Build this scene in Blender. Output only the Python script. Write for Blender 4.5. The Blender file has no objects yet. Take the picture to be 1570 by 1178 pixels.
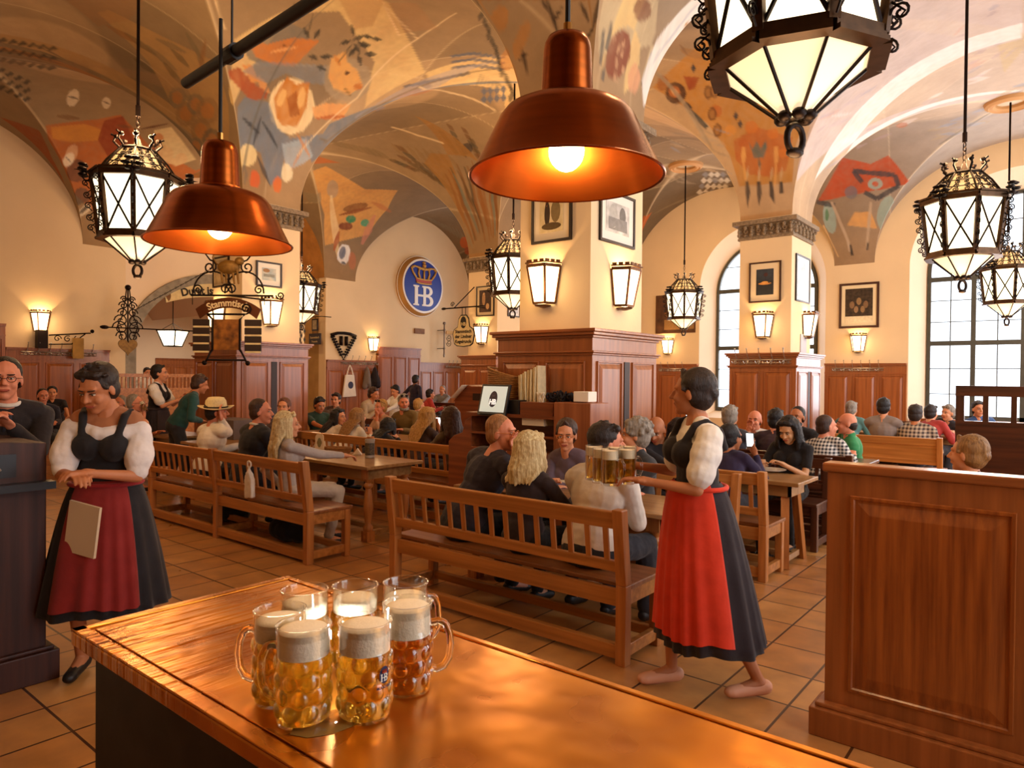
import bpy, bmesh, math, random
import numpy as np
from mathutils import Vector, Matrix, Euler, Quaternion
PI = math.pi
V = Vector
scene = bpy.context.scene
COL = scene.collection
random.seed(7)

# ------------------------------------------------------------------ camera
FPX, YAW, PITCH, ROLL, EYE = 1068.7, math.radians(39.054), math.radians(.6375), math.radians(.5436), 1.65
F_ = V((-math.sin(YAW)*math.cos(PITCH), math.cos(YAW)*math.cos(PITCH), -math.sin(PITCH)))
r0 = V((math.cos(YAW), math.sin(YAW), 0)); u0 = r0.cross(F_)
R_ = r0*math.cos(ROLL)+u0*math.sin(ROLL); U_ = u0*math.cos(ROLL)-r0*math.sin(ROLL)
def ray(px, py): return F_*FPX+R_*(px-785)-U_*(py-589)
def atz(px, py, z):
    d = ray(px, py); return V((0, 0, EYE))+d*((z-EYE)/d.z)
def atx(px, py, x):
    d = ray(px, py); return V((0, 0, EYE))+d*(x/d.x)
def aty(px, py, y):
    d = ray(px, py); return V((0, 0, EYE))+d*(y/d.y)
def atd(px, py, t): return V((0, 0, EYE))+ray(px, py)*(t/FPX)
cam_d = bpy.data.cameras.new('camera'); cam = bpy.data.objects.new('camera', cam_d); COL.objects.link(cam)
cam_d.sensor_fit = 'HORIZONTAL'; cam_d.sensor_width = 36; cam_d.lens = 36*FPX/1570
cam_d.clip_start = .05; cam_d.clip_end = 200
M = Matrix((R_, U_, -F_)).transposed().to_4x4(); M.translation = V((0, 0, EYE)); cam.matrix_world = M
scene.camera = cam

# ------------------------------------------------------------------ materials
MATS = {}
def ramp(nt, stops):
    r = nt.nodes.new('ShaderNodeValToRGB'); e = r.color_ramp.elements
    while len(e) < len(stops): e.new(.5)
    for i, (p, c) in enumerate(stops): e[i].position = p; e[i].color = (*c, 1)
    return r
def srgb(h):
    c = [int(h[i:i+2], 16)/255 for i in (0, 2, 4)]
    return tuple(x/12.92 if x <= .04045 else ((x+.055)/1.055)**2.4 for x in c)
def mat(name, col, rough=.6, metal=0, var=0, scale=8, stretch=(1, 1, 1), bump=0, bscale=40, emit=0, trans=0, ior=1.45, coat=0, sheen=0, alpha=1, col2=None, detail=4):
    if name in MATS: return MATS[name]
    if isinstance(col, str): col = srgb(col)
    m = bpy.data.materials.new(name); m.use_nodes = True; nt = m.node_tree; b = nt.nodes['Principled BSDF']
    b.inputs['Base Color'].default_value = (*col, 1); b.inputs['Roughness'].default_value = rough
    b.inputs['Metallic'].default_value = metal; b.inputs['IOR'].default_value = ior
    b.inputs['Transmission Weight'].default_value = trans; b.inputs['Coat Weight'].default_value = coat
    b.inputs['Coat Roughness'].default_value = .15
    if alpha < 1: b.inputs['Alpha'].default_value = alpha
    if emit: b.inputs['Emission Color'].default_value = (*col, 1); b.inputs['Emission Strength'].default_value = emit
    if sheen: b.inputs['Sheen Weight'].default_value = sheen
    if var or bump or col2:
        tc = nt.nodes.new('ShaderNodeTexCoord'); mp = nt.nodes.new('ShaderNodeMapping'); mp.inputs['Scale'].default_value = stretch
        nt.links.new(tc.outputs['Object'], mp.inputs[0])
    if var or col2:
        n = nt.nodes.new('ShaderNodeTexNoise'); n.inputs['Scale'].default_value = scale; n.inputs['Detail'].default_value = detail
        nt.links.new(mp.outputs[0], n.inputs['Vector'])
        if isinstance(col2, str): col2 = srgb(col2)
        c2 = col2 or tuple(x*(1-var) for x in col)
        r = ramp(nt, [(.32, c2), (.68, col)]); nt.links.new(n.outputs[0], r.inputs[0]); nt.links.new(r.outputs[0], b.inputs['Base Color'])
        rr = nt.nodes.new('ShaderNodeMapRange'); rr.inputs[3].default_value = min(1, rough*1.15); rr.inputs[4].default_value = rough*.85
        nt.links.new(n.outputs[0], rr.inputs[0]); nt.links.new(rr.outputs[0], b.inputs['Roughness'])
    if bump:
        n2 = nt.nodes.new('ShaderNodeTexNoise'); n2.inputs['Scale'].default_value = bscale; n2.inputs['Detail'].default_value = 3
        nt.links.new(mp.outputs[0], n2.inputs['Vector'])
        bp = nt.nodes.new('ShaderNodeBump'); bp.inputs['Strength'].default_value = min(1, bump); bp.inputs['Distance'].default_value = .01
        nt.links.new(n2.outputs[0], bp.inputs['Height']); nt.links.new(bp.outputs[0], b.inputs['Normal'])
    MATS[name] = m; return m
def wood(name, c1, c2, axis='z', rough=.35, coat=.3, scale=3.0):
    st = {'x': (.35, 7, 7), 'y': (7, .35, 7), 'z': (7, 7, .35)}[axis]
    return mat(name, c1, rough, 0, .0, scale, st, bump=.12, bscale=14, coat=coat, col2=c2, detail=6)
def glow(name, col, strength):
    if name in MATS: return MATS[name]
    m = bpy.data.materials.new(name); m.use_nodes = True; nt = m.node_tree; b = nt.nodes['Principled BSDF']
    if isinstance(col, str): col = srgb(col)
    b.inputs['Base Color'].default_value = (.8, .75, .6, 1); b.inputs['Emission Color'].default_value = (*col, 1)
    b.inputs['Emission Strength'].default_value = strength; b.inputs['Roughness'].default_value = .4
    MATS[name] = m; return m

# ------------------------------------------------------------------ mesh builder
def frame(d):
    d = V(d).normalized(); a = V((0, 0, 1)) if abs(d.z) < .95 else V((1, 0, 0))
    x = d.cross(a).normalized(); y = d.cross(x).normalized(); return x, y
class MB:
    def __init__(s): s.v = []; s.f = []; s.m = []; s.slots = []
    def add(s, vs, fs, mi=0):
        o = len(s.v); s.v += [tuple(p) for p in vs]; s.f += [tuple(i+o for i in f) for f in fs]; s.m += [mi]*len(fs); return s
    def box(s, c, d, rot=None, mi=0, top=None):
        x, y, z = (k/2 for k in d); t = top or (1, 1)
        ps = [V((a*x*(t[0] if cz > 0 else 1), b*y*(t[1] if cz > 0 else 1), cz*z)) for cz in (-1, 1) for a, b in ((-1, -1), (1, -1), (1, 1), (-1, 1))]
        if rot is not None:
            m = rot if isinstance(rot, Matrix) else Euler(rot).to_matrix(); ps = [m @ p for p in ps]
        return s.add([p+V(c) for p in ps], [(3, 2, 1, 0), (4, 5, 6, 7), (0, 1, 5, 4), (1, 2, 6, 5), (2, 3, 7, 6), (3, 0, 4, 7)], mi)
    def b2(s, x0, x1, y0, y1, z0, z1, mi=0): return s.box(((x0+x1)/2, (y0+y1)/2, (z0+z1)/2), (abs(x1-x0), abs(y1-y0), abs(z1-z0)), mi=mi)
    def beam(s, a, b, w, h, up=(0, 0, 1), mi=0):
        a, b = V(a), V(b); d = (b-a).normalized(); u = V(up); x = d.cross(u).normalized(); z = x.cross(d)
        return s.box((a+b)/2, (w, (b-a).length, h), Matrix((x, d, z)).transposed(), mi)
    def tube(s, pts, r, n=8, cap=True, closed=False, mi=0):
        pts = [V(p) for p in pts]; k = len(pts); rs = r if isinstance(r, (list, tuple)) else [r]*k
        vs = []; px = None
        for i, p in enumerate(pts):
            if closed: d = pts[(i+1) % k]-pts[i-1]
            else: d = pts[min(i+1, k-1)]-pts[max(i-1, 0)]
            if d.length < 1e-9: d = V((0, 0, 1))
            d.normalize()
            if px is None: x, y = frame(d)
            else:
                x = px-d*px.dot(d); x = x.normalized() if x.length > 1e-6 else frame(d)[0]; y = d.cross(x)
            px = x
            for j in range(n):
                a = 2*PI*j/n; vs.append(p+(x*math.cos(a)+y*math.sin(a))*rs[i])
        fs = []
        for i in range(k if closed else k-1):
            q = (i+1) % k
            for j in range(n): fs.append((i*n+j, i*n+(j+1) % n, q*n+(j+1) % n, q*n+j))
        if cap and not closed: fs += [tuple(range(n))[::-1], tuple((k-1)*n+j for j in range(n))]
        return s.add(vs, fs, mi)
    def cyl(s, a, b, r, n=16, r2=None, mi=0): return s.tube([a, b], [r, r if r2 is None else r2], n, mi=mi)
    def lathe(s, prof, n=24, c=(0, 0, 0), mi=0, ax=None, close=False):
        c = V(c); vs = []; k = len(prof); X, Y, Z = V((1, 0, 0)), V((0, 1, 0)), V((0, 0, 1))
        if ax is not None: Z = V(ax).normalized(); X, Y = frame(Z); Y = Z.cross(X)
        for r, z in prof:
            for j in range(n):
                a = 2*PI*j/n; vs.append(c+X*(r*math.cos(a))+Y*(r*math.sin(a))+Z*z)
        fs = [(i*n+j, i*n+(j+1) % n, (i+1)*n+(j+1) % n, (i+1)*n+j) for i in range(k-1) for j in range(n)]
        if close: fs += [((k-1)*n+j, (k-1)*n+(j+1) % n, (j+1) % n, j) for j in range(n)]
        else:
            if prof[0][0] > 1e-6: fs.append(tuple(range(n))[::-1])
            if prof[-1][0] > 1e-6: fs.append(tuple((k-1)*n+j for j in range(n)))
        return s.add(vs, fs, mi)
    def ell(s, c, r, n=12, m=8, rot=None, mi=0):
        c = V(c); r = (r, r, r) if isinstance(r, (int, float)) else r; vs = []
        R = rot if rot is not None else Matrix.Identity(3)
        for i in range(1, m):
            t = PI*i/m
            for j in range(n):
                a = 2*PI*j/n; vs.append(c+R @ V((r[0]*math.sin(t)*math.cos(a), r[1]*math.sin(t)*math.sin(a), r[2]*math.cos(t))))
        fs = [(i*n+j, (i+1)*n+j, (i+1)*n+(j+1) % n, i*n+(j+1) % n) for i in range(m-2) for j in range(n)]
        a = len(vs); vs += [c+R @ V((0, 0, r[2])), c+R @ V((0, 0, -r[2]))]
        fs += [(a, j, (j+1) % n) for j in range(n)]+[(a+1, (m-2)*n+(j+1) % n, (m-2)*n+j) for j in range(n)]
        return s.add(vs, fs, mi)
    def cap(s, a, b, ra, rb=None, n=12, mi=0):
        a, b = V(a), V(b); rb = ra if rb is None else rb; d = b-a; L = d.length
        if L < 1e-6: return s.ell(a, ra, n, mi=mi)
        d /= L; pts = []; rs = []
        for t in (-.999, -.85, -.5, 0): pts.append(a+d*ra*t); rs.append(ra*math.sqrt(1-t*t))
        for t in (0, .5, .85, .999): pts.append(b+d*rb*t); rs.append(rb*math.sqrt(1-t*t))
        return s.tube(pts, rs, n, mi=mi)
    def prism(s, poly, O, U, W, t, mi=0):
        "2D polygon in plane O+u*U+w*W, extruded by t along U x W"
        O, U, W = V(O), V(U), V(W); N = U.cross(W).normalized()*t; k = len(poly)
        vs = [O+U*a+W*b for a, b in poly]; vs += [p+N for p in vs]
        return s.add(vs, [tuple(range(k))[::-1], tuple(range(k, 2*k))]+[(i, (i+1) % k, (i+1) % k+k, i+k) for i in range(k)], mi)
    def panel(s, O, U, W, w, h, t=.022, g=.035, mi=0):
        "raised and fielded panel: O = lower-left corner on the surface, outward normal U x W"
        O, U, W = V(O), V(U), V(W); N = U.cross(W)
        def ring(i, d): return [O+U*a+W*b+N*d for a, b in ((i, i), (w-i, i), (w-i, h-i), (i, h-i))]
        rs = [ring(0, .001), ring(.004, t*.8), ring(g*.4, t*.8), ring(g*.55, .002), ring(g*.8, .002), ring(g*2.0, t), ring(g*2.1, t*1.05)]
        vs = [p for r in rs for p in r]; fs = []
        for i in range(len(rs)-1):
            for j in range(4): fs.append((i*4+j, i*4+(j+1) % 4, i*4+4+(j+1) % 4, i*4+4+j))
        k = (len(rs)-1)*4; fs.append((k, k+1, k+2, k+3)); return s.add(vs, fs, mi)
    def mesh(s, name):
        me = bpy.data.meshes.new(name); me.from_pydata(s.v, [], s.f); me.update()
        return me
    def build(s, name, mats, parent=None, smooth=False, mods=None, bevel=0, fix=True):
        me = s.mesh(name)
        if not isinstance(mats, (list, tuple)): mats = [mats]
        for m in mats: me.materials.append(m)
        if any(s.m): me.polygons.foreach_set('material_index', s.m)
        if fix:
            bm = bmesh.new(); bm.from_mesh(me); bmesh.ops.recalc_face_normals(bm, faces=bm.faces); bm.to_mesh(me); bm.free()
        o = bpy.data.objects.new(name, me); COL.objects.link(o)
        if parent: o.parent = parent
        if smooth is True: me.polygons.foreach_set('use_smooth', [True]*len(me.polygons))
        elif smooth: shade_auto(me, smooth)
        if bevel:
            b = o.modifiers.new('bevel', 'BEVEL'); b.width = bevel; b.segments = 2; b.limit_method = 'ANGLE'; b.angle_limit = math.radians(50)
        return o
def shade_auto(me, deg=40):
    me.polygons.foreach_set('use_smooth', [True]*len(me.polygons))
    bm = bmesh.new(); bm.from_mesh(me); th = math.radians(deg)
    for e in bm.edges: e.smooth = not (len(e.link_faces) == 2 and e.calc_face_angle(0) > th)
    bm.to_mesh(me); bm.free()
def curve_mesh(name, loops, thick, mats, parent=None, mw=None, smooth=False):
    "2D loops (outer + holes) extruded by thick (centred), placed by matrix mw"
    cu = bpy.data.curves.new(name, 'CURVE'); cu.dimensions = '2D'; cu.fill_mode = 'BOTH'; cu.extrude = thick/2
    for lp in loops:
        sp = cu.splines.new('POLY'); sp.points.add(len(lp)-1); sp.use_cyclic_u = True
        for i, (a, b) in enumerate(lp): sp.points[i].co = (a, b, 0, 1)
    t = bpy.data.objects.new(name, cu); me = bpy.data.meshes.new_from_object(t); bpy.data.objects.remove(t); bpy.data.curves.remove(cu)
    if mw is not None: me.transform(mw)
    me.materials.clear()
    for m in (mats if isinstance(mats, (list, tuple)) else [mats]): me.materials.append(m)
    o = bpy.data.objects.new(name, me); COL.objects.link(o); o.parent = parent
    return o
FONTS = {}
def text_mesh(name, txt, size, m, parent=None, mw=None, ext=.002, bold=0, sx=1, bend=None):
    cu = bpy.data.curves.new(name, 'FONT'); cu.body = txt; cu.size = size; cu.extrude = ext; cu.align_x = 'CENTER'; cu.align_y = 'CENTER'; cu.offset = bold; cu.resolution_u = 3
    t = bpy.data.objects.new(name, cu); me = bpy.data.meshes.new_from_object(t); bpy.data.objects.remove(t); bpy.data.curves.remove(cu)
    for v in me.vertices:
        v.co.x *= sx
        if bend: a = v.co.x/bend; r = bend+v.co.y; v.co.x = r*math.sin(a); v.co.y = r*math.cos(a)-bend
    if mw is not None: me.transform(mw)
    me.materials.clear(); me.materials.append(m)
    o = bpy.data.objects.new(name, me); COL.objects.link(o); o.parent = parent; return o
def basis(O, U, W):
    U, W = V(U).normalized(), V(W).normalized(); N = U.cross(W); m = Matrix((U, W, N)).transposed().to_4x4(); m.translation = V(O); return m
def thing(name, label, cat, loc=(0, 0, 0), rotz=0, group=None):
    o = bpy.data.objects.new(name, None); COL.objects.link(o); o.location = loc; o.rotation_euler = (0, 0, rotz)
    o.empty_display_size = .1; o['label'] = label; o['category'] = cat
    if group: o['group'] = group
    return o
def tag(o, label, cat, group=None):
    o['label'] = label; o['category'] = cat
    if group: o['group'] = group
    return o
def struct(o): o['kind'] = 'structure'; return o
def dup(root, loc=None, rotz=None, label=None, group=None):
    r = root.copy(); COL.objects.link(r)
    if loc is not None: r.location = loc
    if rotz is not None: r.rotation_euler = (0, 0, rotz)
    if label: r['label'] = label
    if group: r['group'] = group
    for ch in list(root.children):
        c = ch.copy(); COL.objects.link(c); c.parent = r
        for g in list(ch.children):
            d = g.copy(); COL.objects.link(d); d.parent = c
    return r
def arch_pts(c, half, z0, zs, rise, n=24):
    "closed outline (a, z) of an arched opening"
    p = [(c-half, z0), (c+half, z0), (c+half, zs)]
    p += [(c+half*math.cos(PI*i/n), zs+rise*math.sin(PI*i/n)) for i in range(1, n)]
    return p+[(c-half, zs)]
def spiral(c, U, W, r0, turns, a0=0, n=18, r1=.15):
    c, U, W = V(c), V(U), V(W); out = []
    for i in range(n+1):
        t = i/n; a = a0+turns*2*PI*t; r = r0*(1-(1-r1)*t); out.append(c+U*(r*math.cos(a))+W*(r*math.sin(a)))
    return out
# ------------------------------------------------------------------ the hall
SPR, RISE = 4.3, 2.25
XP = [(-16.3, -16.0), (-10.65, -9.8), (-4.45, -3.6), (1.75, 2.6)]        # pier strips along x
YP = [(-6.3, -5.3), (-.35, .65), (5.6, 6.6), (11.55, 12.6), (17.4, 17.6)]  # pier strips along y
M_floor = bpy.data.materials.new('terracotta_tiles'); M_floor.use_nodes = True
nt = M_floor.node_tree; bs = nt.nodes['Principled BSDF']; L = nt.links
tc = nt.nodes.new('ShaderNodeTexCoord'); mp = nt.nodes.new('ShaderNodeMapping'); L.new(tc.outputs['Object'], mp.inputs[0])
mp.inputs['Location'].default_value = (1.11, -2.41, 0)
br = nt.nodes.new('ShaderNodeTexBrick'); br.offset = 0; br.squash = 1
br.inputs['Scale'].default_value = 1; br.inputs['Mortar Size'].default_value = .007; br.inputs['Mortar Smooth'].default_value = .1
br.inputs['Brick Width'].default_value = .35; br.inputs['Row Height'].default_value = .4; br.inputs['Bias'].default_value = -.1
br.inputs['Color1'].default_value = (*srgb('c08a4e'), 1); br.inputs['Color2'].default_value = (*srgb('b0743e'), 1); br.inputs['Mortar'].default_value = (*srgb('4a2c18'), 1)
L.new(mp.outputs[0], br.inputs['Vector'])
ns = nt.nodes.new('ShaderNodeTexNoise'); ns.inputs['Scale'].default_value = 5; ns.inputs['Detail'].default_value = 6; L.new(mp.outputs[0], ns.inputs['Vector'])
mx = nt.nodes.new('ShaderNodeMixRGB'); mx.blend_type = 'OVERLAY'; mx.inputs[0].default_value = .55; L.new(br.outputs['Color'], mx.inputs[1]); L.new(ns.outputs[0], mx.inputs[2]); L.new(mx.outputs[0], bs.inputs['Base Color'])
mr = nt.nodes.new('ShaderNodeMapRange'); mr.inputs[3].default_value = .22; mr.inputs[4].default_value = .42; L.new(ns.outputs[0], mr.inputs[0]); L.new(mr.outputs[0], bs.inputs['Roughness'])
bp = nt.nodes.new('ShaderNodeBump'); bp.inputs['Strength'].default_value = .5; bp.inputs['Distance'].default_value = .004; bp.invert = True
ad = nt.nodes.new('ShaderNodeMath'); ad.operation = 'MULTIPLY_ADD'; ad.inputs[1].default_value = -.25; L.new(ns.outputs[0], ad.inputs[0]); L.new(br.outputs['Fac'], ad.inputs[2]); L.new(ad.outputs[0], bp.inputs['Height']); L.new(bp.outputs[0], bs.inputs['Normal'])
struct(MB().b2(-24, 2.9, -6.6, 18.4, -.2, 0).build('floor', M_floor))

M_plaster = mat('cream_plaster', 'ecd2a8', .85, var=.06, scale=1.3, bump=.12, bscale=25)
M_plwhite = mat('pale_plaster', 'f0dcc0', .85, var=.05, scale=1.3, bump=.12, bscale=25)
M_cab = wood('cabinet_oak', 'a8602e', '864a20', 'z', .32, .35)
M_cabh = wood('cabinet_oak_rail', 'a8602e', '82461f', 'x', .32, .35)
M_cabd = mat('cabinet_gap', '2a1208', .5)
M_iron = mat('wrought_iron', '2a1c14', .45, .7, var=.3, scale=20)
M_white = mat('white_paint', 'efe6d6', .6)

# vault: barrel vaults crossing each other, z = max of both profiles
def axis_samples(strips, lo, hi, n, coarse):
    out = []
    for k, (a, b) in enumerate(strips):
        ns_ = 40 if k and b > -5.2 or strips is XP and k else 4
        for t in range(ns_): out.append((a+(b-a)*t/ns_, 0., 0))
        if k < len(strips)-1:
            c, h = (b+strips[k+1][0])/2, (strips[k+1][0]-b)/2; m = coarse if strips is YP and b < 0 else n
            for i in range(m):
                th = -PI/2+PI*i/m; out.append((c+h*math.sin(th), math.cos(th), th))
    out.append((strips[-1][1], 0., 0)); return out
XS = axis_samples(XP, 0, 0, 230, 60); YS = axis_samples(YP, 0, 0, 230, 60)
gx = np.array([s[0] for s in XS]); cx = np.array([s[1] for s in XS]); tx = np.array([s[2] for s in XS])
gy = np.array([s[0] for s in YS]); cy_ = np.array([s[1] for s in YS]); ty = np.array([s[2] for s in YS])
nx, ny = len(gx), len(gy)
PX, PY = np.meshgrid(gx, gy, indexing='ij')
PZ = SPR+RISE*np.maximum(cx[:, None], cy_[None, :])
co = np.stack([PX, PY, PZ], -1).reshape(-1, 3)
ii, jj = np.meshgrid(np.arange(nx-1), np.arange(ny-1), indexing='ij')
a = (ii*ny+jj).ravel(); b_ = ((ii+1)*ny+jj).ravel(); c_ = ((ii+1)*ny+jj+1).ravel(); d_ = (ii*ny+jj+1).ravel()
zc = np.maximum(np.maximum(PZ.ravel()[a], PZ.ravel()[b_]), np.maximum(PZ.ravel()[c_], PZ.ravel()[d_]))
keep = zc > SPR+1e-6
s_ = ((tx[ii.ravel()]+.001)*(ty[jj.ravel()]+.001)) > 0
t1 = np.where(s_[:, None], np.stack([a, b_, c_], 1), np.stack([a, b_, d_], 1)); t2 = np.where(s_[:, None], np.stack([a, c_, d_], 1), np.stack([b_, c_, d_], 1))
tri = np.concatenate([t1[keep], t2[keep]])
# vertical skirts close the recess bay that runs one metre deeper behind the far-left wall
vm = bpy.data.meshes.new('ceiling'); vm.vertices.add(len(co)); vm.vertices.foreach_set('co', co.ravel())
vm.loops.add(len(tri)*3); vm.loops.foreach_set('vertex_index', tri.ravel()); vm.polygons.add(len(tri)); vm.polygons.foreach_set('loop_start', np.arange(len(tri))*3)
vm.polygons.foreach_set('loop_total', np.full(len(tri), 3)); vm.update(calc_edges=True); vm.validate()
ceiling = bpy.data.objects.new('ceiling', vm); COL.objects.link(ceiling); struct(ceiling)

# walls ------------------------------------------------------------
W2 = arch_pts(-.85, 2.05, .62, 4.15, 1.85, 40); W1 = arch_pts(-6.2, 1.57, .62, 4.0, 1.55, 40); W0 = arch_pts(-12.9, 1.57, .62, 4.0, 1.55, 40)
struct(curve_mesh('wall_far', [[(-16.3, 0), (3, 0), (3, 7), (-16.3, 7)], W0, W1, W2], .02, M_plaster, mw=basis((0, 17.41, 0), (1, 0, 0), (0, 0, 1))))
def reveal(name, outer, inner, y0, y1):
    k = len(outer); m = MB(); m.add([(x, y0, z) for x, z in outer]+[(x, y1, z) for x, z in inner], [(i, (i+1) % k, (i+1) % k+k, i+k) for i in range(k)])
    return struct(m.build(name, M_plwhite, smooth=35, fix=False))
M_sash = mat('grey_green_window_paint', '4a4a42', .5, var=.2, scale=10)
M_glass = bpy.data.materials.new('window_glass'); M_glass.use_nodes = True; g = M_glass.node_tree; g.nodes.clear()
o_ = g.nodes.new('ShaderNodeOutputMaterial'); ms = g.nodes.new('ShaderNodeMixShader'); tr = g.nodes.new('ShaderNodeBsdfTransparent'); gl = g.nodes.new('ShaderNodeBsdfGlossy')
ms.inputs[0].default_value = .07; gl.inputs['Roughness'].default_value = .05; tr.inputs[0].default_value = (.93, .95, .97, 1)
g.links.new(tr.outputs[0], ms.inputs[1]); g.links.new(gl.outputs[0], ms.inputs[2]); g.links.new(ms.outputs[0], o_.inputs[0])
def window(name, c, half, z0, zs, rise, y, mull, trans, thin_v):
    "arched metal window, frame in the plane y, children carry glass and bars"
    O = arch_pts(c, half, z0, zs, rise, 40); I = arch_pts(c, half-.07, z0+.09, zs, rise-.07, 40)
    fr = struct(curve_mesh(name, [O, I], .09, M_sash, mw=basis((0, y, 0), (1, 0, 0), (0, 0, 1))))
    def top(x):
        t = (x-c)/half; return zs+rise*math.sqrt(max(0, 1-t*t))
    m = MB()
    for x in mull: m.b2(x-.045, x+.045, y-.045, y+.045, z0, top(x)-.03)
    for z in trans: m.b2(c-half+.03, c+half-.03, y-.05, y+.05, z-.05, z+.05)
    m.build('mullion', M_sash, fr)
    m = MB()
    for x in thin_v: m.b2(x-.01, x+.01, y-.02, y+.02, z0, top(x)-.03)
    zz = sorted([z0]+list(trans)+[zs+rise])
    for z_a, z_b in zip(zz[:-1], zz[1:]):
        k = max(1, round((z_b-z_a)/.52))
        for i in range(1, k):
            z = z_a+(z_b-z_a)*i/k; hw = half*math.sqrt(max(0, 1-((z-zs)/rise)**2)) if z > zs else half
            m.b2(c-hw+.04, c+hw-.04, y-.015, y+.015, z-.008, z+.008)
    m.build('glazing_bar', M_sash, fr)
    gm = MB(); k = len(I); gm.add([(x, y+.012, z) for x, z in I], [tuple(range(k))]); gm.build('pane', M_glass, fr)
    return fr
IW2 = arch_pts(-.85, 1.76, .8, 4.0, 1.6, 40); IW1 = arch_pts(-6.2, 1.27, .8, 3.9, 1.28, 40); IW0 = arch_pts(-12.9, 1.27, .8, 3.9, 1.28, 40)
reveal('trim_1', W2, IW2, 17.4, 17.85); reveal('trim_2', W1, IW1, 17.4, 17.85); reveal('trim_3', W0, IW0, 17.4, 17.85)
window('window_1', -.85, 1.76, .8, 4.0, 1.6, 17.84, (-1.75, -.88, 0), (2.46, 3.86), (-2.17, -1.32, -.44, .45))
window('window_2', -6.2, 1.27, .8, 3.9, 1.28, 17.84, (-6.2,), (2.44, 3.93), (-6.83, -5.57))
window('window_3', -12.9, 1.27, .8, 3.9, 1.28, 17.84, (-12.9,), (2.44, 3.93), (-13.5, -12.3))
# left side wall at x = -16, stepping back to x = -17 in the recess bay
struct(MB().b2(-16.3, -16, -6.3, 6.44, 0, 7).build('wall_left', M_plaster))
struct(MB().b2(-16.3, -16, 11.6, 17.6, 0, 7).build('wall_sign', M_plaster))
struct(MB().b2(-17.05, -16.3, 6.24, 6.44, 0, 7).build('wall_recess_side', M_plaster))
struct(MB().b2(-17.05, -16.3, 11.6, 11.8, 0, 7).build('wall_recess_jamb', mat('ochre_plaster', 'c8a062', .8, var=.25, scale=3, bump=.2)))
AO = arch_pts(9.1, 2.05, 0, 2.2, 1.72, 40)
struct(curve_mesh('wall_recess', [[(6.3, 0), (11.75, 0), (11.75, 7), (6.3, 7)], AO], .3, M_plwhite, mw=basis((-17.15, 0, 0), (0, 1, 0), (0, 0, 1))))
M_stone = mat('grey_stone', '9c9484', .8, var=.35, scale=6, bump=.4, bscale=30)
struct(curve_mesh('trim_4', [arch_pts(9.1, 2.3, 0, 2.2, 1.95, 40), AO], .1, M_stone, mw=basis((-16.98, 0, 0), (0, 1, 0), (0, 0, 1))))
# recess soffit: the cross barrel carried on to x = -17
sof = MB(); k = 60; th = [-PI/2+PI*i/k for i in range(k+1)]
ys = [9.075+2.475*math.sin(t) for t in th]; zs_ = [SPR+RISE*math.cos(t) for t in th]
sof.add([(-16, y, z) for y, z in zip(ys, zs_)]+[(-17.05, y, z) for y, z in zip(ys, zs_)], [(i, i+1, i+k+2, i+k+1) for i in range(k)])
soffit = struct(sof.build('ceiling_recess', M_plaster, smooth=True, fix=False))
# room seen through the arch
struct(MB().b2(-24.2, -24, 4, 17, 0, 6).build('wall_annex', M_plwhite))
struct(MB().b2(-24, -17.3, 3.8, 4, 0, 6).build('wall_annex_left', M_plwhite))
struct(MB().b2(-24, -17.3, 17, 17.2, 0, 6).build('wall_annex_right', M_plwhite))
ax_ = MB(); n_ = 30; pr_ = [(4+13*i/n_, 3.4+1.9*abs(math.sin(2*PI*i/n_))**.7) for i in range(n_+1)]
ax_.add([(-17.3, y, z) for y, z in pr_]+[(-24, y, z) for y, z in pr_], [(i, i+1, i+n_+2, i+n_+1) for i in range(n_)])
struct(ax_.build('ceiling_annex', mat('annex_plaster', 'cdb09a', .9), fix=False))
# right wall with daylight windows (outside the frame) and near wall
RW = [arch_pts(3.12, 1.9, .8, 3.6, 1.7, 24), arch_pts(9.07, 1.9, .8, 3.6, 1.7, 24), arch_pts(15.0, 1.9, .8, 3.6, 1.7, 24)]
struct(curve_mesh('wall_right', [[(-6.5, 0), (17.7, 0), (17.7, 7), (-6.5, 7)]]+RW, .3, M_plaster, mw=basis((2.75, 0, 0), (0, 1, 0), (0, 0, 1))))
struct(MB().b2(-16.3, 2.9, -6.6, -6.3, 0, 7).build('wall_near', M_plaster))

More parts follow.
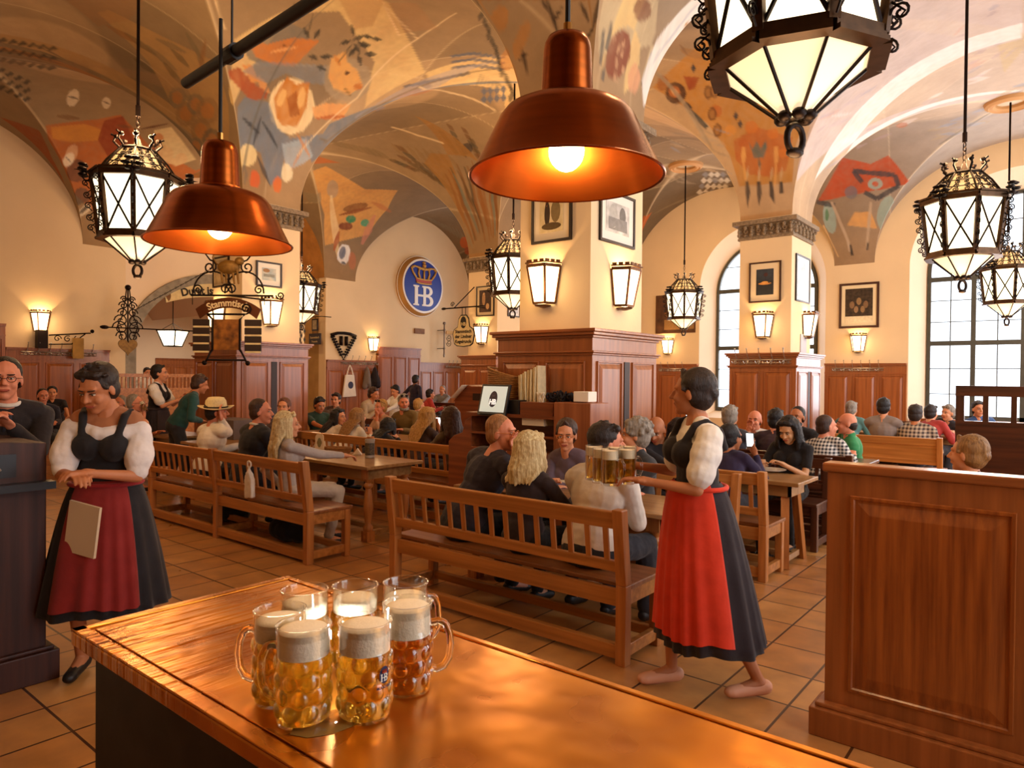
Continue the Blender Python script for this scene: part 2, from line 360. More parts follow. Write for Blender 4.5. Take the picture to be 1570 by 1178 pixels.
# piers with carved capitals ------------------------------------------
def pier(i, x0, x1, y0, y1):
    o = struct(MB().b2(x0, x1, y0, y1, 0, SPR+.02).build('wall_pier_%d' % i, M_plaster))
M_cap = mat('carved_stone', '9a8468', .8, var=.45, scale=30, bump=.5, bscale=60)
def capital(x0, x1, y0, y1, z0=3.96, z1=4.27):
    m = MB()
    m.b2(x0-.10, x1+.10, y0-.10, y1+.10, z1-.07, z1); m.b2(x0-.03, x1+.03, y0-.03, y1+.03, z0, z0+.035)
    m.b2(x0-.02, x1+.02, y0-.02, y1+.02, z0+.035, z1-.07)
    zc = (z0+z1)/2-.015; rnd = random.Random(3)
    for (a, b, U, N) in (((x0, y0), (x1, y0), V((1, 0, 0)), V((0, -1, 0))), ((x1, y0), (x1, y1), V((0, 1, 0)), V((1, 0, 0)))):
        a = V((*a, zc)); b = V((*b, zc)); L_ = (b-a).length; n = max(6, int(L_/.095))
        for k in range(-0, n+1):
            c = a+(b-a)*(k/n)+N*.045; s = 1 if k % 2 else -1
            m.tube(spiral(c+U*.01, U, V((0, 0, 1))*s, .042, 1.2, rnd.random()*2, 9, .3), .012, 5)
            m.ell(c+V((0, 0, .06*s))+N*.02, (.028, .028, .035), 6, 5); m.ell(c+V((0, 0, -.065*s)), (.03, .03, .022), 6, 5)
            if k % 2 == 0: m.ell(c+N*.02, (.022, .022, .05), 6, 5)
    o = m.build('trim_capital', M_cap); struct(o); return o
piers = [(x0, x1, y0, y1) for x0, x1 in XP[1:] for y0, y1 in YP[1:4]]
for i, p_ in enumerate(piers):
    pier(i+1, *p_)
    if p_[0] < 0 and p_[2] > 1: capital(*p_)

# world, light, view ---------------------------------------------------
w = bpy.data.worlds.new('daylight'); scene.world = w; w.use_nodes = True
w.node_tree.nodes['Background'].inputs[0].default_value = (.86, .92, 1, 1); w.node_tree.nodes['Background'].inputs[1].default_value = 1.6
def area(name, loc, rot, sx, sy, e, col):
    l = bpy.data.lights.new(name, 'AREA'); l.shape = 'RECTANGLE'; l.size = sx; l.size_y = sy; l.energy = e; l.color = col
    o = bpy.data.objects.new(name, l); COL.objects.link(o); o.location = loc; o.rotation_euler = rot; return o
DAY = (.96, .95, 1)
for y, e in ((3.12, 50), (9.07, 125), (15, 130)): area('daylight_side', (3.1, y, 3.0), (0, PI/2, 0), 4.4, 3.6, e, DAY)
area('daylight_far', (-.85, 18.3, 3.1), (-PI/2, 0, 0), 3.4, 4.6, 130, DAY); area('daylight_far', (-6.2, 18.3, 3.0), (-PI/2, 0, 0), 2.4, 4.2, 80, DAY)
area('daylight_far', (-12.9, 18.3, 3.0), (-PI/2, 0, 0), 2.4, 4.2, 80, DAY)
def lamp(name, loc, e, r=.05, col=(1, .6, .28)):
    l = bpy.data.lights.new(name, 'POINT'); l.energy = e; l.color = col; l.shadow_soft_size = r
    o = bpy.data.objects.new(name, l); COL.objects.link(o); o.location = loc; return o
area('annex_light', (-20.5, 10.5, 3.3), (0, 0, 0), 3, 3, 60, (1, .85, .7))  # added area light for the annex, not held by any lamp
vs_ = scene.view_settings; vs_.view_transform = 'Standard'; vs_.look = 'None'; vs_.gamma = 1; vs_.use_curve_mapping = False; vs_.exposure = .66
scene.cycles.use_denoising = True; scene.cycles.max_bounces = 8; scene.cycles.diffuse_bounces = 4; scene.cycles.glossy_bounces = 4
scene.cycles.transmission_bounces = 8; scene.cycles.transparent_max_bounces = 8; scene.cycles.sample_clamp_indirect = 6; scene.cycles.caustics_refractive = False; scene.cycles.caustics_reflective = False
# ------------------------------------------------------------------ frescoes: painted shapes on the vault
PAINT = "b08a54 5e5038 8c5e34 77684e 6e6450 b0743a 8a6a44 5c5648 3a3630 35322e 5a5248 b4652c 9a4e22 c88a3a 8c3c1c 6e4a2c 5a4238 55483e d8b088 e4d4b4 3a2a22 ded0b4 e0d4bc 4a3a30 efe4cc 9a4a1c a8582a e8d4a4 b86a30 5a3018 e2c58a 7e786c c97e3a 7e4a28 e6b070 a8977c e0aa62 c07838 5a3a20 c8843c 8a6a30 efd9a8 c67e2c 9a5518 eabf78 a4522a d8944e d89a5c e3a868 b8602c 6f7c8a a4b2bc 7c8790 2e3238 ecd8a0 f0e2b8 d2602a d8702e 6a665c 34322a 4a4434 5c6272 4e5360 5a6478 565248 b07858 9a9aa8 8488a0 8a7048 7e6a48 6e4c2a 4c4434 5e4a2c 2a262a 9c7238 8c5a28 5c4626 6b7468 7a5024 3e3222 9e6c2e 3c3220 b87c34 3a2a1c c6b188 dcb97a 84452a d59a70 7c4a2c c89a70 55524c e9e4da a8acb4 b88238 b2602a c8762e d09040 b4642c 9a6030 4a2c1a b06a34 e0b070 3a3230 4a4a44 9a4a20 6a4624 a87840 2e3640 a0784a 8a6a4c 74583c 5c6a62 4c5a50 d8a45c c8b48c cabdba a89298 e4dcd8 b8a8ac 9c98a8 c89a88 efe8e2 ae4a22 d2a060 93a8a0 4a7a50 3c3c40 8ea39c b04a22 6e6a72 b8a48c 2a2420 e4b878 b09c7c 8a98b0 a49c98 9aa2b4 6a6660 b87048 8a8c90 e8e0cc 9a8a70 a89c88 8c94a0 c0a47c c0622c 8c7c60 d5a058 9a9488 e6d2a4 8a5a2c 8a4e24 2f8560 3c9a78 7a3c1e a4572c c8806c e8e6e2 4a5470 2c3446 b8683c c46a44 b47c36 8a8068 c8642c a8502a eed8ac a8754a a87a50 9a6a40 a07a58".split()
# one painted shape per line: colour number, opacity, which barrel (1 = along x), bay, then the outline unrolled on the vault in centimetres
SHAPES = """
0 65 1 1 -1502 -188 -1419 -296 -1084 212 -1051 148 -1044 106 -1028 65 -1006 69 -994 99 -976 130 -951 160 -922 189 -952 245 -986 288 -1009 336
1 60 1 1 -1035 102 -1037 125 -1025 147 -1020 146 -1021 122 -1030 101
2 60 1 1 -1046 84 -1048 104 -1036 120 -1031 119 -1032 100 -1041 83
1 60 1 1 -1075 135 -1076 152 -1064 165 -1059 165 -1059 148 -1070 134
3 60 1 1 -1023 130 -1026 154 -1014 177 -1009 175 -1010 152 -1018 129
1 60 1 1 -1025 158 -1033 178 -1026 199 -1022 199 -1016 177 -1020 158
3 60 1 1 -1023 181 -1036 206 -1034 233 -1030 231 -1020 206 -1018 181
3 60 1 1 -993 130 -984 148 -964 163 -960 161 -970 144 -988 129
3 60 1 1 -935 160 -954 179 -961 200 -957 200 -940 181 -931 161
2 60 1 1 -906 160 -940 173 -967 190 -964 192 -931 177 -904 161
3 60 1 1 -930 142 -943 159 -946 177 -941 177 -930 159 -926 142
1 60 1 1 -985 149 -990 165 -983 181 -978 179 -975 164 -981 149
4 65 1 1 -1036 214 -1048 218 -1062 222 -1075 222 -1084 217 -1085 209 -1078 202 -1065 196 -1051 193 -1038 195 -1031 199 -1030 206
5 70 1 1 -1045 211 -1051 214 -1060 215 -1068 215 -1073 212 -1074 209 -1070 205 -1062 200 -1054 199 -1046 200 -1041 203 -1041 206
6 65 1 1 -1038 240 -1050 245 -1066 249 -1082 249 -1093 244 -1096 235 -1089 226 -1075 220 -1059 217 -1044 217 -1034 223 -1032 230
5 70 1 1 -1048 236 -1055 240 -1065 244 -1074 242 -1081 238 -1082 235 -1079 230 -1071 225 -1061 223 -1052 223 -1046 226 -1045 231
4 65 1 1 -1004 231 -1015 238 -1028 242 -1041 240 -1050 236 -1052 228 -1047 222 -1035 215 -1021 212 -1009 214 -1001 218 -999 225
5 70 1 1 -1013 230 -1019 233 -1027 235 -1035 235 -1040 231 -1041 228 -1038 223 -1031 220 -1023 218 -1016 218 -1011 222 -1010 225
6 65 1 1 -980 249 -992 257 -1009 261 -1025 259 -1038 253 -1041 244 -1035 235 -1021 226 -1004 223 -988 225 -977 230 -975 238
5 70 1 1 -991 245 -998 251 -1008 253 -1018 251 -1025 249 -1027 244 -1024 238 -1016 233 -1006 231 -996 231 -990 235 -988 240
6 65 1 1 -1022 269 -1033 276 -1048 281 -1064 281 -1076 274 -1080 267 -1075 257 -1063 249 -1047 245 -1032 247 -1022 251 -1018 261
5 70 1 1 -1033 267 -1039 272 -1048 274 -1058 274 -1065 269 -1067 265 -1065 259 -1058 255 -1048 253 -1039 253 -1033 257 -1030 261
7 65 1 1 -1006 288 -1015 296 -1029 299 -1043 299 -1055 294 -1060 286 -1057 276 -1047 269 -1033 265 -1018 267 -1008 272 -1004 278
5 70 1 1 -1016 286 -1022 291 -1030 294 -1039 291 -1045 288 -1049 286 -1047 278 -1041 276 -1033 274 -1024 274 -1018 276 -1015 281
4 65 1 1 -1061 286 -1069 294 -1080 296 -1462 -199 -1462 -212 -1454 -228 -1442 -242 -1426 -251 -1083 269 -1071 269 -1062 274 -1059 281
5 70 1 1 -1069 286 -1074 288 -1081 291 -1452 -206 -1451 -215 -1447 -223 -1439 -233 -1090 276 -1083 274 -1076 274 -1070 276 -1068 281
7 65 1 1 -1035 308 -1043 315 -1055 319 -1069 319 -1483 -164 -1475 -178 -1462 -192 -1076 291 -1063 286 -1049 288 -1039 291 -1033 299
5 70 1 1 -1045 305 -1050 312 -1057 312 -1066 312 -1073 308 -1076 305 -1075 299 -1070 296 -1062 294 -1054 294 -1047 296 -1044 302
6 65 1 1 -1006 308 -1011 315 -1019 315 -1027 315 -1035 312 -1038 308 -1037 302 -1032 299 -1024 296 -1016 296 -1009 299 -1005 302
5 70 1 1 -1012 308 -1015 312 -1020 312 -1025 312 -1029 308 -1032 308 -1031 305 -1028 302 -1023 299 -1018 299 -1014 302 -1012 305
8 75 1 1 -1248 9 -1229 13 -1235 19 -1255 15
8 75 1 1 -1285 19 -1264 22 -1270 28 -1291 25
8 75 0 0 5 343 31 345 20 352 -2 349
8 75 1 1 -1241 20 -1221 23 -1227 29 -1247 25
8 75 1 1 -1277 29 -1256 33 -1261 38 -1283 35
8 75 0 0 11 354 38 356 27 364 2 361
8 75 1 1 -1233 30 -1213 33 -1218 39 -1239 35
8 75 1 1 -1268 39 -1246 43 -1251 48 -1273 45
8 75 0 0 18 365 47 367 35 375 8 372
8 75 1 1 -1225 40 -1204 43 -1209 48 -1229 45
8 75 1 1 -1258 49 -1236 52 -1241 58 -1263 55
8 75 0 0 24 377 57 377 43 385 14 384
8 75 1 1 -1215 49 -1194 52 -1198 58 -1219 55
8 75 1 1 -1247 59 -1225 63 -1229 68 -1251 66
8 75 0 0 32 388 70 386 53 396 21 396
8 75 1 1 -1204 59 -1183 63 -1187 68 -1208 65
8 75 1 1 -1236 70 -1214 72 -1217 78 -1239 75
8 75 0 0 40 399 88 394 65 406 28 407
9 75 0 0 -35 352 -17 357 -25 362 -42 358
9 75 1 1 -1400 48 -1380 52 -1387 57 -1408 53
9 75 1 1 -1436 57 -1411 61 -1418 66 -1444 64
9 75 0 0 -40 365 -23 370 -31 375 -47 371
9 75 1 1 -1401 61 -1385 66 -1392 71 -1408 66
9 75 1 1 -1436 70 -1410 73 -1417 78 -1443 76
9 75 0 0 -45 378 -28 383 -36 389 -52 384
9 75 0 0 -72 386 -57 391 -65 397 -78 391
9 75 1 1 -1434 82 -1415 86 -1421 93 -1440 87
9 75 0 0 -50 392 -33 396 -41 402 -57 398
9 75 0 0 -77 399 -61 405 -69 410 -83 405
9 75 0 0 -101 406 -87 412 -94 417 -107 411
10 60 1 1 -1212 52 -1212 69 -1206 84 -1204 83 -1205 68 -1210 51
10 60 1 1 -1224 55 -1222 72 -1212 86 -1210 85 -1215 70 -1222 55
10 60 1 1 -1237 59 -1231 75 -1218 87 -1216 87 -1224 73 -1235 59
10 60 1 1 -1250 64 -1240 78 -1224 90 -1222 90 -1233 76 -1248 64
11 85 0 0 -275 500 -174 463 -154 456 -101 526 -67 553 -145 641 -154 684 -178 746 0 871 0 902 0 1004 -393 653
12 80 1 1 -1563 97 -1508 149 -1565 200 -1598 257
13 80 0 0 -155 465 -124 512 -128 545 -157 550 -181 506 -182 474
14 85 0 0 -99 537 -69 558 -134 603 -222 612 -195 574 -158 545
15 60 0 0 -124 466 -125 484 -115 500 -111 499 -110 481 -119 465
15 60 0 0 -105 560 -106 574 -100 586 -97 585 -96 571 -102 559
16 70 0 0 -242 549 -257 549 -268 545 -273 536 -273 527 -273 520 -253 514 -237 513 -225 517 -219 525 -220 534 -228 543
17 70 0 0 -298 567 -308 566 -316 560 -321 552 -330 544 -370 541 -356 537 -311 535 -290 538 -283 546 -285 555 -290 563
18 70 0 0 -209 523 -220 522 -228 518 -229 513 -226 508 -217 504 -206 503 -195 504 -187 508 -184 512 -188 518 -198 521
19 85 0 0 -321 569 -324 570 -333 569 -340 565 -347 559 -351 554 -377 552 -370 550 -337 550 -330 554 -321 559 -318 565
20 80 0 0 -327 563 -333 563 -337 560 -344 556 -344 553 -347 551 -344 550 -337 552 -333 554 -327 558 -324 561
21 85 0 0 -55 479 -71 480 -81 479 -84 474 -80 469 -69 464 -52 460 -36 458 -23 459 -19 462 -25 468 -39 474
20 70 0 0 -56 462 -58 470 -55 478 -52 477 -49 468 -53 461
22 70 0 0 -34 524 -45 527 -55 528 -60 526 -59 522 -53 517 -44 512 -32 509 -21 508 -15 509 -16 513 -23 519
23 70 0 0 -36 511 -41 518 -41 524 -39 524 -34 517 -34 511
24 80 0 0 -229 520 -237 517 -242 513 -243 509 -243 506 -231 502 -222 503 -213 505 -207 509 -206 514 -210 518 -219 520
20 80 0 0 -219 504 -226 511 -231 518 -223 512 -219 505
25 85 0 0 -148 687 -157 685 -163 678 -163 667 -160 655 -151 646 -141 642 -132 643 -126 650 -125 661 -129 672 -137 682
26 85 0 0 -148 717 -156 718 -163 716 -167 711 -167 704 -163 698 -157 693 -149 692 -141 694 -136 698 -136 705 -141 712
27 60 0 0 -88 623 -60 644 -145 733 -178 704 -171 667
28 70 0 0 -104 649 -114 651 -121 651 -125 647 -125 642 -121 637 -113 632 -104 630 -97 631 -93 634 -93 639 -97 644
29 80 0 0 -97 601 -79 620 -52 635 -49 634 -71 616 -95 600
30 75 0 1 0 555 0 541 -294 521 -222 503 -173 488 -105 518 -84 549 -59 578 -86 629 -115 683 -199 722 186 887 -5 969 -279 1077 0 613
31 80 0 1 -125 577 -145 585 -168 579 -186 562 -195 540 -194 518 -182 504 -163 500 -142 506 -124 520 -113 539 -114 560
32 95 0 1 -166 501 -161 529 -134 555 -121 589 -147 586 -177 581 -188 553 -187 525
33 80 0 1 -167 504 -152 508 -163 521
34 80 0 1 -171 540 -161 555 -147 568 -145 567 -156 552 -169 539
29 80 0 1 -155 546 -152 553 -149 558 -150 551 -154 546
35 75 0 1 -147 701 -168 709 -188 704 -200 687 -204 665 -196 645 -181 630 -161 624 -142 628 -128 641 -124 661 -131 683
36 95 0 1 -141 622 -118 632 -135 646 -142 670 -164 695 -188 684 -188 655 -173 636
37 90 0 1 -166 696 -168 697 -172 695 -174 692 -174 688 -174 685 -172 682 -168 681 -166 682 -163 685 -162 689 -163 693
38 90 0 1 -151 662 -154 662 -157 660 -157 658 -157 656 -155 655 -154 654 -151 655 -150 656 -150 658 -150 660
39 80 0 1 -135 622 -143 630 -147 640 -144 641 -136 633 -133 623
40 80 0 1 -181 670 -187 680 -191 691 -183 681 -179 670
41 90 0 1 -228 642 -253 647 -275 640 -287 623 -287 603 -275 584 -253 572 -231 568 -209 573 -196 586 -195 605 -207 626
42 95 0 1 -268 591 -238 575 -198 579 -204 598 -191 614 -235 630 -271 627 -277 603
43 80 0 1 -231 594 -214 603 -250 624 -260 611
44 80 0 1 -234 592 -242 592 -247 590 -248 587 -247 584 -242 581 -234 580 -226 580 -220 582 -219 585 -220 588 -226 591
44 80 0 1 -222 621 -231 623 -237 622 -240 619 -238 616 -232 612 -223 609 -214 607 -207 607 -204 610 -207 613 -213 618
45 90 0 1 -222 498 -211 510 -228 542 -229 563 -243 565 -255 545 -231 504
46 90 0 1 -206 513 -200 525 -223 546 -226 534
47 85 0 1 -217 539 -229 549 -234 564 -231 566 -219 555 -213 541
48 90 0 1 -232 638 -216 656 -203 696 -219 697 -237 691 -247 649
49 85 0 1 -248 652 -240 678 -226 701 -225 700 -232 674 -247 651
50 80 0 1 -271 529 -253 534 -248 571 -283 597 -294 623 -269 674 -248 678 21 945 -324 670 -298 654 -311 621 -365 623 -384 604 -333 582 -327 566 -347 552
51 80 0 1 -308 612 -285 649 -313 670 -330 656 -351 630
52 55 0 1 -216 516 -192 530 -174 575 -155 622 -187 638 -196 611 -192 576 -219 557
53 75 0 1 -275 566 -301 565 -327 567 -301 571 -275 568
53 75 0 1 -281 570 -298 586 -316 605 -313 606 -294 590 -279 571
53 75 0 1 -340 577 -365 589 -384 605 -360 595 -340 579
53 75 0 1 -285 540 -296 555 -303 572 -301 573 -290 558 -283 541
54 80 0 1 -337 576 -347 576 -356 572 -360 565 -360 557 -370 553 -365 551 -337 549 -327 552 -324 559 -324 566 -330 573
55 85 0 1 -351 641 -360 641 -365 638 -370 633 -370 628 -365 623 -356 621 -347 621 -340 623 -337 628 -340 633 -344 638
56 90 0 1 -377 587 -384 587 -393 584 -393 580 -393 572 -384 570 -370 571 -365 573 -365 577 -365 581 -370 585
57 90 0 1 -377 624 -384 624 -393 621 -393 618 -393 613 -384 610 -377 609 -370 611 -365 615 -365 619 -370 623
58 60 0 1 -384 565 -393 562 0 559 -393 557 -370 559 -365 563 -370 565 -377 566
39 70 0 1 -283 630 -301 646 -316 664 -313 665 -296 649 -281 631
39 60 0 1 -287 650 -318 642 -351 636 -321 647 -290 651
59 85 0 1 -81 522 -90 529 -93 538 -83 532 -80 523
59 85 0 1 -102 546 -99 537 -104 531 -107 540 -103 547
59 85 0 1 -72 607 -82 614 -88 624 -77 618 -71 608
59 85 0 1 -97 626 -101 618 -112 617 -107 626 -98 627
59 85 0 1 -95 629 -90 636 -80 636 -83 628 -94 627
59 85 0 1 -81 632 -82 643 -76 648 -74 648 -73 637 -80 632
59 85 0 1 -79 647 -79 657 -72 662 -70 661 -70 651 -78 646
59 85 0 1 -97 636 -99 647 -95 654 -93 654 -89 643 -95 635
59 85 0 1 -101 634 -110 643 -113 654 -102 645 -100 635
59 85 0 1 -109 659 -110 670 -103 676 -101 675 -100 664 -107 658
59 85 0 1 -101 644 -99 654 -89 656 -90 646 -100 643
59 85 0 1 -116 651 -126 658 -132 669 -131 670 -119 662 -115 651
59 85 0 1 -137 620 -137 611 -145 605 -147 606 -145 616 -138 621
59 85 0 1 -162 626 -158 616 -162 608 -167 618 -163 627
59 85 0 1 -105 640 -114 637 -125 641 -126 643 -117 646 -105 642
59 85 0 1 -112 557 -121 564 -124 574 -114 567 -111 557
59 85 0 1 -122 581 -113 583 -102 578 -102 576 -112 575 -122 580
59 85 0 1 -150 606 -147 596 -151 588 -156 598 -151 606
60 80 0 1 -141 636 -117 635 -91 630 -116 632 -141 635
60 80 0 1 -127 572 -104 564 -82 553 -105 562 -127 571
61 80 0 1 -37 767 -26 771 -28 778 -40 774
61 80 0 1 -49 779 -38 783 -40 790 -51 786
61 80 0 1 -60 791 -49 795 -51 802 -62 797
61 80 0 1 -30 772 -18 775 -20 782 -32 779
61 80 0 1 -41 784 -30 788 -32 795 -43 791
61 80 0 1 -53 796 -41 801 -44 808 -55 803
61 80 0 1 -22 777 -9 779 -11 786 -24 783
61 80 0 1 -34 789 -22 793 -24 800 -36 796
61 80 0 1 -45 802 -34 806 -36 813 -47 809
61 80 0 1 -13 781 -1 783 -3 790 -16 788
61 80 0 1 -26 794 -13 797 -15 804 -28 801
61 80 0 1 -38 807 -26 811 -28 818 -40 814
61 80 0 1 -8 789 4 790 1 797 -11 796
61 80 0 1 -21 802 -8 805 -10 812 -23 809
61 80 0 1 -33 816 -21 819 -23 826 -35 823
61 80 0 1 -3 796 9 798 7 805 -6 803
61 80 0 1 -16 811 -3 813 -5 820 -18 818
61 80 0 1 -28 824 -16 827 -18 835 -31 832
61 80 0 1 1 804 14 805 12 812 0 811
61 80 0 1 -11 819 1 821 0 828 -13 826
61 80 0 1 -24 833 -11 836 -13 843 -26 840
61 80 0 1 6 812 20 812 18 819 4 819
61 80 0 1 -6 827 7 828 4 836 -8 834
61 80 0 1 -19 842 -6 844 -8 851 -21 849
61 80 0 1 12 819 26 819 24 827 9 826
61 80 0 1 -1 835 12 836 10 843 -3 842
61 80 0 1 -14 850 0 852 -3 860 -16 858
62 80 0 1 -135 755 -124 763 -127 769 -138 761
62 80 0 1 -126 764 -115 772 -119 778 -129 770
62 80 0 1 -118 772 -106 780 -111 786 -122 778
62 80 0 1 -110 781 -98 787 -101 794 -113 787
62 80 0 1 -100 788 -88 795 -93 802 -104 795
62 80 0 1 -91 796 -79 802 -83 809 -95 803
62 80 0 1 -82 803 -70 809 -74 816 -86 810
62 80 0 1 -73 810 -59 815 -64 823 -76 817
62 80 0 1 -62 817 -49 821 -53 829 -67 824
63 85 1 2 -804 -9 -786 -21 -796 -1 -813 9
63 85 1 2 -828 17 -811 7 -818 23 -835 33
63 85 1 2 -794 -4 -777 -15 -785 2 -802 13
63 85 1 2 -817 21 -800 11 -807 27 -823 37
63 85 1 2 -783 0 -767 -10 -774 7 -791 17
63 85 1 2 -805 26 -789 15 -795 31 -811 41
63 85 1 2 -773 5 -756 -5 -764 11 -779 22
63 85 1 2 -793 30 -778 20 -783 35 -798 45
64 60 1 2 -753 -66 -771 -54 -801 -28 -801 -26 -773 -48 -753 -65
64 60 1 2 -753 -59 -771 -46 -796 -22 -772 -41 -753 -58
64 60 1 2 -753 -52 -770 -38 -791 -16 -770 -34 -753 -51
64 60 1 2 -753 -46 -769 -30 -785 -11 -768 -27 -753 -45
64 60 1 2 -753 -39 -768 -23 -779 -6 -765 -21 -753 -39
64 60 1 2 -755 -31 -766 -15 -774 -1 -772 -1 -762 -16 -753 -31
64 60 1 2 -756 -23 -764 -8 -767 3 -759 -10 -754 -24
65 55 1 2 -863 -153 -879 -91 -841 -86 -827 -101 -840 -133 -861 -156
66 50 0 1 -223 717 0 829 -219 790 -168 755 -192 732 -220 714
67 50 1 2 -900 -192 -994 -79 -968 -83 -960 -91 -890 -181 -899 -193
68 55 1 2 -1119 64 -1130 90 -1127 110 -1123 108 -1115 84 -1115 62
68 55 1 2 -1106 74 -1116 99 -1113 120 -1109 119 -1102 95 -1102 73
68 55 1 2 -1093 84 -1102 110 -1099 130 -1095 129 -1088 105 -1089 82
68 55 1 2 -1079 94 -1087 119 -1084 141 -1080 140 -1074 114 -1075 92
68 55 1 2 -1064 102 -1072 129 -1068 150 -1064 149 -1059 125 -1060 101
68 55 1 2 -1050 111 -1057 137 -1052 160 -1049 159 -1044 134 -1046 110
68 55 1 2 -1034 120 -1041 147 -1036 169 -1033 168 -1029 143 -1031 119
68 55 1 2 -1019 129 -1025 155 -1020 178 -1017 177 -1013 152 -1016 128
69 60 0 1 -279 671 -283 685 93 917 99 914 -277 686 -277 671
69 60 1 2 -944 -278 -1240 7 -1237 25 -1231 22 -1219 -4 -943 -278
69 60 1 2 -1223 -7 -1236 21 -1230 39 -1225 36 -1216 10 -1216 -10
69 60 1 2 -1218 6 -1229 34 -1223 52 -1218 50 -1210 24 -1212 3
69 60 1 2 -1213 18 -1222 46 -1214 66 -1209 63 -1204 37 -1207 15
69 60 1 2 -1206 30 -1213 57 -1204 77 -1199 75 -1196 49 -1200 27
69 60 1 2 -1198 41 -1203 69 -1193 89 -1189 86 -1187 61 -1193 38
69 60 1 2 -1189 51 -1193 80 -1182 100 -1177 98 -1177 72 -1184 49
69 60 1 2 -1179 62 -1182 90 -1170 111 -1165 109 -1166 82 -1175 59
70 70 1 2 -1116 71 -1119 90 -1110 102 -1105 100 -1104 82 -1112 69
71 70 1 2 -1119 97 -1118 116 -1108 128 -1104 126 -1105 108 -1115 95
72 70 1 2 -1118 122 -1115 140 -1103 152 -1099 149 -1102 133 -1114 120
71 70 1 2 -1113 147 -1109 163 -1095 174 -1092 172 -1097 156 -1110 144
72 70 1 2 -1107 169 -1101 185 -1086 196 -1083 195 -1089 178 -1103 168
70 70 1 2 -1141 101 -1137 120 -1123 131 -1119 129 -1124 111 -1137 99
72 70 1 2 -1134 127 -1128 143 -1112 155 -1108 153 -1115 136 -1130 125
72 70 1 2 -1123 150 -1115 166 -1098 178 -1095 175 -1104 159 -1120 148
72 70 1 2 -1110 173 -1101 189 -1083 199 -1080 197 -1090 182 -1107 170
71 70 1 2 -1095 195 -1084 211 -1065 220 -1062 218 -1074 203 -1092 193
71 70 1 2 -984 68 -988 79 -982 86 -978 84 -975 73 -981 66
72 70 1 2 -989 82 -992 94 -985 100 -982 98 -980 86 -986 80
70 70 1 2 -993 96 -995 107 -988 113 -985 112 -983 100 -990 94
71 70 1 2 -997 110 -998 121 -990 127 -987 126 -986 114 -993 108
72 70 1 2 -999 123 -1000 134 -992 140 -988 138 -988 128 -996 121
70 70 1 2 -951 56 -957 71 -954 81 -951 80 -945 66 -947 54
71 70 1 2 -961 76 -967 90 -963 100 -959 98 -954 85 -958 75
72 70 1 2 -970 95 -974 109 -970 118 -966 117 -962 104 -967 94
71 70 1 2 -978 113 -981 127 -975 136 -972 134 -969 121 -974 112
72 70 1 2 -984 131 -986 144 -980 153 -977 152 -975 138 -980 130
70 70 1 2 -931 76 -936 90 -932 100 -929 98 -925 85 -928 75
70 70 1 2 -939 95 -943 108 -938 118 -935 117 -932 104 -936 94
71 70 1 2 -946 113 -949 126 -943 135 -940 134 -938 121 -943 112
72 70 1 2 -952 131 -954 143 -947 153 -944 150 -942 138 -948 129
70 70 1 2 -956 148 -957 160 -950 169 -947 168 -946 155 -953 147
72 70 1 2 -939 110 -942 120 -936 127 -933 126 -931 114 -936 108
71 70 1 2 -944 123 -946 134 -940 140 -936 138 -935 128 -941 121
72 70 1 2 -948 136 -949 147 -943 153 -940 152 -939 141 -945 135
70 70 1 2 -951 149 -952 159 -945 165 -942 164 -942 154 -948 148
70 70 1 2 -954 161 -955 172 -947 178 -944 175 -944 166 -951 160
72 70 1 2 -1099 138 -1097 154 -1086 164 -1083 161 -1085 147 -1096 137
70 70 1 2 -1097 159 -1093 173 -1081 182 -1078 181 -1082 166 -1093 156
71 70 1 2 -1092 178 -1087 193 -1074 202 -1071 200 -1076 186 -1088 177
71 70 1 2 -1086 197 -1080 211 -1066 220 -1063 218 -1069 205 -1082 196
72 70 1 2 -1078 217 -1071 230 -1057 238 -1054 236 -1061 223 -1075 214
72 70 1 2 -1173 108 -1168 118 -1155 121 -1151 119 -1156 109 -1169 105
71 70 1 2 -1166 118 -1161 127 -1147 130 -1144 128 -1149 118 -1162 114
71 70 1 2 -1158 127 -1153 137 -1139 140 -1136 137 -1141 128 -1154 125
70 70 1 2 -1150 136 -1144 146 -1131 149 -1127 147 -1133 137 -1147 134
72 70 1 2 -1142 146 -1136 155 -1122 158 -1119 155 -1125 146 -1138 143
73 80 1 2 -949 136 -956 142 -965 146 -973 147 -978 142 -979 136 -975 129 -968 122 -959 119 -951 119 -946 122 -945 129
74 80 1 2 -1068 305 -1080 231 -1093 140 -1055 119 -970 153 -928 228 -942 281 -979 0
75 70 1 2 -1061 178 -1074 267 -1051 354 -1048 354 -1064 265 -1058 178
76 70 1 2 -1037 165 -1059 257 -1045 347 -1042 347 -1049 255 -1034 165
75 70 1 2 -1045 170 -1061 261 -1041 347 -1038 347 -1051 259 -1042 170
77 70 1 2 -1041 182 -1050 257 -1033 331 -1030 326 -1040 255 -1038 181
78 70 1 2 -1015 161 -1039 247 -1029 331 -1026 331 -1029 247 -1012 160
76 70 1 2 -1025 178 -1034 245 -1019 312 -1016 312 -1024 244 -1022 177
79 70 1 2 -1002 173 -1025 253 -1019 331 -1016 331 -1015 251 -999 173
75 70 1 2 -993 172 -1022 261 -1017 354 -1014 354 -1013 261 -990 172
75 70 1 2 -984 177 -1007 247 -1006 315 -1003 315 -997 245 -981 177
75 70 1 2 -974 164 -1001 242 -1002 319 -999 319 -992 242 -972 164
75 70 1 2 -977 182 -1006 269 -1003 354 -1001 354 -997 269 -975 182
75 70 1 2 -975 197 -998 269 -997 341 -994 341 -989 269 -972 197
75 70 1 2 -937 173 -980 261 -993 347 -990 347 -971 261 -934 173
77 70 1 2 -942 190 -976 263 -987 341 -984 341 -967 265 -939 190
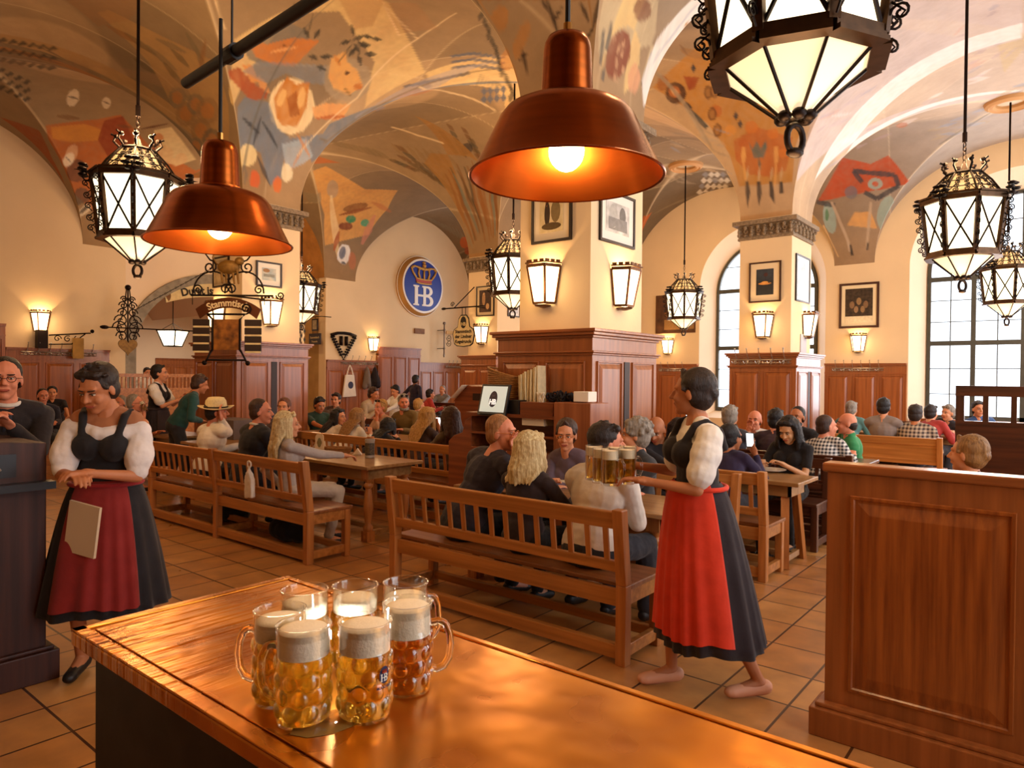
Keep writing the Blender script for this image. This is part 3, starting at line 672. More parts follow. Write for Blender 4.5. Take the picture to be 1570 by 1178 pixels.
75 70 1 2 -930 192 -966 259 -981 331 -978 331 -957 261 -928 192
78 70 1 2 -937 192 -968 263 -977 336 -975 336 -960 263 -934 192
80 85 1 1 -805 89 -722 -42 -649 -161 -478 253 -434 267 -392 281 -353 294 -355 322 -358 0
81 75 1 1 -477 259 -610 -305 -621 -263 -618 -265 -474 265 -475 259
81 75 0 1 110 675 88 691 74 708 95 695 292 531
81 75 0 1 94 696 76 713 67 729 70 729 87 712 97 696
81 75 0 1 79 717 64 734 57 749 60 748 76 731 83 715
81 75 0 1 67 735 50 750 40 765 42 766 58 752 70 736
81 75 0 1 54 755 39 770 31 786 34 786 49 770 57 755
81 75 0 1 42 774 28 791 22 806 25 806 39 789 45 774
81 75 0 1 30 793 16 808 9 823 12 824 25 809 33 793
81 75 0 1 19 812 5 826 -2 842 0 842 13 828 21 812
81 75 0 1 8 830 -6 841 -16 857 -15 859 0 848 9 832
81 75 0 1 -2 849 -16 859 -28 875 -26 877 -12 867 -1 851
81 75 1 2 -727 -38 -740 -24 -751 -5 -748 -4 -732 -21 -724 -37
81 75 1 2 -739 -18 -754 1 -760 18 -756 18 -743 0 -735 -18
81 75 1 2 -752 4 -765 22 -769 38 -766 37 -754 20 -749 3
81 75 1 2 -762 23 -778 33 -789 49 -787 51 -772 41 -761 25
81 75 1 2 -773 43 -784 59 -787 75 -785 76 -773 58 -770 42
82 60 1 1 -448 286 -454 291 -461 291 -644 -173 -641 -189 -627 -217 -467 274 -460 269 -453 267 -447 269 -444 274 -445 278
82 60 1 1 -429 308 -436 315 -442 322 -448 322 -449 315 -448 308 -442 302 -435 294 -428 291 -423 291 -422 296 -424 302
82 60 0 1 384 553 10 860 -2 865 -8 862 -5 851 5 835 21 818 40 804 351 548 377 548 0 550
83 80 1 1 -392 312 -393 296 -397 278 -399 278 -398 296 -394 312
83 80 1 1 -394 312 -392 322 -386 336 -384 336 -387 322 -392 312
83 80 1 1 -355 322 -348 312 -343 296 -345 296 -352 308 -356 322
83 80 1 1 -366 331 -359 326 -355 322 -356 319 -363 326 -367 331
83 80 1 1 -398 291 -399 283 -404 274 -404 283 -399 291
83 80 1 1 -394 302 -387 296 -382 291 -384 291 -391 294 -395 302
83 80 1 1 -357 312 -358 302 -362 294 -364 294 -363 302 -359 312
83 80 1 1 -438 315 -439 326 -436 341 -434 341 -434 326 -437 315
83 80 1 1 -444 326 -434 322 -428 319 -438 319 -445 326
84 70 0 2 -370 564 -344 554 -318 549 -283 627 -311 645 -365 647 38 1231 -5 1356 -6 1240
85 85 0 2 -351 635 -377 630 -393 616 0 582 -393 574 -370 572 -347 576 -333 585 -324 598 -324 614 -333 628
86 90 0 2 -351 616 -365 613 -377 605 -384 594 -384 584 -377 578 -360 576 -347 578 -337 584 -330 593 -330 603 -340 612
87 80 0 2 -365 643 -377 642 -384 638 -384 632 -384 625 -377 621 -370 619 -365 620 -356 624 -351 629 -356 635 -360 641
88 80 0 2 -296 624 -301 626 -306 623 -311 617 -313 609 -311 602 -308 597 -303 595 -296 597 -292 603 -292 610 -292 618
89 80 0 2 -344 585 -347 584 -347 581 -347 579 -344 580 -344 582 -344 584
89 80 0 2 -344 602 -347 600 -347 598 -344 596 -340 599 -340 601 -344 602
89 80 0 2 -351 596 -356 594 -356 592 -351 591 -347 593 -347 595 -351 596
89 80 0 2 -356 604 -356 602 -356 600 -356 598 -351 600 -351 603
89 80 0 2 -365 597 -365 594 -365 592 -360 593 -360 596
89 80 0 2 -370 598 -370 596 -370 594 -365 594 -365 596 -365 598
89 80 0 2 -370 611 -370 608 -370 606 -365 606 -365 608 -365 611
89 80 0 2 -377 600 -384 598 -384 595 -377 594 -377 596 -377 599
89 80 0 2 -384 603 -384 600 -384 598 -384 601 -384 603
90 80 0 2 -344 561 -360 564 -377 567 -377 571 -360 570 -344 565
90 80 0 2 -333 570 -347 571 -360 572 -360 577 -344 577 -333 574
90 80 0 2 -384 573 -393 573 -393 579 -384 579 -377 577
90 80 0 2 -330 649 -351 648 -370 647 -370 652 -347 655 -330 654
90 80 0 2 -393 635 -393 633 -393 639 -393 641
91 85 0 2 -393 658 -365 647 -316 652 -275 669 -260 676 0 864 0 920 259 976 179 1034
92 45 0 2 -344 659 -333 664 -321 664 -321 662 -333 659 -344 658
92 45 0 2 -330 665 -321 669 -311 670 -311 668 -321 665 -330 664
92 45 0 2 -318 670 -308 675 -298 675 -308 670 -318 669
92 45 0 2 -308 674 -298 679 -287 680 -287 678 -298 674 -308 673
92 45 0 2 -296 678 -285 683 -277 684 -287 678 -296 677
92 45 0 2 -285 681 -275 686 -266 687 -275 681 -285 680
92 45 0 2 -273 683 -266 689 -257 690 -266 684 -273 682
93 85 1 2 -445 322 -454 263 -477 203 -511 154 -539 111 -343 0 -323 -294 -375 -24 -382 49 -379 108 -358 173 -331 233 -351 278 -359 331
94 75 1 2 -442 242 -402 228 -351 257 -367 308 -394 315 -425 305 -445 276
95 75 1 2 -400 228 -402 233 -407 236 -412 236 -417 235 -420 230 -420 223 -417 218 -413 215 -407 215 -403 218 -400 223
95 75 1 2 -371 245 -372 251 -376 253 -381 253 -385 251 -388 247 -388 242 -386 238 -382 235 -378 235 -373 236 -371 242
96 75 1 2 -434 226 -437 230 -441 233 -446 233 -450 231 -453 226 -453 222 -450 217 -446 214 -441 214 -437 217 -434 220
97 75 1 2 -419 253 -421 257 -425 259 -429 259 -433 257 -436 253 -436 249 -434 244 -430 242 -426 242 -422 244 -420 247
95 75 1 2 -362 281 -364 286 -367 286 -370 288 -374 286 -376 283 -376 278 -375 274 -372 272 -368 272 -365 274 -363 276
97 75 1 2 -448 186 -450 192 -455 195 -460 195 -464 192 -466 188 -466 182 -463 177 -459 174 -454 174 -450 177 -447 181
98 80 1 2 -511 111 -515 119 -521 123 -526 123 -530 120 -531 113 -528 106 -523 98 -518 94 -512 93 -509 97 -508 104
99 90 1 2 -492 140 -498 149 -507 154 -516 154 -523 149 -526 140 -524 129 -517 119 -508 113 -499 113 -493 119 -490 128
100 90 1 2 -500 134 -503 138 -508 142 -513 142 -517 138 -519 134 -518 128 -514 122 -509 120 -504 120 -500 122 -499 128
101 80 1 2 -513 122 -513 130 -512 137 -511 129 -512 122
101 80 1 2 -509 125 -509 131 -508 138 -507 131 -508 123
101 80 1 2 -505 126 -505 133 -504 140 -503 133 -504 126
102 90 1 2 -504 159 -502 166 -498 173 -492 169 -494 161 -498 154
103 90 1 2 -501 175 -493 195 -483 212 -477 208 -485 189 -494 172
104 90 1 2 -483 106 -461 116 -475 134 -486 135
105 80 1 2 -451 150 -454 156 -459 160 -463 161 -465 159 -466 153 -465 147 -462 141 -458 136 -454 136 -451 138 -450 144
106 70 1 2 -454 150 -456 154 -459 156 -461 156 -463 155 -463 152 -462 148 -460 143 -458 141 -455 141 -454 142 -453 146
105 80 1 2 -457 190 -460 196 -464 200 -468 200 -471 199 -473 193 -472 186 -469 181 -465 177 -461 175 -458 178 -457 183
106 70 1 2 -461 189 -462 193 -465 196 -467 196 -469 195 -469 192 -469 188 -467 183 -465 181 -462 181 -460 182 -460 185
105 80 1 2 -457 220 -459 226 -463 230 -467 231 -471 228 -472 223 -472 217 -469 211 -465 208 -461 206 -458 209 -456 214
106 70 1 2 -460 220 -462 223 -464 226 -466 226 -468 225 -469 222 -468 218 -467 214 -464 211 -462 211 -460 212 -460 215
105 80 1 2 -442 152 -445 158 -449 161 -453 161 -456 159 -457 154 -455 147 -452 141 -448 137 -444 136 -442 138 -441 144
106 70 1 2 -445 150 -447 154 -449 156 -451 158 -453 155 -453 152 -453 148 -451 144 -448 141 -446 141 -444 143 -444 146
107 85 1 2 -466 95 -459 87 -459 98 -466 105
107 85 1 2 -433 200 -427 193 -425 202 -431 209
107 85 1 2 -430 215 -424 209 -422 217 -427 225
108 70 1 2 -441 80 -445 81 -451 79 -457 72 -462 64 -464 55 -463 50 -459 48 -453 52 -447 58 -443 68 -440 75
109 70 1 2 -459 38 -461 54 -459 68 -456 52 -458 38
110 60 1 2 -430 71 -428 82 -422 90 -420 87 -422 77 -428 70
111 90 1 2 -419 249 -415 263 -406 251 -402 265 -392 253 -392 265 -400 281 -415 278
112 80 1 2 -408 278 -410 291 -408 302 -405 291 -407 278
113 80 1 2 -381 267 -383 278 -384 294 -378 294 -376 281 -375 267
113 70 1 2 -383 294 -386 312 -388 331 -385 331 -382 312 -380 294
113 80 1 2 -431 255 -435 269 -436 283 -430 283 -427 272 -426 257
113 70 1 2 -435 283 -435 302 -435 322 -431 322 -431 305 -431 283
102 90 1 2 -434 315 -435 336 -433 363 -427 336 -429 315
114 60 1 2 -427 291 -431 302 -432 315 -427 305 -426 291
102 90 1 2 -415 319 -416 341 -414 363 -408 341 -409 319
114 60 1 2 -408 294 -412 305 -413 319 -411 319 -408 308 -407 294
102 90 1 2 -395 322 -396 347 -388 363 -388 347 -390 322
114 60 1 2 -388 299 -392 308 -393 322 -388 312 -387 299
102 90 1 2 -379 326 -380 347 -373 347 -374 326
114 60 1 2 -373 302 -377 312 -377 326 -373 315 -372 302
115 65 0 2 -356 1153 -324 1132 -260 1095 -209 1063 -166 1025 -117 976 -85 993 -57 1030 -28 1061 0 1087 30 1107 24 1235 -25 1240 -77 1224 -118 1223 -161 1207 -240 1215 -308 1244 269 1703
116 40 0 2 -213 1297 -202 1316 -190 1324 -188 1319 -200 1301 -213 1292
117 40 0 2 -179 1228 -166 1249 -152 1260 -152 1257 -164 1238 -178 1225
118 40 0 2 -2 1299 8 1283 17 1261 17 1259 6 1274 -2 1296
117 40 0 2 -260 1261 -248 1273 -235 1272 -235 1266 -247 1255 -260 1255
117 40 0 2 -42 1344 -30 1340 -18 1324 -18 1320 -30 1325 -43 1339
116 40 0 2 -79 1236 -68 1244 -57 1240 -57 1235 -68 1228 -79 1231
116 40 0 2 -47 1165 -41 1170 -34 1169 -34 1167 -40 1162 -47 1163
116 40 1 3 -329 59 -310 56 -292 44 -292 41 -310 44 -329 55
118 40 0 2 -122 1354 -111 1372 -98 1372 -98 1365 -110 1349 -122 1348
118 40 1 3 -316 -249 -363 81 -340 66 -340 62 -363 68 -315 -259
118 40 0 2 -202 1167 -188 1177 -174 1175 -174 1170 -187 1162 -202 1162
118 40 0 2 -271 1235 -260 1253 -248 1260 -247 1257 -259 1240 -271 1231
119 40 0 2 -6 1116 0 1117 7 1107 6 1103 0 1102 -6 1111
120 40 0 2 -163 1206 -150 1216 -135 1210 -135 1205 -149 1196 -163 1200
116 40 0 2 -16 1286 -5 1279 4 1261 4 1257 -6 1265 -17 1282
120 40 0 2 -49 1159 -41 1149 -33 1134 -34 1132 -42 1141 -50 1156
117 40 0 2 -109 1348 -98 1355 -88 1351 -88 1347 -98 1341 -109 1344
120 40 0 2 -50 1290 -39 1290 -29 1276 -29 1271 -40 1272 -51 1284
120 40 0 2 -253 1124 -238 1147 -222 1157 -220 1152 -237 1131 -253 1119
117 40 0 2 -262 1226 -250 1263 -234 1291 -232 1287 -247 1251 -262 1223
118 40 0 2 -252 1166 -237 1194 -220 1207 -220 1202 -234 1176 -252 1161
116 40 0 2 -8 1133 -2 1132 3 1123 2 1120 -3 1120 -8 1129
117 40 0 2 -238 1144 -228 1174 -213 1197 -213 1194 -225 1165 -238 1142
116 40 0 2 -135 1190 -127 1199 -118 1196 -118 1191 -126 1183 -134 1185
117 40 1 3 -278 19 -259 16 -241 -5 -240 -14 -258 -11 -277 12
116 40 0 2 -206 1245 -195 1248 -184 1245 -186 1242 -195 1240 -206 1242
118 40 0 2 -54 1341 -42 1347 -29 1342 -29 1338 -42 1333 -54 1337
119 40 0 2 -308 1250 -287 1284 0 1595 0 1593 -285 1274 -308 1248
120 40 0 2 -51 1304 -36 1299 -22 1284 -22 1280 -37 1285 -51 1299
120 40 0 2 -207 1259 -198 1273 -187 1281 -187 1278 -196 1264 -207 1256
119 40 0 2 -283 1242 -273 1255 -262 1258 -262 1254 -271 1242 -283 1238
120 40 0 2 -152 1228 -143 1241 -133 1239 -133 1233 -142 1222 -151 1223
119 40 0 2 -187 1173 -174 1182 -160 1182 -160 1179 -173 1173 -187 1171
116 40 0 2 -271 1140 -262 1150 -252 1153 -252 1151 -260 1142 -271 1138
119 40 0 2 -257 1110 -243 1134 -229 1149 -229 1146 -242 1123 -257 1110
119 40 0 2 -281 1251 -269 1273 -257 1281 -255 1276 -268 1255 -281 1246
117 40 0 2 -59 1358 -46 1365 -32 1362 -32 1359 -45 1354 -59 1355
116 40 0 2 -33 1250 -26 1253 -19 1245 -19 1241 -26 1239 -33 1246
119 40 0 2 -53 1316 -41 1314 -29 1300 -29 1296 -42 1298 -53 1311
120 40 0 2 -229 1221 -217 1230 -206 1225 -206 1220 -217 1212 -229 1216
118 40 0 2 -50 1281 -40 1281 -30 1273 -30 1270 -40 1270 -50 1278
116 40 0 2 -25 1213 -16 1213 -8 1206 -8 1203 -17 1203 -25 1210
117 40 0 2 -53 1342 -39 1359 -25 1360 -25 1355 -38 1340 -52 1336
118 40 0 2 -223 1158 -211 1165 -200 1162 -200 1158 -211 1153 -223 1155
118 40 0 2 -210 1159 -200 1178 -190 1188 -190 1185 -199 1167 -210 1156
119 40 0 2 -9 1236 -1 1236 6 1225 5 1221 -2 1221 -9 1231
121 80 0 2 -333 1229 -259 1219 -183 1205 -107 1190 -39 1182 -5 1184 27 1178 24 1230 -36 1235 -104 1254 -178 1276 -260 1297 360 1677
122 90 1 3 -470 217 -442 177 -395 100 -347 135 -311 118 -281 205
123 85 1 3 -415 287 -396 257 -363 261 -353 304
124 85 1 3 -436 263 -437 284 -441 298 -447 304 -455 298 -461 284 -464 265 -462 245 -457 229 -450 224 -443 229 -438 243
124 85 1 3 -345 314 -351 295 -353 279 -349 259 -341 240 -331 229 -322 227 -316 236 -319 310
125 80 1 3 -450 257 -452 263 -454 268 -456 270 -458 268 -459 263 -458 255 -457 247 -455 241 -452 240 -451 243 -450 249
126 85 1 3 -385 153 -372 160 -358 164 -355 153 -368 145 -382 140
126 85 1 3 -358 164 -333 175 -308 182 -306 171 -330 160 -356 153
126 85 1 3 -311 177 -310 193 -307 208 -299 205 -300 190 -303 175
126 85 1 3 -304 202 -327 212 -349 225 -346 236 -323 224 -301 211
126 85 1 3 -345 227 -356 216 -368 205 -373 214 -362 225 -350 236
126 85 1 3 -387 149 -382 169 -375 186 -367 180 -373 162 -379 144
126 85 1 3 -473 222 -455 232 -436 238 -433 227 -451 219 -470 212
127 85 1 3 -332 196 -335 202 -341 206 -348 208 -356 203 -361 197 -361 189 -358 182 -352 177 -344 176 -337 180 -333 187
128 90 1 3 -340 193 -342 197 -344 199 -347 199 -350 197 -352 194 -353 191 -351 187 -349 186 -346 186 -343 187 -341 190
129 80 1 3 -384 208 -387 216 -392 221 -399 222 -405 219 -409 211 -410 202 -407 194 -401 189 -394 187 -388 191 -384 199
130 80 1 3 -443 224 -432 277 -418 326 -412 326 -426 274 -438 222
130 80 1 3 -363 236 -372 284 -377 330 -372 330 -365 284 -358 238
130 80 1 3 -418 326 -414 353 -407 353 -412 326
130 80 1 3 -377 330 -379 353 -373 353 -372 330
131 90 1 3 -412 335 -410 362 -404 362 -408 335
131 90 1 3 -375 335 -378 353 -373 353 -371 335
132 80 1 3 -467 279 -438 362 -436 362 -451 321 -464 279
133 50 1 3 -127 -18 -114 -18 -101 -30 -101 -35 -114 -37 -127 -26
133 50 0 2 3 1439 19 1439 33 1426 33 1421 18 1423 3 1435
133 50 1 3 -223 82 -205 88 -188 84 -187 81 -205 76 -223 79
134 50 0 2 -14 1470 -1 1471 12 1458 12 1453 -1 1454 -14 1464
135 50 0 2 -17 1527 -1 1533 14 1524 14 1518 -1 1515 -17 1522
134 50 1 3 -220 58 -202 59 -183 50 -183 47 -201 46 -220 55
135 50 1 3 -163 19 -149 24 -135 17 -135 12 -148 7 -162 14
133 50 0 2 -68 1564 -55 1582 -43 1585 -42 1579 -54 1563 -67 1559
135 50 1 3 -140 -13 -123 -17 -107 -31 -107 -37 -123 -38 -140 -20
134 50 0 2 0 1482 16 1483 32 1470 32 1465 16 1466 0 1477
136 50 0 2 -83 1566 -66 1580 -49 1584 -48 1578 -65 1560 -83 1563
136 50 1 3 -183 71 -170 71 -158 65 -158 60 -170 60 -183 68
134 50 0 2 2 1431 14 1435 26 1426 26 1421 14 1419 2 1426
135 50 1 3 -135 -17 -124 -16 -113 -29 -113 -34 -124 -38 -135 -25
135 50 1 3 -159 33 -149 25 -141 5 -141 1 -151 10 -159 29
133 50 0 2 -15 1453 -5 1455 3 1444 3 1439 -6 1439 -15 1448
135 50 1 3 -196 68 -180 71 -163 68 -163 63 -179 60 -196 65
136 50 1 3 -155 22 -139 22 -123 11 -123 7 -139 6 -155 17
134 50 1 3 -215 82 -198 90 -181 97 -181 91 -197 79 -215 78
135 50 0 2 -67 1561 -50 1565 -35 1553 -35 1548 -51 1546 -67 1557
133 50 1 3 -234 62 -217 65 -200 60 -200 57 -216 52 -234 58
133 50 0 2 -27 1473 -18 1471 -10 1457 -10 1452 -19 1455 -27 1468
136 50 1 3 -194 41 -178 41 -162 33 -162 28 -178 28 -194 37
133 50 1 3 -232 96 -219 96 -206 90 -206 87 -219 87 -232 94
135 50 1 3 -143 34 -128 34 -113 25 -113 19 -128 19 -143 30
133 50 0 2 4 1463 18 1468 32 1459 32 1454 18 1451 4 1458
137 60 1 3 -219 113 -173 85 -128 36 -129 32 -173 71 -220 111
138 60 1 3 -259 14 -261 20 -265 26 -270 27 -275 25 -278 20 -279 13 -277 6 -272 1 -267 -1 -263 1 -260 7
139 70 0 1 3 1594 21 1571 16 1602 -1 1625
140 70 0 1 -20 1637 -3 1617 -8 1648 -25 1668
139 70 0 1 -42 1676 -26 1659 -31 1690 -47 1707
140 70 0 1 -65 1713 -49 1698 -54 1730 -70 1744
140 70 0 1 15 1602 34 1576 28 1608 10 1633
140 70 0 1 -9 1647 8 1625 3 1657 -14 1679
140 70 0 1 -32 1689 -16 1670 -21 1702 -38 1721
140 70 0 1 -55 1728 -39 1712 -44 1744
140 70 0 1 27 1607 47 1579 42 1611 22 1640
139 70 0 1 1 1656 20 1632 15 1665 -3 1689
140 70 0 1 -22 1701 -4 1680 -10 1713 -27 1734
139 70 0 1 -45 1743 -28 1725 -34 1758
139 70 0 1 40 1611 61 1579 56 1612 35 1644
140 70 0 1 13 1664 33 1637 27 1670 8 1697
140 70 0 1 -11 1712 6 1689 1 1723 -16 1746
139 70 1 2 -658 119 -459 294 -454 299 -664 162
140 70 0 1 26 1670 46 1639 41 1674 20 1704
140 70 0 1 0 1722 19 1696 13 1731 -5 1756
141 50 0 1 -71 1541 -65 1566 -57 1593 -55 1589 -55 1553 -68 1538
141 50 0 1 96 1251 107 1260 134 1245 140 1234 123 1233 100 1244
141 50 1 2 -491 209 -482 220 -471 228 -470 226 -479 217 -490 208
142 50 0 1 -10 1514 -5 1543 7 1560 10 1554 4 1525 -7 1509
143 50 0 1 36 1357 32 1386 35 1406 38 1402 43 1371 39 1352
143 50 1 3 -688 -36 -690 -9 -684 6 -681 1 -679 -29 -685 -42
144 50 0 1 -25 1528 -24 1560 -17 1582 -14 1577 -15 1545 -23 1524
142 50 0 1 5 1634 8 1664 19 1678 22 1672 19 1642 8 1628
143 50 1 2 -469 215 -456 225 -442 231 -454 222 -469 214
141 50 0 1 11 1681 13 1712 23 1728 26 1720 24 1689 14 1675
142 50 1 2 -499 223 -484 233 -469 238 -468 236 -482 228 -498 222
142 50 1 2 -593 -232 -580 -224 -480 244 -480 242 -491 235 -588 -251
141 50 1 2 -473 259 -464 265 -454 269 -462 261 -472 257
144 50 0 1 26 1556 31 1579 44 1586 47 1579 42 1557 30 1549
141 50 0 1 -64 1594 -55 1630 -40 1653 -37 1648 -46 1613 -61 1589
144 50 1 2 -469 235 -463 244 -456 249 -460 240 -468 235
141 50 0 1 -45 1563 -49 1598 -47 1626 -44 1622 -40 1586 -42 1560
142 50 0 1 55 1314 54 1345 62 1364 66 1358 67 1327 58 1309
144 50 0 1 46 1336 51 1361 64 1371 68 1365 62 1341 50 1331
141 50 1 2 -588 -191 -482 253 -469 261 -468 259 -479 249 -582 -208
144 50 1 3 -793 22 -782 47 -767 68 -764 63 -774 35 -790 18
142 50 1 2 -475 242 -467 247 -458 251 -457 249 -465 244 -475 240
145 80 0 1 -321 1734 -214 1661 -182 1670
146 50 0 1 -191 1683 7 1758 -93 1741
147 85 0 0 -316 1143 -222 1105 -77 983 -40 994 -94 1151 -58 1232 -148 1270 -255 1267
148 60 0 0 -122 1088 -138 1097 -152 1100 -160 1095 -157 1085 -148 1072 -133 1060 -115 1051 -100 1047 -91 1050 -94 1060 -104 1074
149 60 0 0 -152 1083 -260 1144 -356 1195 -356 1202 -252 1165 -150 1088
150 85 0 0 -151 1204 -161 1206 -173 1200 -184 1186 -192 1169 -195 1155 -191 1146 -183 1145 -171 1152 -160 1164 -150 1180 -147 1194
151 85 0 0 -213 1147 -192 1189 -160 1222 -156 1219 -179 1179 -210 1144
152 90 0 0 -211 1201 -219 1203 -225 1200 -229 1193 -229 1184 -225 1176 -219 1171 -213 1170 -206 1172 -203 1179 -202 1187 -206 1196
153 85 0 0 -214 1250 -222 1252 -228 1250 -231 1243 -231 1235 -228 1228 -222 1222 -214 1221 -209 1223 -204 1229 -204 1236 -209 1244
154 90 0 0 -238 1204 -245 1205 -252 1199 -255 1189 -257 1177 -253 1167 -248 1161 -240 1161 -234 1167 -231 1177 -229 1188 -232 1198
155 85 0 0 -264 1168 -296 1166 -327 1173 -327 1178 -296 1183 -264 1173
156 60 0 0 -182 1245 -235 1245 -290 1255 -292 1264 -242 1273 -183 1253
157 90 0 0 -333 1231 -351 1229 -365 1221 -365 1210 -360 1199 -351 1191 -333 1188 -316 1189 -303 1195 -301 1206 -303 1217 -316 1227
158 80 0 0 -330 1215 -340 1214 -347 1210 -351 1205 -347 1199 -340 1195 -330 1193 -318 1194 -311 1197 -308 1202 -311 1208 -318 1212
159 90 0 0 -360 1203 -365 1212 -365 1221 -360 1222 -356 1213 -360 1204
160 50 0 0 -141 1208 -157 1250 -160 1290 -154 1288 -137 1244 -135 1206
161 50 0 0 -347 1255 -365 1256 -377 1253 -377 1247 -377 1240 -365 1233 -351 1229 -337 1227 -324 1229 -321 1235 -324 1242 -333 1250
162 80 0 -1 0 1082 -377 660 -340 664 -78 981 -223 1102 -313 1141 0 1160 0 1150 0 1099
163 60 1 3 -1572 12 -1588 39 -1587 54 -1582 50 -1569 27 -1566 8
163 60 1 3 -1573 29 -1589 55 -1588 71 -1583 68 -1571 45 -1567 26
163 60 1 3 -1572 44 -1587 69 -1587 88 -1582 85 -1570 61 -1567 41
163 60 1 3 -1569 58 -1584 83 -1585 102 -1580 101 -1568 77 -1564 55
163 60 1 3 -1565 69 -1580 96 -1581 117 -1577 114 -1565 90 -1560 67
163 60 1 3 -1560 81 -1575 109 -1576 129 -1572 128 -1560 103 -1556 80
163 60 1 3 -1554 92 -1569 120 -1570 143 -1566 141 -1555 116 -1550 91
163 60 1 3 -1547 103 -1562 132 -1564 155 -1560 154 -1549 127 -1543 101
163 60 1 3 -1540 113 -1555 143 -1556 167 -1553 167 -1542 139 -1536 111
163 60 1 3 -1532 122 -1547 153 -1549 179 -1545 177 -1534 149 -1529 121
163 60 1 2 -1524 132 -1538 163 -1065 354 -1062 354 -1066 336 -1520 131
163 60 1 2 -1067 326 -1064 341 -1054 363 -1052 363 -1056 341 -1065 322
164 80 1 3 -1063 347 -1066 354 -1555 200 -1566 202 -1574 197 -1575 189 -1570 176 -1559 164 -1546 156 -1535 155 -1068 336 -1064 341
165 80 1 3 -1055 0 -1564 229 -1572 225 -1575 221 -1572 212 -1566 205 -1557 200 -1547 199 -1060 363
166 60 0 1 -38 701 7 695 61 678 64 675 9 692 -37 698
166 60 0 1 -10 614 -25 656 -39 700 -36 699 -21 655 -7 614
166 60 0 1 -321 643 -188 701 -38 701 -37 698 -187 698 -321 641
166 60 0 1 -1 601 -26 637 -50 675 -47 675 -23 637 0 601
166 60 1 2 -825 -179 -849 -39 -832 63 -828 59 -842 -44 -823 -181
166 60 1 2 -1062 14 -1040 65 -1005 106 -1001 102 -1035 61 -1056 10
166 60 0 1 -131 440 -148 455 -166 470 -163 471 -147 456 -128 442
167 40 0 1 -40 564 2 604 -55 632 -76 617
168 35 0 1 -6 606 32 633 3 701 -45 672
169 35 1 1 -1039 29 -988 58 -934 84 -993 94 -1059 77
170 25 1 1 -954 215 -1042 208 -1332 0 -1410 322 -1365 156 -1172 111 -1081 155 -1019 186
"""
def strip_theta(v, S):
    for k in range(len(S)-1):
        if S[k][1] < v < S[k+1][0]: c, h = (S[k][1]+S[k+1][0])/2, (S[k+1][0]-S[k][1])/2; return math.asin(max(-1, min(1, (v-c)/h))), k
    return 0., -1
kx = np.array([strip_theta(v, XP)[1] for v in gx]); ky = np.array([strip_theta(v, YP)[1] for v in gy])
GU = (np.repeat(gx, ny)); GV = np.tile(gy, nx); TX = np.repeat(tx, ny)*2.65; TY = np.tile(ty, nx)*2.45; KX = np.repeat(kx, ny); KY = np.tile(ky, nx)
CXf = np.repeat(cx, ny); CYf = np.tile(cy_, nx); TYPE = CYf >= CXf; NEAR = np.abs(CXf-CYf) < .035
rs = np.random.RandomState(3); base = np.ones((len(co), 3))*np.array(srgb('ecc999'))
tone = np.zeros(len(co)); line_d = np.zeros(len(co))
for i in range(16):
    a_ = rs.uniform(0, PI); n_ = (math.cos(a_), math.sin(a_)); d0 = rs.uniform(-12, 12); s0 = GU*n_[0]+(GV-6)*n_[1]-d0; line_d += np.clip(1-np.abs(s0)/.02, 0, 1); tone += np.tanh(s0*25)*rs.uniform(.012, .03)*(1 if rs.rand() > .5 else -1)
for i in range(9):
    c0 = (rs.uniform(-13, -1), rs.uniform(1, 16)); r0_ = rs.uniform(.9, 1.9); tone += .035*np.tanh((r0_-np.hypot(GU-c0[0], GV-c0[1]))*25)
base *= (1+tone*2.3)[:, None]; lines_ = np.clip(line_d, 0, 1)*.3; base = base*(1-lines_[:, None])+np.array(srgb('f2dcb0'))*lines_[:, None]
daylight_tint = np.clip((GU+5)/4.5, 0, 1)*np.clip((GV-5)/5, 0, 1); base = base*(1-.55*daylight_tint[:, None])+np.array(srgb('ddd0c6'))*.55*daylight_tint[:, None]  # vault paler towards the windows: daylight put into its colour
for k_ in range(3):       # painted fans rise from every pier in ochre
    pass
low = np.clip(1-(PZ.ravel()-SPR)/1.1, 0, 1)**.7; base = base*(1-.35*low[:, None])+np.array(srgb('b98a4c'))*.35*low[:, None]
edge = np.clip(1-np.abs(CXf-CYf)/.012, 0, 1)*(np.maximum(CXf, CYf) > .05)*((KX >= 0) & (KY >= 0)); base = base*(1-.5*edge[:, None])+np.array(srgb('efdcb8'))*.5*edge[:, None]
wn = .9+.1*np.sin(GU*23+np.sin(GV*17)*2)*np.sin(GV*19+np.sin(GU*13)*2)
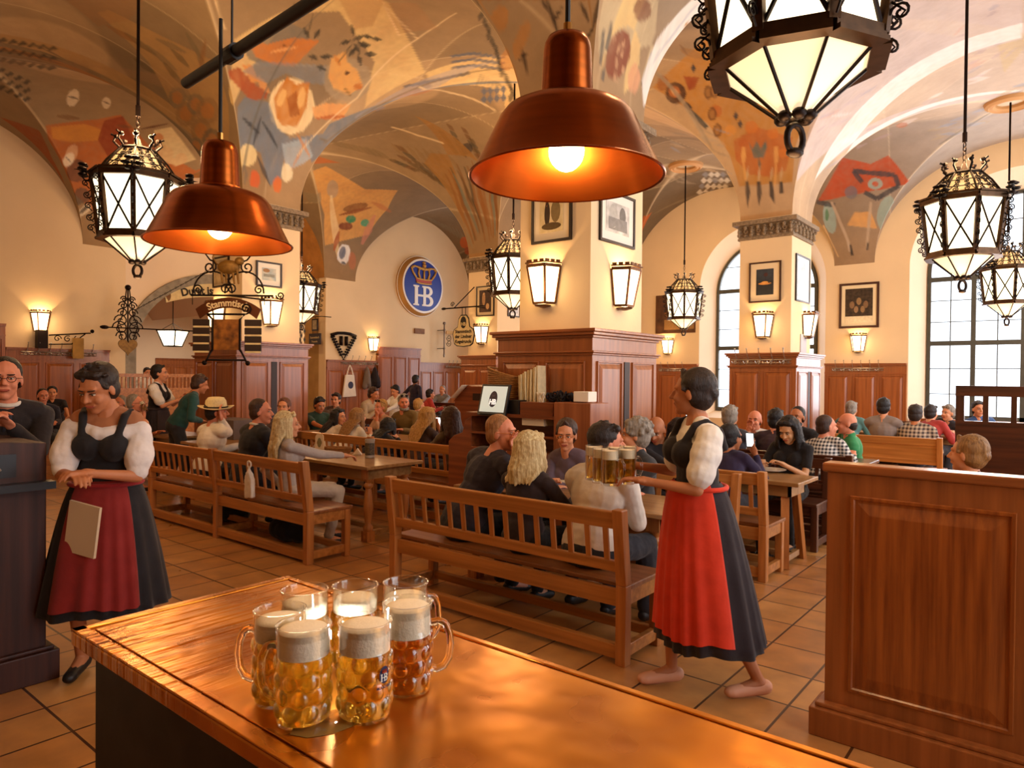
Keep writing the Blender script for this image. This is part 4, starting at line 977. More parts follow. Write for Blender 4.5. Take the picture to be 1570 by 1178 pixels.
for rec in SHAPES.strip().split('\n'):
    q = [int(v) for v in rec.split()]; colr = np.array(srgb(PAINT[q[0]])); al = q[1]/100; kb = q[3]; poly = np.array(q[4:]).reshape(-1, 2)/100.
    if q[2]: U1, V1 = GU, TY; ok = (TYPE | NEAR) & (KY == kb)
    else: U1, V1 = TX, GV; ok = (~TYPE | NEAR) & (KX == kb)
    lo, hi = poly.min(0)-.05, poly.max(0)+.05
    idx = np.nonzero(ok & (U1 > lo[0]) & (U1 < hi[0]) & (V1 > lo[1]) & (V1 < hi[1]))[0]
    if not len(idx): continue
    u, v = U1[idx], V1[idx]; ins = np.zeros(len(idx), bool); dist = np.full(len(idx), 9.)
    for i in range(len(poly)):
        (x1, y1), (x2, y2) = poly[i], poly[(i+1) % len(poly)]
        c = ((y1 > v) != (y2 > v)) & (u < (x2-x1)*(v-y1)/((y2-y1) or 1e-9)+x1); ins ^= c
        L2 = (x2-x1)**2+(y2-y1)**2 or 1e-9; tt = np.clip(((u-x1)*(x2-x1)+(v-y1)*(y2-y1))/L2, 0, 1); dist = np.minimum(dist, np.hypot(u-x1-tt*(x2-x1), v-y1-tt*(y2-y1)))
    w = np.clip(.5+np.where(ins, dist, -dist)/.022, 0, 1)*min(1, al*1.12)*wn[idx]; base[idx] = base[idx]*(1-w[:, None])+colr*w[:, None]
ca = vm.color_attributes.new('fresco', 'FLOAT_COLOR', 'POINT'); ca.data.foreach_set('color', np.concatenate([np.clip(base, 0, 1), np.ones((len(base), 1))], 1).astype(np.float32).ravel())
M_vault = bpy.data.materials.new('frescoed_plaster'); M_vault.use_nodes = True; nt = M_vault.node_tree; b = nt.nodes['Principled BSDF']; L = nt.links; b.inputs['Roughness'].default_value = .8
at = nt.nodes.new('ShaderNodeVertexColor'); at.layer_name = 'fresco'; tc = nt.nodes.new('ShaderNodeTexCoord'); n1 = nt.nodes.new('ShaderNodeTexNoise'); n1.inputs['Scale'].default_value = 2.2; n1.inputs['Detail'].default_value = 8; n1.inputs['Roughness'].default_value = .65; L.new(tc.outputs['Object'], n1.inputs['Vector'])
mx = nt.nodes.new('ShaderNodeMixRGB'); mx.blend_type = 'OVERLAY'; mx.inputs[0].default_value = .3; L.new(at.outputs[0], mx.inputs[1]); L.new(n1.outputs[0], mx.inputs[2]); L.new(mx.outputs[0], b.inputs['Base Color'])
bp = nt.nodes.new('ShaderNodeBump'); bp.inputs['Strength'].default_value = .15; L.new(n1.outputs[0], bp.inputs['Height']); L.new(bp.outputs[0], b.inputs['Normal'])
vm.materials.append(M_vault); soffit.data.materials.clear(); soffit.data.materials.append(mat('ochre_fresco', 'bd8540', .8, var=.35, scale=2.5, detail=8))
# ------------------------------------------------------------------ panelled cabinets round the piers, wainscot
def face_of(plane, val):
    return (V((1, 0, 0)), V((0, 0, 1))) if plane == 'y' else (V((0, 1, 0)), V((0, 0, 1)))
def cabinet(name, label, x0, x1, y0, y1, ztop, group=None, left_n=2, slit=True):
    t = thing(name, label, 'cabinet', ((x0+x1)/2, (y0+y1)/2, 0), group=group); ox, oy = (x0+x1)/2, (y0+y1)/2
    X0, X1, Y0, Y1 = x0-ox, x1-ox, y0-oy, y1-oy
    m = MB(); m.b2(X0, X1, Y0, Y1, 0, ztop-.07); m.b2(X0-.03, X1+.03, Y0-.03, Y1+.03, 0, .14)
    m.build('carcass', M_cab, t, bevel=.004)
    m = MB()
    for e, za, zb in ((.02, ztop-.245, ztop-.225), (.035, ztop-.225, ztop-.205), (.02, ztop-.085, ztop-.06), (.045, ztop-.06, ztop-.03), (.065, ztop-.03, ztop)):
        m.b2(X0-e, X1+e, Y0-e, Y1+e, za, zb)
    m.build('cornice', M_cabh, t, bevel=.005)
    pt, pb = ztop-.30, .26; W = V((0, 0, 1))
    def panels(O, U, L_, n, slit_):
        mg = .075; k = n+(1 if slit_ else 0); sw = .10 if slit_ else 0
        w = (L_-mg*(n+1)-(sw+mg*.3 if slit_ else 0))/n; x = mg
        for i in range(n):
            MB().panel(O+U*x+W*pb, U, W, w, pt-pb).build('raised_panel', M_cab, t); x += w+mg
            if slit_ and i == 0:
                s = MB(); N = U.cross(W); c = O+U*(x-mg*.3+sw/2)+W*(pb+(pt-pb)/2)+N*.004
                s.beam(c-W*((pt-pb)/2), c+W*((pt-pb)/2), sw, .008, up=N); s.build('gap_shade', M_cabd, t)  # flat dark strip, shade of the recessed gap put into its colour
                x += sw+mg*.3-.0
    panels(V((X0, Y0, 0)), V((1, 0, 0)), X1-X0, left_n, False)
    panels(V((X1, Y0, 0)), V((0, 1, 0)), Y1-Y0, 2, slit)
    return t
cabinet('pier_cabinet', 'tall oak panelled cabinet wrapped round the central pier behind the order station', -4.62, -3.48, 5.46, 6.72, 2.10)
cabinet('pier_cabinet', 'tall oak panelled cabinet round the left pier, under the hanging black iron table sign', -10.98, -9.70, 5.46, 6.70, 2.14)
cabinet('pier_cabinet', 'oak panelled cabinet round the far pier, partly hidden by the central one', -10.72, -9.7, 11.40, 12.72, 2.10)
cabinet('pier_cabinet', 'oak panelled cabinet with coat hooks round the right pier, its side gleaming', -4.55, -3.46, 11.40, 12.74, 2.07)

def wainscot(name, label, plane, val, a0, a1, zt, pw=.62, d=.05, cat='panelling', group=None):
    "plane 'y': on a wall facing -y at y=val, a is x.  plane 'x': facing +x at x=val, a is y"
    U, W = face_of(plane, val); N = U.cross(W); c = (a0+a1)/2
    base = V((c, val, 0)) if plane == 'y' else V((val, c, 0))
    t = thing(name, label, cat, base, group=group); h = (a1-a0)/2
    def blk(m, u0, u1, n1, z0, z1):
        p = U*((u0+u1)/2)+N*(n1/2)+W*((z0+z1)/2); dims = (u1-u0, n1, z1-z0) if plane == 'y' else (n1, u1-u0, z1-z0); m.box(p, dims)
    m = MB(); blk(m, -h, h, d, 0, zt-.03); blk(m, -h, h, d+.02, 0, .13); m.build('backboard', M_cab, t)
    m = MB(); blk(m, -h, h, d+.02, zt-.235, zt-.21); blk(m, -h, h, d+.04, zt-.05, zt-.02); blk(m, -h-.0, h+.0, d+.06, zt-.02, zt); m.build('cornice', M_cabh, t)
    n = max(1, round((a1-a0)/pw)); w = (a1-a0)/n
    for i in range(n): MB().panel(U*(-h+i*w+.05)+N*d+W*.25, U, W, w-.10, zt-.53).build('raised_panel', M_cab, t)
    return t
wainscot('wall_panelling', 'oak wall panelling between the two arched windows', 'y', 17.40, -4.62, -2.92, 2.02)
wainscot('wall_panelling', 'oak wall panelling to the left of the narrow arched window, seen between the piers', 'y', 17.40, -11.2, -7.78, 2.02)
wainscot('wall_panelling', 'low oak panelling under the wide window sill at the far right', 'y', 17.40, -2.85, 1.2, .82, pw=.7)
wainscot('wall_panelling', 'oak wall panelling behind the white cloth bag', 'x', -16.0, 11.62, 13.35, 2.06)
wainscot('tall_door_panelling', 'taller oak panelled double door unit below the round blue sign', 'x', -16.0, 13.37, 15.05, 2.48, d=.12, pw=.55, cat='door panelling')
wainscot('wall_panelling', 'oak wall panelling right of the tall panelled door, beside the far pier cabinet', 'x', -16.0, 15.07, 17.3, 2.06)
wainscot('wall_panelling', 'dark oak wall panelling on the left side wall under the lit wall lamp', 'x', -16.0, 4.26, 6.1, 2.12)
wainscot('wall_panelling', 'red-brown panelling in the room beyond the arch, below the hanging lantern', 'x', -24.0, 10.6, 12.8, 2.15)

M_steel = mat('worn_steel', 'b9b2a8', .35, .9)
def coat_rack(label, plane, px0, px1, py, val, n, off=.06, group=None):
    f = atx if plane == 'x' else aty; a, b = f(px0, py, val), f(px1, py, val); U, W = face_of(plane, val); N = U.cross(W)
    L_ = (b-a).dot(U); c = (a+b)/2+N*off; t = thing('coat_rack', label, 'coat rack', c, group=group)
    m = MB(); p, q = U*(-L_/2), U*(L_/2)
    m.beam(p, q, .006, .06, up=W) if False else m.tube([p, q], .012, 6); m.tube([p-W*.05, q-W*.05], .008, 5); m.build('rail', M_steel, t)
    for i in range(n):
        o = p+(q-p)*((i+.5)/n); m = MB()
        m.tube([o+N*.0+W*.02, o+N*.05+W*.06, o+N*.09+W*.14, o+N*.10+W*.17], .007, 5); m.ell(o+N*.10+W*.18, .014, 6, 5)
        m.tube([o, o+N*.05-W*.05, o+N*.08-W*.07, o+N*.1-W*.03], .007, 5); m.ell(o+N*.1-W*.025, .012, 6, 5)
        for s in (-1, 1): m.tube([o, o+U*.03*s-W*.02, o+U*.06*s-W*.06+N*.03, o+U*.075*s-W*.02+N*.04], .006, 5)
        m.build('hook', M_steel, t)
coat_rack('row of steel coat hooks on the left wall panelling below the lit lamp', 'x', 30, 146, 541, -16, 7, .08)
coat_rack('row of steel coat hooks on the panelling above the white cloth bag', 'x', 520, 578, 556, -16, 6, .08)
coat_rack('row of coat hooks on the right pier cabinet', 'y', 1122, 1214, 552, 11.40, 5, .03)
coat_rack('row of coat hooks on the panelling between the two arched windows', 'y', 1277, 1356, 565, 17.4, 6, .08)
coat_rack('coat hooks on the far panelling just right of the central pier cabinet', 'y', 1012, 1055, 566, 17.4, 4, .08)
coat_rack('coat hooks on the bright panelling right of the tall panelled door', 'x', 680, 704, 562, -16, 4, .08)

# ------------------------------------------------------------------ benches and tables
M_bench = wood('bench_pine', 'cc8844', 'a0652e', 'x', .38, .2); M_bleg = wood('bench_pine_upright', 'c68040', '9c5e2a', 'z', .4, .2)
M_seat = wood('bench_seat_pine', 'a56a3c', '7d4a24', 'x', .3, .3)
M_dark = wood('dark_bench_oak', '5e3018', '3c1c0c', 'x', .35, .3); M_darkl = wood('dark_bench_oak_upright', '5e3018', '3c1c0c', 'z', .35, .3)
def bench(label, x0, x1, y, face=1, slats=14, mids=(), dark=False, solid=False, group=None, zt=.9):
    "back plane at y, seat towards +y (face=1) or -y"
    a, b, s = (M_dark, M_darkl, M_dark) if dark else (M_bench, M_bleg, M_seat)
    L_ = x1-x0; t = thing('slatted_bench', label, 'bench', (x0 if face > 0 else x1, y, 0), 0 if face > 0 else PI, group=group)
    posts = [0]+list(mids)+[L_-.065]
    for px in posts:
        m = MB(); m.b2(px, px+.065, -.035, .035, 0, .46)
        m.add([(px+i, j+(-.055 if k else 0), .46+k*(zt-.46)) for k in (0, 1) for i, j in ((0, -.035), (.065, -.035), (.065, .035), (0, .035))], [(0, 1, 2, 3), (4, 5, 6, 7), (0, 1, 5, 4), (1, 2, 6, 5), (2, 3, 7, 6), (3, 0, 4, 7)])
        m.build('back_post', b, t, bevel=.005)
    for px in posts: MB().b2(px, px+.06, .37, .43, 0, .43).build('leg', b, t, bevel=.005)
    MB().box((L_/2, -.047, zt-.065), (L_-.06, .035, .10), (math.radians(7), 0, 0)).build('top_rail', a, t, bevel=.006)
    MB().box((L_/2, -.018, .565), (L_-.06, .03, .065), (math.radians(7), 0, 0)).build('lower_rail', a, t, bevel=.005)
    if solid: MB().box((L_/2, -.03, .7), (L_-.1, .015, .24), (math.radians(7), 0, 0)).build('back_board', a, t)
    else:
        segs = list(zip(posts[:-1], posts[1:])); per = slats//len(segs)
        for u, w in segs:
            for i in range(per):
                px = u+.065+(w-u-.065)*(i+.5)/per; MB().beam((px, -.022, .58), (px, -.05, zt-.10), .034, .014, up=(0, 1, 0)).build('slat', b, t)
    MB().b2(.0, L_, .03, .45, .43, .46).build('seat', s, t, bevel=.006)
    m = MB(); m.b2(.06, L_-.06, -.01, .02, .33, .43); m.b2(.06, L_-.06, .385, .41, .34, .43); m.b2(.015, .04, .03, .38, .34, .43); m.b2(L_-.04, L_-.015, .03, .38, .34, .43); m.build('apron', a, t, bevel=.003)
    m = MB(); m.b2(.06, L_-.06, -.02, .03, .03, .11); m.b2(.06, L_-.06, .38, .42, .05, .11)
    for px in posts: m.b2(px+.01, px+.05, .03, .38, .04, .11)
    m.build('stretcher', a, t, bevel=.004)
    return t
def turned_leg(m, x, y, h=.66, r=.05):
    m.lathe([(r, 0), (r, .06), (r*.7, .075), (r*.95, .1), (r*1.0, .14), (r*.6, .17), (r*.75, .22), (r*.95, .33), (r*.8, .45), (r*.55, .52), (r*.9, .54), (r*.9, .56), (r*.6, .58), (r*.85, .6), (r, .62), (r, h)], 16, (x, y, 0)); m.b2(x-r*.95, x+r*.95, y-r*.95, y+r*.95, 0, .1); m.b2(x-r*1.0, x+r*1.0, y-r, y+r, h-.04, h+.06)
def table(label, x0, x1, y0, y1, z=.76, kind='turned', dark=False, group=None, cloth=False):
    cx, cy = (x0+x1)/2, (y0+y1)/2; a, b = (x1-x0)/2, (y1-y0)/2; t = thing('wooden_table', label, 'table', (cx, cy, 0), group=group)
    M1, M2 = (M_dark, M_darkl) if dark else (M_tab, M_bleg)
    MB().b2(-a, a, -b, b, z-.035, z).build('tabletop', M1, t, bevel=.006)
    m = MB()
    i = .09; m.b2(-a+i, a-i, -b+i, -b+i+.025, z-.14, z-.035); m.b2(-a+i, a-i, b-i-.025, b-i, z-.14, z-.035); m.b2(-a+i, -a+i+.025, -b+i, b-i, z-.14, z-.035); m.b2(a-i-.025, a-i, -b+i, b-i, z-.14, z-.035)
    m.build('apron', M1, t)
    for sx in (-1, 1):
        for sy in (-1, 1):
            m = MB()
            if kind == 'turned': turned_leg(m, sx*(a-.14), sy*(b-.13))
            else: m.beam((sx*(a-.16), sy*(b-.16), z-.05), (sx*(a-.12), sy*(b-.05), 0), .07, .045)
            m.build('leg', M2, t, smooth=45)
    m = MB(); 
    for sx in (-1, 1): m.b2(sx*(a-.14)-.025, sx*(a-.14)+.025, -b+.15, b-.15, .05, .1)
    m.b2(-a+.14, a-.14, -.025, .025, .05, .1); m.build('stretcher', M1, t)
    return t
M_tab = wood('table_top_beech', 'b08450', '8c6236', 'x', .32, .3)
bench('long slatted pine bench in the foreground with three guests on it, back to the camera', -3.98, -1.97, 3.5, 1, 15)
bench('double-length slatted pine bench under the man in the straw hat', -8.2, -5.13, 3.58, 1, 22, mids=(1.46,))
bench('slatted pine bench behind the left table, with a row of women on it', -8.35, -4.95, 5.55, 1, 28, mids=(1.65,))
bench('slatted bench behind the red-aproned waitress, its end post beside the table with plates', -3.3, -1.93, 5.68, 1, 10)
bench('bench facing the camera against the central cabinet, behind the centre table', -3.22, -2.1, 5.47, -1, 10, zt=.88)
bench('dark bench at the end of the table with plates, under the woman in black', -3.2, -1.9, 7.38, -1, 8, dark=True, zt=.86)
bench('dark bench under the man in the checked shirt', -3.4, -1.75, 7.68, 1, 10, dark=True, zt=.88)
bench('bench seen beyond the oak partition at right, under the man in the blurred chequered shirt', -3.3, -1.35, 10.6, 1, 12, solid=True)
bench('bench in front of the windows beyond the table with the man in red', -3.3, -.9, 14.6, -1, 12, dark=True)
bench('bench beyond the women\'s table, facing the camera, under the bearded man', -9.9, -7.3, 7.85, -1, 24, dark=True)
t = thing('slatted_screen', 'slatted wooden screen at the arch, behind the left waitress, below the iron bracket', 'screen', (-15.2, 6.6, 0)); MB().b2(-.03, .03, -1.0, 1.0, 0, 1.3).build('board', M_bench, t); m = MB(); m.b2(-.045, .045, -1.03, 1.03, 1.56, 1.63); m.b2(-.04, .04, -1.0, 1.0, 1.28, 1.33); m.build('rail', M_bench, t)
for i in range(24): MB().b2(-.015, .015, -.98+i*.083, -.95+i*.083, 1.33, 1.56).build('slat', M_bench, t)
wainscot('tall_wall_panelling', 'taller dark panelled unit at the extreme left edge of the side wall', 'x', -16.0, 2.6, 4.24, 2.56, d=.1)
table('bare wooden table at left with turned legs, beside the long-haired woman in grey', -9.1, -5.31, 4.34, 5.08)
table('centre table between the foreground bench and the woman in glasses', -3.95, -2.05, 4.12, 4.8)
table('small table with white plates, trestle legs, in front of the woman in black', -3.3, -1.83, 6.13, 6.72, kind='splay')
table('long table behind the row of women, where the bearded man sits', -9.5, -5.4, 6.45, 7.1)
table('dark table at far left in front of the grey-haired man who drinks', -12.7, -9.75, 4.5, 5.15)
table('table behind the man in the checked shirt, near the right pier', -3.6, -1.7, 8.0, 8.6, dark=True)
table('bright table by the wide window at the far right', -3.4, -.95, 12.9, 13.5)
table('table near the far cabinet with guests, seen over the women\'s heads', -10.5, -8.2, 9.6, 10.3, dark=True)
bench('dark bench in front of the far sign wall, right of the white bag', -14.9, -11.4, 13.2, 1, 18, dark=True, zt=.95)

# ------------------------------------------------------------------ oak partition at right
t = thing('oak_partition', 'large oak panelled partition in the right foreground with a bright top edge', 'partition', (-.9, 3.45, 0)); m = MB()
m.b2(0, 2.6, 0, .09, 0, 1.22); m.build('carcass', M_cab, t, bevel=.004)
MB().b2(-.02, 2.62, -.015, .105, 1.22, 1.262).build('cap_rail', M_cabh, t, bevel=.008)
m = MB(); m.b2(-.05, 2.6, -.07, .14, 0, .13); m.b2(-.03, 2.6, -.045, .12, .13, .15); m.build('plinth', M_cab, t, bevel=.006)
M_pan = wood('partition_oak', 'a85c24', '783a14', 'z', .3, .4, 5)
MB().panel(V((.1, 0, .22)), V((1, 0, 0)), V((0, 0, 1)), .62, .90, t=.012, g=.04).build('raised_panel', M_pan, t)
MB().panel(V((.84, 0, .22)), V((1, 0, 0)), V((0, 0, 1)), .7, .90, t=.012, g=.04).build('raised_panel', M_pan, t)
# booth at far right
t = thing('booth_screen', 'dark wooden booth screen with square openings in front of the wide window', 'screen', (-.92, 8.0, 0)); m = MB()
m.b2(0, 2.2, 0, .06, 0, 1.24); m.build('board', M_dark, t); m = MB(); m.b2(-.0, 2.2, -.02, .08, 1.5, 1.6); m.b2(0, 2.2, -.01, .07, 1.22, 1.26); m.build('rail', M_dark, t)
for i in range(9): MB().b2(i*.22, i*.22+(.07 if i == 0 else .045), .0, .06, 1.26, 1.5).build('slat', M_darkl, t)
m = MB(); m.b2(.1, 2.2, -.45, 0, .40, .46); m.b2(.1, 2.2, -.42, -.38, 0, .4); m.build('seat', M_dark, t)
# podium at far left
t = thing('reception_desk', 'dark wooden desk with slanted top at the left edge, under the man in the suit', 'desk', (-4.62, .92, 0)); m = MB()
m.add([(x, y, z) for x in (-.33, .33) for y, z in ((-.22, .0), (.41, .0), (.41, 1.27), (-.22, 1.32))], [(0, 1, 2, 3), (7, 6, 5, 4), (0, 4, 5, 1), (1, 5, 6, 2), (2, 6, 7, 3), (3, 7, 4, 0)])
M_desk = wood('desk_mahogany', '48200f', '2c1006', 'z', .55, .05); m.build('carcass', M_desk, t, bevel=.006)
m = MB(); m.b2(-.37, .38, -.23, .46, 0, .16); m.b2(-.35, .36, -.225, .44, .16, .18); m.build('plinth', M_desk, t, bevel=.006)
MB().b2(.33, .41, -.22, .43, 1.03, 1.07).build('ledge', mat('black_lacquer', '120a08', .3), t)
m = MB(); m.b2(.331, .336, -.2, .27, 1.10, 1.22); m.build('niche', mat('black_lacquer', '120a08', .3), t)
m = MB(); m.tube([(.345, .1, 1.13), (.35, .14, 1.15), (.35, .18, 1.17), (.345, .2, 1.14)], .006, 6); m.build('metal_hook', M_steel, t)

# ------------------------------------------------------------------ serving station with the till
SY = 5.0
t = thing('order_station', 'wooden serving station with shelves and till in front of the central pier cabinet', 'serving station', (-3.95, 5.27, 0)); m = MB()
M_st = wood('station_oak', '8e4c24', '693214', 'x', .4, .2)
m.b2(-.75, .66, -.13, .14, 0, .95); m.build('base_cabinet', M_st, t, bevel=.004)
m = MB(); m.b2(.29, .68, -.16, .14, .0, 1.42); m.build('side_panel', wood('station_side', 'a8643a', '8a4a26', 'z', .4, .3), t, bevel=.006)
m = MB(); m.b2(-.75, .29, .11, .14, .95, 1.3); m.b2(-.75, .29, -.13, .14, 1.08, 1.1); m.b2(-.8, .29, -.15, .14, 1.26, 1.29); m.build('shelf', M_st, t)
m = MB(); m.tube([(-.95, -.1, .95), (-.9, -.1, 1.08), (-.8, -.1, 1.16), (-.72, -.1, 1.2), (-.7, -.1, 1.27)], .0, 4) if False else None
MB().prism([(-1.05, .0), (-.74, .0), (-.74, 1.25), (-.82, 1.2), (-.86, 1.08), (-.98, 1.04), (-1.05, .98)], (0, -.13, 0), (1, 0, 0), (0, 0, 1), -.26).build('curved_end', M_st, t, bevel=.004)
def boxthing(name, label, cat, px0, py0, px1, py1, y, d, m, group=None, bevel=.004, tilt=0):
    a, b = aty(px0, py1, y), aty(px1, py0, y); w, h = b.x-a.x, b.z-a.z
    o = MB().b2(-w/2, w/2, 0, d, 0, h).build(name, m, bevel=bevel); o.location = ((a.x+b.x)/2, y, a.z); return tag(o, label, cat, group)
boxthing('wooden_tray_box', 'open wooden box on top of the serving station', 'box', 797, 618, 848, 638, 5.16, .2, M_st)
boxthing('receipt_printer', 'small black receipt printer beside the till screen', 'printer', 777, 614, 796, 637, 5.16, .16, mat('black_plastic', '1a1614', .4))
boxthing('paper_bundle', 'pile of white papers in the upper shelf of the station', 'papers', 800, 642, 834, 652, 5.16, .15, mat('paper', 'f0e2c6', .8))
boxthing('napkin_box', 'white box of napkins on the right end of the station', 'box', 879, 601, 902, 616, 5.16, .14, mat('white_card', 'f4ead8', .7))
# stack of folded menus, tall and pleated
t = thing('menu_stack', 'tall pleated stack of cream menus standing on the serving station', 'menus', aty(815, 617, 5.33)); m = MB()
for i in range(9): m.box((-.11+i*.028, -.01*(i % 2), .13+.006*i), (.015, .12, .26+.012*i+random.uniform(-.01, .01)), (0, math.radians(random.uniform(-2.5, 2.5)), random.uniform(-.15, .15)))
m.build('menu_cards', mat('cream_card', 'efdcae', .8, var=.15, scale=30), t)
# black apron heap
m = MB(); rnd = random.Random(4)
for i in range(60): c = V((rnd.gauss(0, .09), rnd.gauss(0, .04), abs(rnd.gauss(0, .03)))); m.tube(spiral(c, frame(V((rnd.random()-.5, rnd.random()-.5, 1)))[0], V((0, 0, 1)), .03, 1, rnd.random()*6, 8, .4), .009, 5)
o = m.build('black_cloth_heap', mat('black_cloth', '1c1416', .8), smooth=True); o.location = aty(862, 614, 5.33); tag(o, 'heap of crumpled black cloth lying on top of the station', 'cloth')
m = MB()
for i in range(10): m.tube([(rnd.uniform(-.05, .05), 0, 0), (rnd.uniform(-.05, .05), .02, .05), (rnd.uniform(-.05, .05), 0, .09)], .006, 5)
o = m.build('paper_slips', mat('paper', 'f0e2c6', .8), smooth=True); o.location = aty(828, 617, 5.2); tag(o, 'curled white paper slips between the menus and the black cloth', 'paper')
# till screen
p = aty(752, 637, 5.1); t = thing('till_screen', 'tilted touch screen with a round dark emblem on pale blue, on the station', 'screen', p)
Rx = Matrix.Rotation(math.radians(-14), 3, 'X'); Rz = Matrix.Rotation(math.radians(-4), 3, 'Z')
def tl(x, y, z): return Rz @ (Rx @ V((x, y, z)))
a_, b_2 = .2, .17
m = MB(); m.box(tl(0, .012, .155), (.38, .024, .31), Rz @ Rx); m.build('bezel', mat('black_plastic', '1a1614', .4), t, bevel=.004)
m = MB(); m.box(tl(0, .10, .06), (.06, .16, .04), Rz @ Rx); m.box((0, .06, .01), (.2, .2, .02)); m.build('stand', mat('black_plastic', '1a1614', .4), t)
m = MB(); m.box(tl(0, -.0015, .16), (.33, .003, .255), Rz @ Rx); m.build('display', glow('screen_blue', 'b4dcd8', .32), t)
mw = (Matrix.Translation(tl(0, -.004, .16)) @ (Rz @ Rx).to_4x4()) @ basis((0, 0, 0), (1, 0, 0), (0, 0, 1))
m = MB(); m.add([mw @ V((.055*math.cos(2*PI*i/28), .08*math.sin(2*PI*i/28), 0)) for i in range(28)], [tuple(range(28))]); m.build('emblem', mat('emblem_dark', '4a4656', .6), t)
text_mesh('lettering', 'HB', .07, glow('screen_white', 'f4f4ee', .5), t, mw @ Matrix.Translation((0, -.03, .002)), .0005, .003)
text_mesh('crown_mark', 'w', .05, mat('emblem_mid', '84788a', .6), t, mw @ Matrix.Translation((0, .035, .002)), .0005)
# wicker basket
p = aty(772, 606, 5.4); t = thing('wicker_basket', 'tall light brown wicker basket with slanted rim behind the till screen', 'basket', p); m = MB()
for k in range(15):
    z = -.02+k*.018; w_ = .17+.02*k/14; m.tube([(w_*math.cos(a)*1.0, .1*math.sin(a), z+(.05*(-math.cos(a)) if k > 11 else .0)*((k-11)/3 if k > 11 else 0)) for a in [2*PI*i/28 for i in range(28)]], .0105, 5, closed=True)
for i in range(28): a = 2*PI*i/28; m.tube([(.165*math.cos(a), .095*math.sin(a), -.03), (.188*math.cos(a), .105*math.sin(a), .24-.05*math.cos(a))], .006, 4)
m.build('weave', mat('wicker', 'a8733a', .6, var=.35, scale=40), t, smooth=True)
# second, sloped lectern further back
p = aty(712, 650, 7.4); t = thing('sloped_order_desk', 'wooden order desk with a sloping paper tray, left of the till', 'desk', (p.x, 7.4, 0)); m = MB()
m.b2(-.2, .55, 0, .35, 0, 1.28); m.build('carcass', M_st, t, bevel=.004)
MB().prism([(-.22, 1.28), (.12, 1.28), (.12, 1.5), (.06, 1.52)], (0, 0, 0), (1, 0, 0), (0, 0, 1), -.35).build('sloping_lid', M_st, t)
m = MB(); m.b2(.12, .55, .0, .35, 1.28, 1.5); m.build('pigeonholes', M_st, t); m = MB(); m.b2(.16, .4, -.004, 0, 1.3, 1.4); m.build('niche', M_cabd, t)
m = MB(); m.box((-.06, .02, 1.42), (.3, .28, .004), (0, math.radians(-40), 0)); m.build('paper_sheet', mat('paper', 'f0e2c6', .8), t)
